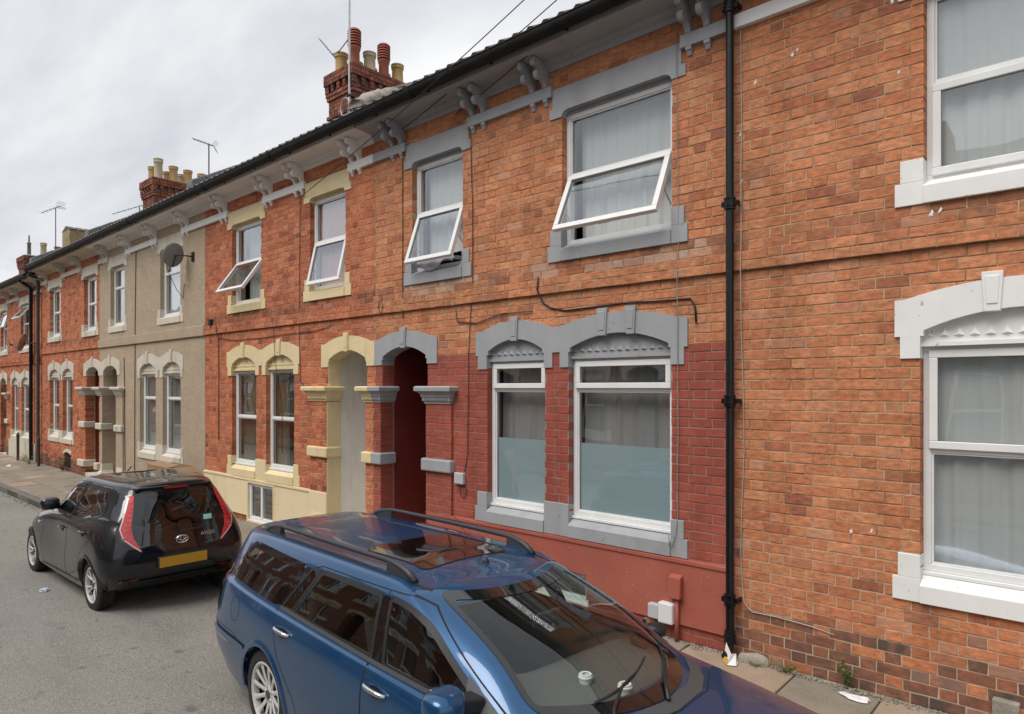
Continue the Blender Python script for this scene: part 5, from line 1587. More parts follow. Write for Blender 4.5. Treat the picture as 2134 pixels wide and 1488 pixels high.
    for view, sgn in (('side+', True), ('side-', False)):
        D = {k[0]: o for k, o in res.items() if k != 'body' and k[1] == sgn}
        # black pillar and window band behind the panes
        car.glaze(view, qw, 'quarter_window', 'car_glass', 'gloss_black', .012, .035)
        car.glaze(view, rw, 'door_window', 'car_glass', 'black_trim', .012, .016, parent=D['r'])
        car.glaze(view, rq, 'door_window', 'car_glass', 'black_trim', .010, .010, parent=D['r'])
        car.glaze(view, fw, 'door_window', 'car_glass', 'black_trim', .012, .016, parent=D['f'])
        car.sheet(view, X([(1.03, .992), (1.105, .988), (1.02, 1.33), (.965, 1.33)]), .003, 'pillar_trim', 'gloss_black', D['f'], .03)
        car.sheet(view, X([(-.01, 1.03), (.045, 1.027), (.228, 1.318), (.18, 1.318)]), .003, 'pillar_trim', 'gloss_black', root, .03)
        car.ribbon(view, X([(1.85, .962), (1.1, .978), (.2, 1.010), (.03, 1.016)]), .022, .005, 'waist_strip', 'grey_trim', D['f'])
        car.ribbon(view, fd + fd[:1], .006, .0008, 'shut_line', 'gap_dark', D['f'])
        car.ribbon(view, rd + rd[:1], .006, .0008, 'shut_line', 'gap_dark', D['r'])
        car.ribbon(view, X([(-1.0, .60), (-.5, .605), (-.36, .60)]), .035, .012, 'bumper_strip', 'blue_paint', root)
        car.ribbon(view, X([(-.98, .565), (-.62, .57)]), .01, .014, 'bumper_strip', 'chrome', root)
        car.ribbon(view, X([(-1.02, .645), (-.55, .66), (-.37, .60), (-.33, .50)]), .005, .0008, 'shut_line', 'gap_dark', root)
        sg = 1 if sgn else -1
        # filler flap on one side
        if not sgn:
            c = [(-.55 * sx + .085 * math.cos(k * .2618), .845 * sz + .085 * math.sin(k * .2618)) for k in range(24)]
            car.ribbon(view, c + c[:1], .005, .0008, 'filler_flap', 'gap_dark', root)
        # handles: recess cup and chrome bow
        for (hx, hz, par) in ((.16, .885, 'r'), (1.13, .855, 'f')):
            hx, hz = hx * sx, hz * sz
            c = [(hx + .055 * math.cos(k * .2618), hz - .003 + .032 * math.sin(k * .2618)) for k in range(24)]
            car.sheet(view, c, .0015, 'handle_recess', 'black_paint', D[par], .015)
            pts = []
            for k in range(9):
                t = k / 8; h = car.hit(view, hx - .105 + .21 * t, hz + .012 - .01 * t, .004 + .034 * math.sin(math.pi * t) ** .6)
                pts.append(h)
            MB().tube(pts, [.008, .012, .013, .013, .013, .013, .013, .012, .009], 8).build('door_handle', 'chrome', D[par], smooth=True)
        # mirror
        b = car.hit(view, 1.74 * sx, .985 * sz)
        mx, my, mz = b.x - .0, b.y - (.10 if sgn else 0), b.z - (.03 if sgn else -.03)
        m = MB(); V = []; n = 14
        for (dx, sc) in ((-.075, .70), (-.07, .86), (-.045, .97), (0, 1.0), (.04, .93), (.075, .70), (.09, .35)):
            for j in range(n):
                a = 2 * math.pi * j / n; ca, sa = math.cos(a), math.sin(a)
                px = math.copysign(abs(ca) ** .55, ca) * .105 * sc; pz = math.copysign(abs(sa) ** .55, sa) * .072 * sc
                k_ = .62 if sgn else 1.0; V.append((mx + (dx + px * .12) * k_, my + sg * (.17 + px * k_), mz + .03 + pz * k_))
        F = [(i * n + j, i * n + (j + 1) % n, (i + 1) * n + (j + 1) % n, (i + 1) * n + j) for i in range(6) for j in range(n)]
        F += [[6 * n + j for j in range(n)], [j for j in range(n - 1, -1, -1)]]
        o = m.add(V, F).build('door_mirror', 'black_trim' if sgn else 'blue_paint', D['f'], angle=50); loopfix(o)
        MB().lathe([(.02, -.002), (.062, 0), (.062, .004), (.02, .006)], (mx - .078, my + sg * .17, mz + .03), 20, 'x').build('mirror_glass', 'chrome', o)
        MB().hexa([(mx - .05, my - sg * .03, mz - .05), (mx + .06, my - sg * .03, mz - .05), (mx + .05, my + sg * .09, mz - .02), (mx - .05, my + sg * .09, mz - .02), (mx - .05, my - sg * .03, mz + .03), (mx + .06, my - sg * .03, mz + .03), (mx + .05, my + sg * .1, mz + .05), (mx - .05, my + sg * .1, mz + .05)]).build('mirror_arm', 'black_trim', o, bevel=.012)
        car.sheet(view, X([(1.70, .98), (1.90, .968), (1.66, 1.10)]), .006, 'mirror_base', 'grey_trim', D['f'], .03)
        # roof rail: slim bow with solid feet
        pts = []; rs_ = []
        x0r, x1r = -.64 * sx, 1.06 * sx
        for k in range(29):
            t = k / 28; x = x0r + (x1r - x0r) * t
            yy = sg * (.555 - .02 * abs(2 * t - 1) ** 3) * sy
            h = car.hit('top', x, yy); lift = .052 * min(1, (min(t, 1 - t) / .12)) ** .55
            pts.append(h + Vector((0, 0, lift + .004))); e = min(t, 1 - t)
            rs_.append(.017 if e > .1 else .017 + .006 * (1 - e / .1))
        rl = MB().tube(pts, rs_, 10).build('roof_rail', 'rail_grey', root, smooth=True)
        for e, (ta, tb) in (('r', (0, .13)), ('f', (.87, 1.0))):
            V = []; n = 8
            for k in range(n + 1):
                t = ta + (tb - ta) * k / n; x = x0r + (x1r - x0r) * t; yy = sg * (.555 - .02 * abs(2 * t - 1) ** 3) * sy
                h = car.hit('top', x, yy); lift = .052 * min(1, (min(t, 1 - t) / .12)) ** .55
                V += [(x, yy - .019, h.z - .004 + .01 * 0), (x, yy + .019, h.z - .006), (x, yy + .015, h.z + lift), (x, yy - .015, h.z + lift)]
            F = [(k * 4 + j, k * 4 + (j + 1) % 4, k * 4 + 4 + (j + 1) % 4, k * 4 + 4 + j) for k in range(n) for j in range(4)] + [(3, 2, 1, 0), (n * 4, n * 4 + 1, n * 4 + 2, n * 4 + 3)]
            o = MB().add(V, F).build('rail_foot', 'rail_grey', rl, smooth=False); loopfix(o)
        # drip channel along the roof edge
        car.ribbon('top', [(x * sx, sg * y * sy) for x, y in ((-.74, .545), (-.3, .585), (.85, .585), (1.10, .545), (1.2, .53))], .02, .0015, 'roof_channel', 'black_trim', root)
    arch_trim(car, wr, .31, ra, .035, 'blue_paint', .014, .2); arch_trim(car, 2.754 * sx, .31, ra, .035, 'blue_paint', .014, .2)
    for x in (wr, 2.754 * sx):
        for sg in (1, -1):
            wheel(root, x, sg * (.90 * sy - .115), .308, .312, .222, .20, 12, side=sg)
    g = car.glaze('front', ws, 'windscreen', 'screen_glass', 'gloss_black', .016, .012)
    car.glaze('rear', tg, 'tailgate_window', 'car_glass', 'gloss_black', .012, .03)
    # sunroof
    sr = roundp([(x * sx, y * sy) for x, y in ((.42, -.40), (.98, -.375), (.98, .375), (.42, .40))], .07)
    so_ = car.sheet('top', sr, .004, 'sunroof', 'gloss_black', root, .05)
    car.ribbon('top', sr, .012, .003, 'sunroof_seal', 'black_trim', so_, True, .03, wi=.004)
    # roof aerial near the header
    h = car.hit('top', 1.10 * sx, 0.02)
    MB().lathe([(.024, -.004), (.022, .010), (.011, .026), (.006, .032)], (h.x, h.y, h.z), 14).build('aerial_base', 'black_trim', root, angle=40)
    MB().tube([(h.x - .008, h.y, h.z + .024), (h.x - .20, h.y, h.z + .15), (h.x - .42, h.y, h.z + .34)], [.003, .0022, .0016], 6).build('roof_aerial', 'black_trim', root)
    # bonnet shut line, scuttle, wipers
    car.ribbon('top', [(2.16 * sx, -.66 * sy), (2.3 * sx, -.33 * sy), (2.33 * sx, 0), (2.3 * sx, .33 * sy), (2.16 * sx, .66 * sy)], .008, .001, 'bonnet_line', 'gap_dark', root)
    sc_ = [(2.02, -.66), (2.13, -.5), (2.215, -.3), (2.25, 0), (2.215, .3), (2.13, .5), (2.02, .66)]
    car.sheet('top', [(x * sx, y * sy) for x, y in sc_ + [(x + .075, y) for x, y in sc_[::-1]]], .003, 'scuttle', 'grey_trim', root, .04)
    for (y0, z0, y1, z1) in ((-.34, 1.012, .20, 1.075), (.12, 1.005, .50, 1.045)):
        pts = [car.hit('front', (y0 + (y1 - y0) * t) * sy, (z0 + (z1 - z0) * t) * sz, .010) for t in [k / 8 for k in range(9)]]
        piv = car.hit('top', 2.26 * sx, (y0 - .10) * sy, .012)
        wi = MB().tube([piv, piv.lerp(pts[2], .55) + Vector((0, 0, .012)), pts[3] + Vector((.006, 0, .012)), pts[5] + Vector((.006, 0, .010))], [.012, .009, .007, .006], 6).build('wiper', 'black_trim', root, smooth=True)
        MB().tube(pts, .007, 6).build('wiper_blade', 'black_trim', wi)
    a, b = car.hit('front', .635 * sy, .985 * sz, .01), car.hit('front', .56 * sy, 1.14 * sz, .01)
    # tail lamps down the rear corners
    for sg in (1, -1):
        P = roundp([(sg * y * sy, z * sz) for y, z in ((.70, .70), (.80, .70), (.74, 1.08), (.655, 1.08))], .02)
        car.sheet('rear', P, .006, 'tail_lamp', 'lamp_red', root, .03)
    # head lamps and grille for the far view
    for sg in (1, -1):
        P = roundp([(sg * y * sy, z * sz) for y, z in ((.36, .60), (.72, .66), (.70, .76), (.40, .70))], .03)
        car.sheet('front', P, .006, 'headlamp', 'lamp_clear', root, .03)
    car.sheet('front', roundp([(y * sy, z * sz) for y, z in ((-.27, .55), (.27, .55), (.30, .68), (-.30, .68))], .03), .006, 'grille', 'black_trim', root, .03)
    # cabin
    fl = MB().box(-.8 * sx, 2.2 * sx, -.72 * sy, .72 * sy, .28 * sz, .32 * sz).build('cabin_floor', 'cabin_dark', root)
    MB().box(-.95 * sx, -.05 * sx, -.6 * sy, .6 * sy, .62 * sz, .66 * sz).build('load_cover', 'cabin_dark', root)
    for y in (-.36, .36):
        seat(root, 1.02 * sx, y * sy, .42 * sz, 'seat_cloth', w=.46, back=.58)
    m = MB(); m.hexa([(.0, -.58 * sy, .42 * sz), (.42 * sx, -.58 * sy, .45 * sz), (.42 * sx, .58 * sy, .45 * sz), (.0, .58 * sy, .42 * sz), (0, -.58 * sy, .56 * sz), (.42 * sx, -.58 * sy, .58 * sz), (.42 * sx, .58 * sy, .58 * sz), (0, .58 * sy, .56 * sz)])
    m.hexa([(-.04, -.58 * sy, .5 * sz), (.1, -.58 * sy, .5 * sz), (.1, .58 * sy, .5 * sz), (-.04, .58 * sy, .5 * sz), (-.17, -.52 * sy, 1.04 * sz), (-.07, -.52 * sy, 1.04 * sz), (-.07, .52 * sy, 1.04 * sz), (-.17, .52 * sy, 1.04 * sz)])
    m.build('rear_bench', 'seat_cloth', root, bevel=.04)
    # dashboard: a broad curved shelf under the screen with a cowl
    V = []; n = 20
    prof = [(1.52, .62), (1.50, .80), (1.54, .90), (1.62, .935), (1.80, .935), (2.05, .925), (2.16, .90)]
    for j in range(n + 1):
        t = -1 + 2 * j / n
        for (x, z) in prof:
            bulge = .045 * math.exp(-((t + .5) / .22) ** 2) if .85 < z and x < 1.75 else 0
            V.append(((x - .13 * t * t * (x > 1.7)) * sx, t * .70 * sy, (z + bulge) * sz))
    k = len(prof); F = [(j * k + i, (j + 1) * k + i, (j + 1) * k + i + 1, j * k + i + 1) for j in range(n) for i in range(k - 1)]
    ds = MB().add(V, F).build('dashboard', 'dash_grey', root, smooth=True); loopfix(ds)
    pts = [(1.36 * sx + .05 * math.sin(a), -.36 * sy + .185 * math.cos(a), .80 * sz + .165 * math.sin(a)) for a in [k * math.pi / 14 for k in range(28)]]
    sw = MB().tube(pts, .015, 8, closed=True)
    sw.box(1.345 * sx, 1.375 * sx, -.36 * sy - .16, -.36 * sy + .16, .78 * sz, .83 * sz)
    sw.build('steering_wheel', 'cabin_dark', root, smooth=True)
    h = car.hit('front', 0, 1.31 * sz, -.09)
    MB().box(h.x - .03, h.x, -.11, .11, h.z - .035, h.z + .035).build('rear_view_mirror', 'cabin_dark', root, bevel=.012)
    return root, car, ds

CB = blue_estate(EST[0], EST[1], EST[2], EST[3], EST[4], EST[5])

# ------------------------------------------------------------------ small black hatchback
def black_hatch(ax, yc, yaw, sx, sy, sz):
    root = thing('hatchback_car', 'small black five-door hatchback with a yellow number plate, parked behind the blue estate', 'car', (ax, yc, ROAD_Z + .01), yaw)
    rows = [
        [(-.44, 0, .31), (-.43, .45, .31), (-.36, .68, .29), (0, .76, .22), (1.2, .77, .2), (2.2, .76, .22), (2.7, .62, .22), (2.88, .35, .24), (2.92, 0, .24)],
        [(-.55, 0, .47), (-.54, .47, .47), (-.44, .765, .47), (0, .825, .45), (1.2, .795, .42), (2.3, .80, .45), (2.75, .66, .45), (2.92, .36, .46), (2.96, 0, .46)],
        [(-.56, 0, .66), (-.55, .47, .66), (-.44, .785, .68), (0, .835, .66), (1.2, .782, .64), (2.3, .795, .62), (2.72, .63, .62), (2.88, .34, .60), (2.91, 0, .60)],
        [(-.525, 0, .84), (-.515, .45, .84), (-.405, .73, .87), (.05, .805, .88), (1.2, .770, .84), (2.15, .75, .80), (2.55, .56, .78), (2.70, .3, .76), (2.73, 0, .755)],
        [(-.50, 0, .95), (-.49, .44, .95), (-.375, .665, 1.0), (.05, .725, 1.03), (1.2, .735, .925), (1.85, .70, .90), (2.1, .5, .92), (2.2, .27, .93), (2.22, 0, .935)],
        [(-.49, 0, 1.0), (-.48, .43, 1.0), (-.365, .64, 1.05), (.05, .70, 1.06), (1.2, .715, .95), (1.7, .66, .945), (1.88, .45, .97), (1.97, .24, .985), (1.99, 0, .99)],
        [(-.425, 0, 1.18), (-.41, .40, 1.18), (-.31, .56, 1.2), (.05, .625, 1.21), (1.05, .65, 1.19), (1.35, .59, 1.17), (1.48, .41, 1.2), (1.56, .22, 1.21), (1.58, 0, 1.215)],
        [(-.35, 0, 1.34), (-.335, .36, 1.34), (-.24, .49, 1.345), (.05, .555, 1.36), (.9, .58, 1.36), (1.05, .53, 1.33), (1.12, .37, 1.355), (1.17, .2, 1.365), (1.19, 0, 1.37)],
        [(-.34, 0, 1.405), (-.33, .33, 1.40), (-.21, .45, 1.39), (.05, .49, 1.41), (.8, .515, 1.415), (.93, .47, 1.395), (.98, .33, 1.405), (1.02, .18, 1.412), (1.03, 0, 1.415)],
        [(-.22, 0, 1.42), (-.21, .22, 1.417), (-.12, .28, 1.415), (.05, .29, 1.432), (.7, .29, 1.44), (.78, .27, 1.43), (.82, .2, 1.43), (.84, .1, 1.432), (.84, 0, 1.433)],
        [(-.05, 0, 1.43), (-.05, 0, 1.43), (-.02, 0, 1.43), (.1, 0, 1.438), (.6, 0, 1.445), (.66, 0, 1.44), (.68, 0, 1.44), (.70, 0, 1.44), (.70, 0, 1.44)]]
    car = Car(root, rows, sx, sy, sz)
    X = lambda P: [(x * sx, z * sz) for x, z in P]
    YZ = lambda P: [(y * sy, z * sz) for y, z in P]
    ra = .315; wx = 2.34 * sx
    arch(car, 0, .285, ra); arch(car, wx, .285, ra)
    rw = roundp(X([(-.10, 1.07), (.42, .965), (.82, .955), (.66, 1.325), (.02, 1.325)]), [.03, .14, .02, .03, .03])
    fw = roundp(X([(.87, .955), (1.62, .96), (1.30, 1.19), (1.02, 1.315), (.72, 1.335)]), [.02, .03, .15, .15, .03])
    for P in (rw, fw): car.cuts('side', P)
    ws = roundp(YZ([(-.52, 1.0), (.52, 1.0), (.44, 1.345), (-.44, 1.345)]), .04)
    car.cuts('front', ws, -.01, lambda c: c.x > .8 * sx)
    tg = roundp(YZ([(-.40, .90), (.40, .90), (.41, 1.06), (.36, 1.29), (-.36, 1.29), (-.41, 1.06)]), .05)
    car.cuts('rear', tg, -.006, lambda c: c.x < -.2 * sx)
    fd = X([(.87, .25), (1.78, .25), (1.83, .55), (1.72, .94), (1.38, 1.2), (1.05, 1.355), (.66, 1.372), (.80, .96)])
    rd = X([(.36, .40), (.86, .25), (.795, .96), (.65, 1.372), (.0, 1.37), (-.09, 1.33), (-.135, 1.05), (-.06, .82), (.2, .66)])
    res = car.bodies('black_paint', [('f', fd), ('r', rd)])
    for view, sgn in (('side+', True), ('side-', False)):
        sg = 1 if sgn else -1
        D = {k[0]: o for k, o in res.items() if k != 'body' and k[1] == sgn}
        car.glaze(view, rw, 'door_window', 'car_glass', 'black_trim', .012, .014, parent=D['r'])
        car.glaze(view, fw, 'door_window', 'car_glass', 'black_trim', .012, .014, parent=D['f'])
        car.sheet(view, X([(.83, .96), (.86, .96), (.71, 1.335), (.67, 1.335)]), .003, 'pillar_trim', 'gloss_black', D['f'], .03)
        car.ribbon(view, fd + fd[:1], .006, .0008, 'shut_line', 'gap_dark', D['f'])
        car.ribbon(view, rd + rd[:1], .006, .0008, 'shut_line', 'gap_dark', D['r'])
        car.ribbon(view, X([(.42, .27), (1.85, .24)]), .012, .006, 'sill_strip', 'grey_trim', root)
        for (hx, hz, par) in ((.17, .86, 'r'), (1.0, .80, 'f')):
            hx, hz = hx * sx, hz * sz
            c = [(hx + .05 * math.cos(k * .2618), hz - .008 + .03 * math.sin(k * .2618)) for k in range(24)]
            car.sheet(view, c, .0015, 'handle_recess', 'gap_dark', D[par], .015)
            pts = [car.hit(view, hx - .085 + .17 * t, hz + .01, .004 + .03 * math.sin(math.pi * t) ** .6) for t in [k / 8 for k in range(9)]]
            MB().tube(pts, [.007, .01, .011, .011, .011, .011, .011, .01, .007], 8).build('door_handle', 'black_paint', D[par], smooth=True)
            pts = [p + Vector((0, sg * .009, .004)) for p in pts[1:-1]]
            MB().tube(pts, .004, 6).build('handle_chrome', 'chrome', D[par])
        b = car.hit(view, 1.50 * sx, .99 * sz); mx, my, mz = b.x, b.y, b.z + .01
        V = []; n = 14
        for (dx, sc) in ((-.07, .72), (-.06, .9), (-.03, .99), (.01, 1.0), (.05, .86), (.085, .5), (.095, .2)):
            for j in range(n):
                a = 2 * math.pi * j / n; ca, sa = math.cos(a), math.sin(a)
                px = math.copysign(abs(ca) ** .6, ca) * .10 * sc; pz = math.copysign(abs(sa) ** .6, sa) * .065 * sc
                V.append((mx + dx * 1.15, my + sg * (.105 + px * 1.05), mz + .035 + pz * 1.15))
        F = [(i * n + j, i * n + (j + 1) % n, (i + 1) * n + (j + 1) % n, (i + 1) * n + j) for i in range(6) for j in range(n)] + [[6 * n + j for j in range(n)], [j for j in range(n - 1, -1, -1)]]
        o = MB().add(V, F).build('door_mirror', 'black_paint', D['f'], angle=50); loopfix(o)
        MB().box(mx - .04, mx + .04, my - sg * .03, my + sg * .09, mz - .03, mz + .01).build('mirror_arm', 'black_trim', o, bevel=.01)
        h = car.hit(view, 1.98 * sx, .74 * sz, .006); MB().lathe([(.022, -.004 * sg), (.02, .004 * sg), (.008, .007 * sg)], (h.x, h.y, h.z), 12, 'y').build('side_repeater', 'lamp_clear', root)
        # boomerang tail lamp: sky reflection painted as pale strips, red field, dark surround
        sur = roundp([(sg * y * sy, z * sz) for y, z in ((.43, 1.32), (.515, 1.30), (.66, .95), (.645, .84), (.42, .655), (.40, .67), (.475, .86), (.475, 1.0))], .02)
        lp = [(sg * y * sy, z * sz) for y, z in ((.445, 1.295), (.49, 1.285), (.625, .95), (.612, .85), (.435, .69), (.515, .86), (.525, .98))]
        s0 = car.sheet('rear', sur, .004, 'tail_lamp', 'gloss_black', root, .03)
        car.sheet('rear', roundp(lp, .012), .012, 'lamp_lens', 'lamp_red', s0, .03)
        for q in range(7):
            zz = .93 + q * .048; yi, yo = .53 - max(0, q - 1) * .011, .605 - (q * .0185)
            car.ribbon('rear', [(sg * yi * sy, zz * sz), (sg * yo * sy, (zz - .012) * sz)], .005, .0145, 'lens_rib', 'lamp_red_dark', s0)
        ol = [(sg * y * sy, z * sz) for y, z in ((.495, 1.27), (.628, .95), (.615, .855))]
        car.ribbon('rear', ol, .011, .018, 'sky_glint', 'lamp_glint', s0)
        il = [(sg * y * sy, z * sz) for y, z in ((.605, .842), (.53, .772), (.45, .705))]
        car.ribbon('rear', il, .014, .018, 'sky_glint', 'lamp_glint', s0)
        # bumper corner crease panel with reflector
        car.sheet('rear', [(sg * y * sy, z * sz) for y, z in ((.66, .38), (.46, .39), (.46, .405), (.645, .405))], .008, 'reflector', 'lamp_red_dark', root, .03)
        car.ribbon('rear', [(sg * y * sy, z * sz) for y, z in ((.70, .33), (.60, .46), (.44, .66), (.36, .70))], .012, .003, 'bumper_crease', 'gloss_black', root)
    arch_trim(car, 0, .285, ra, .03, 'black_paint', .012, .2); arch_trim(car, wx, .285, ra, .03, 'black_paint', .012, .2)
    for x in (0, wx):
        for sg in (1, -1):
            wheel(root, x, sg * (.80 * sy - .10), .283, .285, .192, .17, 5, twin=.24, side=sg)
    car.glaze('front', ws, 'windscreen', 'car_glass', 'gloss_black', .014, .03)
    # gloss black tailgate: frame, lower panel and the pane
    fr = roundp(YZ([(-.41, .665), (.41, .665), (.50, .87), (.52, 1.0), (.505, 1.315), (-.505, 1.315), (-.52, 1.0), (-.50, .87)]), .03)
    low = roundp(YZ([(-.41, .665), (.41, .665), (.50, .87), (.49, .905), (-.49, .905), (-.50, .87)]), .02)
    tgp = car.sheet('rear', low, .004, 'tailgate_panel', 'gloss_black', root, .04)
    for sg in (1, -1):
        car.sheet('rear', YZ([(sg * .40, .89), (sg * .48, .89), (sg * .48, 1.0), (sg * .43, 1.31), (sg * .36, 1.31), (sg * .355, 1.28), (sg * .405, 1.06)]), .004, 'tailgate_side', 'gloss_black', root, .03)
    car.sheet('rear', YZ([(-.37, 1.28), (.37, 1.28), (.38, 1.315), (-.38, 1.315)]), .004, 'tailgate_top', 'gloss_black', root, .03)
    pane = car.glaze('rear', tg, 'tailgate_window', 'car_glass_dark', 'gloss_black', .012, .02)
    # roof spoiler with high brake lamp
    a = -.34 * sx
    a += .035
    MB().hexa([(a - .05, -.44 * sy, 1.338 * sz), (a + .16, -.46 * sy, 1.38 * sz), (a + .16, .46 * sy, 1.38 * sz), (a - .05, .44 * sy, 1.338 * sz), (a - .085, -.425 * sy, 1.380 * sz), (a + .16, -.41 * sy, 1.412 * sz), (a + .16, .41 * sy, 1.412 * sz), (a - .085, .425 * sy, 1.380 * sz)]).build('roof_spoiler', 'black_paint', root, bevel=.014)
    MB().box(a - .083, a - .06, -.135 * sy, .135 * sy, 1.347 * sz, 1.371 * sz).build('brake_lamp', 'lamp_red_dark', root)
    # emblem: three chrome ovals
    e = car.hit('rear', 0, .775 * sz, .008)
    def oval(cy, cz, ry, rz, r=.0055):
        return [(e.x - .004, cy + ry * math.cos(t), e.z + cz + rz * math.sin(t)) for t in [k * math.pi / 16 for k in range(32)]]
    em = MB().tube(oval(0, 0, .062, .042), .0065, 6, closed=True).tube(oval(0, .012, .042, .024), .005, 6, closed=True).tube(oval(0, 0, .018, .04), .005, 6, closed=True)
    em.build('emblem', 'chrome', root, smooth=True)
    h = car.hit('rear', -.30 * sy, .80 * sz, .008)
    text_mesh('AYGO', .055, .002, 'model_lettering', 'chrome', root, Matrix.Translation(h) @ Matrix.Rotation(R(-90), 4, 'Z') @ Matrix.Rotation(R(90), 4, 'X'))
    # rear wiper, sticker, plate, tow cover
    pts = [car.hit('rear', y * sy, z * sz, .014) for y, z in ((.02, .855), (-.12, .868), (-.27, .875))]
    MB().tube(pts, [.014, .010, .006], 6).build('rear_wiper', 'black_trim', root)
    car.sheet('rear', YZ([(-.37, .955), (-.27, .955), (-.27, 1.01), (-.37, 1.01)]), .003, 'window_sticker', 'sticker_green', pane, .04)
    pl = [car.hit('rear', y * sy, z * sz, .012) for y, z in ((-.27, .50), (.27, .50), (.27, .605), (-.27, .605))]
    x = min(p.x for p in pl)
    pb = MB().box(x - .016, x + .02, -.285 * sy, .285 * sy, .485 * sz, .62 * sz).build('plate_holder', 'black_trim', root, bevel=.008)
    MB().box(x - .020, x - .0165, -.27 * sy, .27 * sy, .497 * sz, .608 * sz).build('number_plate', 'plate_yellow', pb, bevel=.004)
    car.sheet('rear', roundp(YZ([(-.50, .245), (.50, .245), (.56, .36), (-.56, .36)]), .03), .006, 'rear_diffuser', 'black_trim', root, .04)
    car.ribbon('rear', YZ([(-.62, .40), (-.45, .365), (.45, .365), (.62, .40)]), .02, .012, 'bumper_crease', 'black_paint', root)
    # dusty scrawl wiped on the roof
    rndk = random.Random(4)
    for (x0, y0, n, rad, a0) in ((.12, -.05, 12, .13, .5), (.30, -.28, 8, .11, 2.2), (.34, .12, 10, .12, 3.4), (.10, .25, 6, .09, 1.0)):
        pts = [(x0 + rad * math.cos(a0 + .35 * k), y0 + rad * .8 * math.sin(a0 + .35 * k)) for k in range(n)]
        car.ribbon('top', [(p[0] * sx, p[1] * sy) for p in pts], .016, .0012, 'dust_scrawl', 'dust', root)
    fl = MB().box(-.35 * sx, 1.9 * sx, -.62 * sy, .62 * sy, .26 * sz, .30 * sz).build('cabin_floor', 'cabin_dark', root)
    for y in (-.33, .33):
        seat(root, 1.05 * sx, y * sy, .40 * sz, 'seat_cloth', w=.44, back=.60); seat(root, .30 * sx, y * sy, .40 * sz, 'seat_cloth', w=.48, back=.56)
    V = []; n = 12; prof = [(1.46, .62), (1.45, .82), (1.55, .92), (1.8, .92), (1.9, .88)]
    for j in range(n + 1):
        t = -1 + 2 * j / n
        V += [((x - .1 * t * t) * sx, t * .6 * sy, z * sz) for x, z in prof]
    F = [(j * 5 + i, (j + 1) * 5 + i, (j + 1) * 5 + i + 1, j * 5 + i + 1) for j in range(n) for i in range(4)]
    loopfix(MB().add(V, F).build('dashboard', 'dash_grey', root, smooth=True))
    return root, car

CA = black_hatch(HAT[0], HAT[1], math.pi + HAT[2], HAT[3], HAT[4], HAT[5])

# coffee cups on the blue car's dashboard
def dash_point(root, car, sx, sy, sz, x, y, z):
    return root.matrix_world @ Vector((x * sx, y * sy, z * sz))
bpy.context.view_layer.update()
for (x, y, lab) in CUPS:
    p = Matrix.Translation(CB[0].location) @ Matrix.Rotation(EST[2], 4, 'Z') @ Vector((x * EST[3], y * EST[4], .872 * EST[5]))
    c = thing('coffee_cup', lab, 'cup', p, 0, 'takeaway cups on the dashboard')
    MB().lathe([(.030, 0), (.031, .002), (.041, .10)], (0, 0, 0), 22).xf(Matrix.Scale(.85, 4)).build('paper_cup', 'cup_paper', c, angle=40)
    l = MB().lathe([(.043, .098), (.045, .100), (.045, .108), (.041, .111), (.040, .122), (.037, .124), (.036, .1205), (.004, .1205)], (0, 0, 0), 24).xf(Matrix.Scale(.85, 4)).build('lid', 'cup_lid', c, angle=35)
    MB().tube([(.021 * math.cos(a), .021 * math.sin(a), .1215) for a in [k * .2618 for k in range(24)]], .0018, 5, closed=True).xf(Matrix.Scale(.85, 4)).build('lid_ring', 'cup_print', l)
    for k, ww in ((0, .018), (1, .012)):
        MB().box(-.004 - k * .008, .0 - k * .008, -ww / 1, ww, .1212, .1218).xf(Matrix.Scale(.85, 4)).build('lid_print', 'cup_print', l)
# ================================================================== far terrace across the street (seen as reflections)
def brick_plain():
    m = bpy.data.materials.new('brick_plain'); m.use_nodes = True; t = m.node_tree; b = t.nodes['Principled BSDF']; b.inputs['Roughness'].default_value = .9
    tcn = nn(t, 'ShaderNodeNewGeometry'); mp_ = nn(t, 'ShaderNodeMapping'); mp_.inputs['Rotation'].default_value = (R(90), 0, 0); lk(t, tcn.outputs['Position'], mp_.inputs[0])
    br = nn(t, 'ShaderNodeTexBrick', Scale=1.0); br.inputs['Color1'].default_value = (.34, .12, .06, 1); br.inputs['Color2'].default_value = (.22, .07, .04, 1); br.inputs['Mortar'].default_value = (.3, .24, .17, 1)
    br.inputs['Mortar Size'].default_value = .006; br.inputs['Brick Width'].default_value = .22; br.inputs['Row Height'].default_value = .083
    lk(t, mp_.outputs[0], br.inputs['Vector']); lk(t, br.outputs['Color'], b.inputs['Base Color'])
    MATS['brick_plain'] = m
brick_plain()
FAR = []
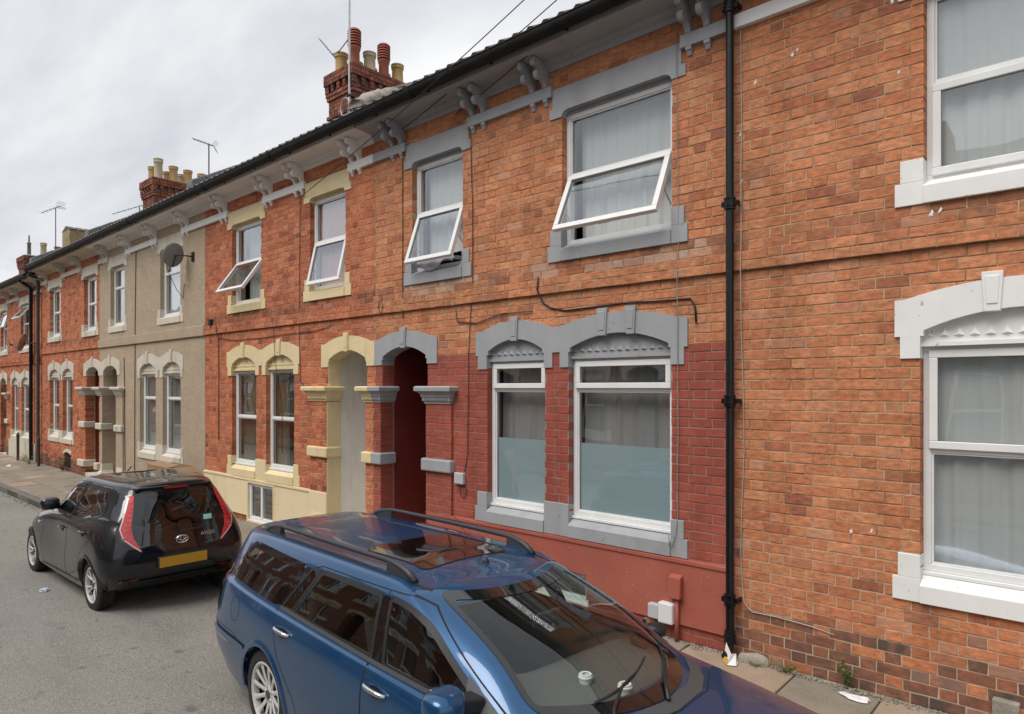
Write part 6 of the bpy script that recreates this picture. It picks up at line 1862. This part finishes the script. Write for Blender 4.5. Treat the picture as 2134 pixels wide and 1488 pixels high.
for i in range(5):
    X = -19.6 + i * 5.3
    h = thing('terraced_house', 'brick terraced house across the street, seen only as reflections in panes and car bodies', 'house', (X, -10.6, 0), math.pi, 'houses across the street')
    OXD[h.name] = 0
    st = ['stone_offwhite', 'cream_paint', 'white_paint', 'stone_offwhite', 'grey_paint'][i]
    ups = [(.85, 1.85), (3.4, 4.4)]; gr = [(2.3, 3.15), (3.5, 4.4)]; hs = []
    for a, b in ups:
        lintel(h, a, b, a - .12, b + .12, st); sill(h, [(a, b)], a - .17, b + .17, st, Z['sill_b'], Z['sill_t']); hs.append((a, b, 3.66, 5.2))
        window(h, a, b, 3.735, 5.085, [(1, 'fix', 0), (1, 'fix', 0)])
    for a, b in gr:
        hs.append((a, b, .84, 2.94)); window(h, a, b, .955, 2.57, [(1, 'fix', 0), (1, 'fix', 0)])
    arch_head(h, gr, 2.13, 4.57, st, [2.72, 3.95]); sill(h, gr, 2.13, 4.57, st, Z['gs_b'], Z['gs_t'])
    hs.append((.5, 1.45, 0, 2.94)); arch_head(h, [(.5, 1.45)], .3, 1.65, st, [.97], tymp=False, foot=2.5, jamb_d=.2); porch(h, .5, 1.45, 0, 'porch_red', 'dark_door')
    mortar(h, 0, 5.3, -.2, 5.72, hs, 'brick_plain', y0=0.0)
    MB().box(0, 5.3, -.035, 0, 3.24, 3.4).build('string_course', 'brick_plain', h)
    for a, b in ((0.0, .73), (1.97, 3.28), (4.52, 5.3)): rail(h, a, b, 'white_paint')
    eaves(h, 0, 5.3, 'white_paint', tiles=False)
    interior(h, 0, 5.3)
    MB().box(-.35, .35, 3.0, 4.3, 6.6, 8.7).build('chimney', 'brick_plain', h)
    FAR.append(h)
def copy_tree(o, parent=None):
    c = o.copy(); COL.objects.link(c)
    if parent is not None: c.parent = parent
    for ch in o.children: copy_tree(ch, c)
    return c
for i in range(5):
    c = copy_tree(FAR[i]); c.location = (-46.1 + i * 5.3, -10.6, 0)

# ================================================================== curtains behind the panes
curtain('net_curtain', 'pleated white net curtain in the upper right window of the orange house', -1.06, .06, 3.76, 5.06, .165, 'net_curtain', 9, .012, 1)
curtain('net_curtain', 'long white net curtain in the ground floor window of the orange house', -1.08, .01, .99, 2.55, .17, 'net_curtain', 7, .014, 2)
curtain('net_curtain', 'pale net curtain in the wide upper window with grey surround', -4.30, -3.14, 3.76, 5.06, .26, 'net_curtain', 8, .016, 3)
curtain('net_curtain', 'pale net curtain in the narrow upper window with grey surround', -6.73, -5.89, 3.95, 5.06, .24, 'net_curtain', 6, .014, 4)
curtain('curtain', 'dark grey curtain behind the wide frosted ground floor window', -4.22, -3.15, .99, 2.55, .24, 'curtain_grey', 7, .022, 5)
curtain('curtain', 'dark grey curtain behind the narrow frosted ground floor window', -5.40, -4.63, .99, 2.55, .24, 'curtain_grey', 6, .022, 6)
curtain('net_curtain', 'pinkish net in the upper cream window nearest the grey house', -9.15, -8.29, 3.76, 5.06, .15, 'net_pink', 5, .008, 7)
curtain('net_curtain', 'net curtain in the upper cream window with the wide open sash', -11.70, -11.2, 3.76, 5.06, .3, 'net_curtain_thin', 4, .014, 8)
curtain('curtain', 'tan curtain drawn aside in the left ground floor window of the cream house', -11.70, -11.25, .99, 2.55, .2, 'curtain_tan', 4, .02, 9)
curtain('curtain', 'tan curtain drawn aside in the right ground floor window of the cream house', -10.49, -10.15, .99, 2.55, .2, 'curtain_tan', 3, .02, 10)
curtain('net_curtain', 'white net behind the satellite dish in the pebbledashed house', -14.92, -13.99, 3.76, 5.06, .18, 'net_curtain', 5, .012, 11)
curtain('curtain', 'mauve curtain in the left upper window of the pebbledashed house', -17.95, -17.1, 3.76, 5.06, .2, 'lilac_cloth', 5, .015, 12)
curtain('net_curtain', 'net curtain in the left ground floor window of the pebbledashed house', -16.07, -15.25, .99, 2.55, .18, 'net_curtain_thin', 5, .012, 13)
curtain('net_curtain', 'net curtain in the right ground floor window of the pebbledashed house', -14.79, -13.97, .99, 2.55, .18, 'net_curtain_thin', 5, .012, 14)
for i, (a, b, z0, z1, lb) in enumerate(((-23.12, -22.15, 3.76, 5.06, 'upper left'), (-19.99, -19.08, 3.76, 5.06, 'upper right'), (-23.12, -22.29, .99, 2.55, 'lower left'), (-21.84, -21.05, .99, 2.55, 'lower right'))):
    curtain('net_curtain', 'grey net curtain in the %s window of the brick house left of the pebbledash' % lb, a, b, z0, z1, .2, 'net_curtain_thin', 5, .012, 20 + i)
# cloth caught under the open sash
m = MB(); rnd = random.Random(5); V = []; n = 16
for j in range(6):
    for i in range(n + 1):
        t = i / n; v = j / 5
        V.append((-6.62 + .66 * t, .20 - .26 * math.sin(v * 1.9) + .012 * math.sin(t * 17 + j), 3.80 + .13 * math.cos(v * 2.2) * (.7 + .4 * math.sin(t * 5)) - .02 * math.sin(t * 9 + v * 4)))
F = [(j * (n + 1) + i, j * (n + 1) + i + 1, (j + 1) * (n + 1) + i + 1, (j + 1) * (n + 1) + i) for j in range(5) for i in range(n)]
tag(m.add(V, F).build('cloth', 'lilac_cloth', smooth=True), 'crumpled pale lilac cloth hanging over the narrow grey sill under an open sash', 'cloth')

# ================================================================== cables, boxes, dishes, aerials
def cable(name, pts, r, mt, label, y=-.012, sagless=True):
    P = []
    for i, p in enumerate(pts):
        x, z = p[0], p[1]; yy = p[2] if len(p) > 2 else y
        if 3.22 < z < 3.49: yy = min(yy, -.046)
        P.append((x, yy, z))
    D = []
    for a, b in zip(P, P[1:]):
        k = max(1, int((Vector(b) - Vector(a)).length / .25))
        for j in range(k):
            q = Vector(a).lerp(Vector(b), j / k)
            if j: q += Vector((random.uniform(-.004, .004), 0, random.uniform(-.004, .004)))
            if 3.21 < q.z < 3.5 and q.y > -.05: q.y = -.045
            D.append(q)
    D.append(Vector(P[-1]))
    return tag(MB().tube(D, r, 6).build(name, mt, smooth=True), label, 'cable')
cable('cable', [(-4.643, 3.434), (-4.656, 3.298), (-4.603, 3.156), (-4.493, 3.097), (-4.303, 3.055), (-3.607, 3.073), (-2.905, 3.057), (-2.859, 2.976), (-2.85, 2.84)], .009, 'cable_black', 'black cable looping above the grey ground floor arches and hanging at its right end')
cable('cable', [(-5.70, 5.24), (-5.665, 4.4), (-5.665, 3.5), (-5.70, 3.1), (-5.735, 2.62), (-5.745, 1.5), (-5.80, 1.28)], .005, 'cable_brown', 'thin brown cable running down the wall beside the grey capital to a small box')
cable('cable', [(-6.905, 5.60), (-6.83, 5.466, -.03), (-6.895, 5.40, -.03), (-6.95, 5.2), (-6.95, 3.55), (-6.94, 3.15)], .005, 'cable_black', 'thin black cable dropping left of the narrow upper window with grey surround')
cable('cable', [(-3.033, 5.45), (-3.03, 5.34, -.03), (-3.03, 5.05, -.03), (-3.02, 3.6), (-3.018, 3.248), (-3.02, 2.9, -.03), (-3.028, 1.1), (-3.04, .95, -.03), (-3.07, .83, -.035), (-3.10, .84, -.035), (-3.11, .95, -.035)], .0038, 'cable_grey', 'thin painted cable down the right side of the wide grey windows, hooked at the sill')
cable('cable', [(-5.95, 3.19), (-5.93, 3.05), (-5.6, 3.01), (-5.2, 3.09), (-4.75, 3.08)], .006, 'cable_brown', 'thin brown cable sagging above the narrow grey arch')
cable('cable', [(-12.275, 3.40), (-12.26, 3.29), (-12.236, 3.16), (-12.236, 1.32)], .007, 'cable_black', 'black cable hanging down the left end of the cream house')
cable('cable', [(-12.236, 3.16), (-11.6, 3.09), (-10.757, 3.088), (-9.8, 3.11), (-8.999, 3.115), (-8.615, 3.157), (-8.565, 3.24)], .005, 'cable_black', 'thin black cable running below the string course of the cream house')
cable('cable', [(-10.249, 3.396), (-10.249, 3.102), (-10.16, 2.9, -.05), (-10.15, 2.76, -.05), (-10.14, 2.0, .07), (-10.127, 1.2, .07)], .005, 'cable_black', 'black cable dropping across the right ground floor window of the cream house')
cable('cable', [(-9.444, 5.20), (-9.465, 4.0), (-9.47, 3.504), (-9.47, 2.9), (-9.44, 2.36), (-9.34, 2.30)], .005, 'cable_black', 'thin black cable between the cream windows running down to the cream capital')
cable('cable', [(-7.413, 3.5), (-7.33, 3.333), (-7.361, 3.24), (-7.43, 3.33), (-7.40, 3.42)], .005, 'cable_black', 'short coil of black cable above the grey door arch')
cable('cable', [(-2.442, 5.55), (-2.435, 4.4), (-2.43, 3.265), (-2.438, 2.701), (-2.420, 2.2), (-2.413, 1.734), (-2.434, 1.249), (-2.442, .884), (-2.43, .645), (-2.413, .467), (-2.37, .42), (-2.339, .403), (-2.14, .408), (-1.876, .395), (-1.7, .37)], .0042, 'cable_white', 'pale cable beside the black downpipe curling away along the orange bricks')
cable('cable', [(-16.311, 5.45), (-16.369, 3.55), (-16.37, 3.1), (-16.398, .43)], .008, 'cable_brown', 'thin brown cable down the middle of the pebbledashed wall', y=-.016)
cable('cable', [(-17.059, 2.957), (-17.03, 2.4), (-16.998, .381)], .008, 'cable_brown', 'short brown cable beside the pebbledashed door pilaster', y=-.016)
tag(MB().box(-12.56, -12.46, -.07, 0, 3.41, 3.52).build('junction_box', 'black_trim', bevel=.01), 'small black lamp box at the left end of the cream house above the string course', 'box')
g = MB().box(-5.945, -5.79, -.05, .0, 1.13, 1.265).build('junction_box', 'box_grey', bevel=.012)
tag(g, 'small pale grey box on the red wall right of the grey band block', 'box')
cable('cable', [(-5.869, 1.135, -.02), (-5.878, 1.02), (-5.83, .975), (-5.79, .99), (-5.765, 1.09)], .005, 'cable_brown', 'short looped wire under the pale grey box on the red wall')
tag(MB().box(-3.293, -3.180, -.092, -.029, .165, .298).build('junction_box', 'box_grey', bevel=.01), 'small grey utility box left of the taller white box on the red plinth', 'box')
tag(MB().box(-3.178, -3.033, -.108, -.029, .150, .335).build('junction_box', 'box_white', bevel=.012), 'white utility box on the red plinth below the red cable cover', 'box')

def dish(c, wall, nrm, r, mt, label):
    root = thing('satellite_dish', label, 'satellite dish', wall)
    w = Vector(wall); c = Vector(c) - w; nrm = Vector(nrm).normalized()
    M = Matrix.Translation(c) @ nrm.to_track_quat('Z', 'Y').to_matrix().to_4x4()
    m = MB(); V = []; n = 28; k = 6
    for s in (0, 1):
        for i in range(k + 1):
            q = i / k * r
            for j in range(n):
                a = 2 * math.pi * j / n
                V.append((q * math.cos(a) * .92, q * math.sin(a), .16 * q * q / r - .008 * s))
    o = (k + 1) * n; F = []
    for i in range(k):
        for j in range(n):
            l = (j + 1) % n
            F.append((i * n + j, i * n + l, (i + 1) * n + l, (i + 1) * n + j)); F.append((o + i * n + l, o + i * n + j, o + (i + 1) * n + j, o + (i + 1) * n + l))
    for j in range(n):
        l = (j + 1) % n; F.append((k * n + j, k * n + l, o + k * n + l, o + k * n + j))
    m.add(V, F).xf(M).build('reflector', mt, root, smooth=True)
    f = M @ Vector((0, -r * .55, r * 1.05)); b0 = M @ Vector((0, -r * .95, -.02)); b1 = M @ Vector((0, 0, -.03))
    MB().tube([b1 + nrm * -.02, b0, f], .011, 8).build('feed_arm', 'black_trim', root)
    MB().tube([f - nrm * -.03, f - nrm * .05], .03, 10).build('feed_horn', 'black_trim', root)
    e = Vector((0, -.02, 0)); MB().tube([b1, Vector((b1.x * .3 + e.x, b1.y * .8, b1.z * .6)), Vector((0, -.12, 0)), e], .014, 8).build('mount_arm', 'black_trim', root)
    MB().box(-.06, .06, -.02, 0.0, -.09, .09).build('wall_plate', 'black_trim', root)
    return root
dish((-13.56, -.27, 4.80), (-13.34, 0, 4.78), (-.93, -.22, .28), .235, 'dish_grey', 'grey rusty satellite dish beside the upper right window of the pebbledashed house')
cable('cable', [(-13.72, 4.62, -.36), (-13.80, 4.45, -.26), (-13.98, 4.2, -.06), (-13.75, 4.02, -.03), (-13.72, 4.3, -.02)], .006, 'cable_black', 'black cable looping below the satellite dish')
dish((-24.75, -.30, 3.62), (-24.45, 0, 3.60), (-.5, -.8, .3), .28, 'dish_tan', 'tan satellite dish on the far house beside the twin downpipes')

def aerial(base, top, boom_dir, L, n, label, mt='aerial_metal', el=.16, mast_r=.016, boom_z=None, mast_mt=None, extra=None, shift=(0, 0, 0)):
    root = thing('television_aerial', label, 'aerial', base)
    b = Vector(base); t = Vector(top) - b
    MB().tube([(0, 0, 0), t], mast_r, 8).build('mast', mast_mt or mt, root)
    d = Vector(boom_dir).normalized(); o = (t if boom_z is None else Vector((0, 0, boom_z - b.z))) + Vector(shift)
    bm_ = MB().tube([o - d * L * .25, o + d * L * .75], .011, 6).build('boom', mt, root)
    side = d.cross(Vector((0, 0, 1))).normalized()
    if extra == 'v': side = Vector((0, 0, 1))
    for i in range(n):
        p = o + d * L * (-.2 + .93 * i / (n - 1)); hl = el * (1 - .3 * i / n)
        MB().tube([p - side * hl, p + side * hl], .0045, 5).build('element', mt, bm_)
    p = o - d * L * .26
    for s in (-1, 1):
        q = MB()
        for k in range(4): q.tube([p + Vector((0, 0, s * (.03 + k * .03))) - side * el - d * .02 * k, p + Vector((0, 0, s * (.03 + k * .03))) + side * el - d * .02 * k], .004, 4)
        q.build('reflector', mt, bm_)
    return root
aerial((-28.7, 1.5, 6.6), (-28.7, 1.5, 8.75), (-.9, -.3, -.12), 1.1, 6, 'tall television aerial on a thin mast above the far left roofs')
aerial((-24.65, 2.95, 8.0), (-24.65, 2.9, 8.35), (-.8, -.6, -.25), 1.3, 7, 'television aerial strapped to the side of the chimney with eight buff pots', el=.1)
aerial((-16.1, 1.5, 6.7), (-16.1, 1.5, 8.0), (-.6, -.75, .3), .5, 7, 'upright television aerial on a mast between the two chimneys', el=.14)
a4 = aerial((-12.40, 2.88, 7.75), (-12.40, 2.88, 11.6), (-.62, -.2, .75), .75, 9, 'long white aerial pole strapped to the chimney with two tall red pots', mast_mt='galvanised', mast_r=.024, boom_z=9.78, el=.10, shift=(-.95, .2, 0))
MB().tube([(0, 0, 2.0), (-.55, .12, 1.95), (-.95, .2, 2.03)], .012, 6).build('boom_arm', 'aerial_metal', a4)
MB().tube([(-.12 + .16 * math.cos(a), -.03, .55 + .19 * math.sin(a)) for a in [k * .2618 for k in range(24)]], .012, 6, closed=True).build('cable_coil', 'box_grey', a4)
for z in (.15, .45, .75): MB().box(-.05, .05, -.05, .12, z, z + .03).build('clamp', 'black_trim', a4)

# telegraph wires: from a pole on the pavement beyond the right edge to the house fronts
pole = thing('telegraph_pole', 'wooden telegraph pole on the pavement beyond the right edge, holding the overhead wires', 'pole', (3.1, -1.55, 0))
MB().lathe([(.13, -.1), (.125, 1.5), (.10, 8.2), (.09, 8.25)], (0, 0, 0), 14).build('shaft', 'pole_wood', pole, angle=40)
MB().lathe([(.13, 0), (.15, .03), (.15, .06), (.1, .08)], (0, 0, 7.6), 14).build('ring_head', 'galvanised', pole)
for (e, sag, lab) in (((-9.44, -.03, 5.17), .26, 'overhead wire ending beside the upper cream window'), ((-6.90, -.06, 5.56), .30, 'overhead wire ending at the eaves left of the narrow grey window'), ((-5.94, -.03, 5.50), .30, 'overhead wire ending at the grey eaves bracket between the grey windows')):
    a, b = Vector(e), Vector((3.0, -1.6, 7.65)); P = []
    for k in range(29):
        t = k / 28; q = a.lerp(b, t); q.z -= 4 * sag * t * (1 - t); P.append(q)
    tag(MB().tube(P, .0055, 5).build('overhead_wire', 'cable_black', smooth=True), lab, 'wire')

# ================================================================== small things on the ground
def crumple(name, c, r, mt, label, cat, seed, flat=.45, second=None):
    bm = bmesh.new(); bmesh.ops.create_icosphere(bm, subdivisions=3, radius=1)
    rnd = random.Random(seed); dirs = [(Vector((rnd.gauss(0, 1), rnd.gauss(0, 1), rnd.gauss(0, 1))).normalized(), rnd.uniform(.15, .6)) for _ in range(16)]
    for v in bm.verts:
        s = 1.0
        for d, a in dirs:
            q = v.co.normalized().dot(d)
            if q > .75: s -= a * (q - .75) * 2.5
        v.co = v.co * s
        v.co = Vector((v.co.x * r[0], v.co.y * r[1], v.co.z * r[2]))
        if v.co.z < 0: v.co.z *= .25
    me = bpy.data.meshes.new(name); bm.to_mesh(me); bm.free()
    me.materials.append(MATS[mt])
    if second:
        me.materials.append(MATS[second])
        for p in me.polygons:
            if p.center.x + p.center.z * .7 < -.02 * 1 and p.center.z < r[2] * .4: p.material_index = 1
    o = bpy.data.objects.new(name, me); COL.objects.link(o); o.location = c
    return tag(o, label, cat)
crumple('litter', (-1.50, -.17, .0), (.13, .055, .035), 'litter_white', 'torn white tissue lying at the foot of the orange wall', 'litter', 3)
# folded card food box leaning by the pipe
l = thing('food_packet', 'torn white and yellow card food packet at the foot of the black downpipe', 'litter', (-2.47, -.20, 0))
MB().add([(-.07, .03, 0), (.02, -.06, 0), (.03, .02, .11), (-.06, .09, .20), (.10, .0, .005), (.06, .09, .10)], [(0, 1, 2, 3), (1, 4, 5, 2)]).build('card_flap', 'litter_white', l)
MB().add([(-.073, .027, 0), (.017, -.063, 0), (.02, -.03, .055), (-.068, .05, .07)], [(0, 1, 2, 3)]).build('card_print', 'litter_yellow', l)
l.scale = (.72, .72, .72)
MB().add([(.02, -.06, .002), (.11, -.02, .002), (.09, .08, .012), (.0, .05, .012)], [(0, 1, 2, 3)]).build('card_base', 'litter_white', l)
crumple('litter', (-9.53, -3.31, ROAD_Z + .045), (.085, .055, .035), 'bag_plastic', 'crushed pale plastic scrap lying in the road left of the black hatchback', 'litter', 8)
crumple('litter', (-24.1, -.75, -.01), (.16, .1, .05), 'litter_white', 'white scrap of rubbish on the pavement below the twin downpipes', 'litter', 9)
crumple('rubble', (-2.33, -.03, 0), (.16, .06, .09), 'cement', 'lump of mortar at the foot of the wall right of the downpipe shoe', 'rubble', 10)
# rubble crumbs along the wall foot
m = MB(); rnd = random.Random(8)
for _ in range(1900):
    x = rnd.uniform(-6.4, 1.5); y = -.012 - abs(rnd.gauss(0, .04)); s = rnd.uniform(.002, .010)
    m.hexa([(x + dx * s * rnd.uniform(.6, 1), y + dy * s * rnd.uniform(.6, 1), pav_z(y) + (0 if dz_ == 0 else s * 1.1)) for dz_ in (0, 1) for dx, dy in ((-1, -1), (1, -1), (1, 1), (-1, 1))])
o = m.build('grit', 'cement'); stuff(o); tag(o, 'mortar crumbs and grit along the foot of the walls', 'grit')
bx = thing('cardboard_box', 'open brown cardboard box standing by the pebbledashed wall behind the black car', 'box', (-13.45, -.38, 0))
b = MB(); b.box(-.48, .48, -.24, -.233, 0, .80); b.box(-.48, .48, .233, .24, 0, .80); b.box(-.48, -.473, -.233, .233, 0, .80); b.box(.473, .48, -.233, .233, 0, .80); b.box(-.47, .47, -.23, .23, 0, .01)
bo = b.build('carton', 'cardboard', bx)
MB().hexa([(-.48, -.24, .80), (.48, -.24, .80), (.48, -.245, .805), (-.48, -.245, .805), (-.48, -.03, .86), (.48, -.03, .84), (.48, -.03, .845), (-.48, -.03, .865)]).build('flap', 'cardboard', bo)
MB().hexa([(.48, -.24, .79), (.485, -.24, .80), (.485, .24, .80), (.48, .24, .79), (.64, -.24, .70), (.645, -.24, .705), (.645, .24, .705), (.64, .24, .70)]).build('flap', 'cardboard', bo)
br = MB().tube([(-16.75, -.35, .0), (-16.45, -.06, .52)], .012, 8); br.box(-16.85, -16.68, -.41, -.29, 0, .05)
tag(br.build('broom', 'black_trim'), 'black stick leaning on the pebbledashed wall beside the door pilaster', 'broom')
def weed(c, n, h, sp, mt, label, seed, group='weeds along the wall foot'):
    rnd = random.Random(seed); root = thing('weed', label, 'weed', c, 0, group)
    st = MB(); lf = MB()
    for i in range(n):
        a = rnd.uniform(0, 6.28); d = rnd.uniform(.1, 1) * sp; hh = h * rnd.uniform(.4, 1); P = [Vector((0, 0, 0)), Vector((math.cos(a) * d * .4, math.sin(a) * d * .4, hh * .6)), Vector((math.cos(a) * d, math.sin(a) * d, hh))]
        st.tube(P, [.003, .002, .001], 4)
        for k in range(9):
            t = rnd.uniform(.2, 1); q = P[0].lerp(P[1], t * 2) if t < .5 else P[1].lerp(P[2], t * 2 - 1); b = rnd.uniform(0, 6.28); s = rnd.uniform(.012, .03) * (h / .18) ** .5
            u = Vector((math.cos(b), math.sin(b), rnd.uniform(-.2, .5))).normalized(); v = u.cross(Vector((0, 0, 1))).normalized()
            lf.add([q, q + u * s * .5 + v * s * .35, q + u * s * 1.2, q + u * s * .5 - v * s * .35], [(0, 1, 2, 3)])
    st.build('stem', mt, root); lf.build('leaf', mt, root)
weed((-2.05, -.06, 0), 12, .09, .14, 'weed_leaf', 'low green weed at the wall foot nearest the black downpipe', 1)
weed((-1.60, -.03, 0), 9, .20, .08, 'weed_leaf', 'taller green weed at the wall foot behind the white tissue', 2)
weed((-24.3, -.25, -.0), 26, .38, .5, 'weed_leaf', 'bushy green weeds around the feet of the twin downpipes', 3)
weed((-21.5, -.10, 0), 22, .45, .25, 'weed_leaf', 'green weed growing in front of the cellar arch of the far brick house', 4)
weed((-25.6, -.12, 0), 16, .3, .35, 'weed_dry', 'dry straw coloured weeds at the far house plinth', 5)
weed((-2.28, -.10, 0), 8, .04, .08, 'weed_leaf', 'tiny green tuft at the wall foot beside the mortar lump', 6)
for x, lab in ((-24.9 - .9, 'thin dark post on the pavement by the far house'), (-23.4, 'thin dark post at the wall left of the cellar arch')):
    tag(MB().lathe([(.04, -.1), (.04, .72), (.05, .74), (.045, .82), (.02, .86)], (x, -.22, 0), 12).build('bollard', 'rust', angle=40), lab, 'post')
text_mesh('8', .09, .002, 'house_number', 'lead', hP, Matrix.Translation((-17.33 + 18.79, -.085, 1.32)) @ Matrix.Rotation(R(90), 4, 'X'))

# loose grit in the gutter, leaves and moss in the joints
m = MB(); rnd = random.Random(18)
for _ in range(1500):
    x = rnd.uniform(-24, 2); y = KERB_Y - .01 - abs(rnd.gauss(0, .09)); s = rnd.uniform(.002, .009) * (1 if rnd.random() < .95 else 2.2)
    z0 = road_h(x, y)
    m.hexa([(x + dx * s * rnd.uniform(.5, 1), y + dy * s * rnd.uniform(.5, 1), z0 + (0 if k == 0 else s)) for k in (0, 1) for dx, dy in ((-1, -1), (1, -1), (1, 1), (-1, 1))])
o = m.build('grit', 'kerb_stone'); stuff(o); tag(o, 'loose grit lying in the gutter along the kerb', 'grit')
m = MB()
for _ in range(2200):
    yy = rnd.choice([-1.13, -.56, -.03, -.03, -1.66]) + rnd.gauss(0, .012); x = rnd.uniform(-24, 2); s = rnd.uniform(.006, .018); z0 = pav_z(yy) - .004
    a = rnd.uniform(0, 6.3); u = Vector((math.cos(a), math.sin(a), rnd.uniform(.2, .9))); v = Vector((-math.sin(a), math.cos(a), 0)); q = Vector((x, yy, z0))
    m.add([q, q + u * s * .5 + v * s * .3, q + u * s, q + u * s * .5 - v * s * .3], [(0, 1, 2, 3)])
o = m.build('moss', 'weed_leaf'); stuff(o); tag(o, 'moss and seedlings in the joints of the paving', 'moss')
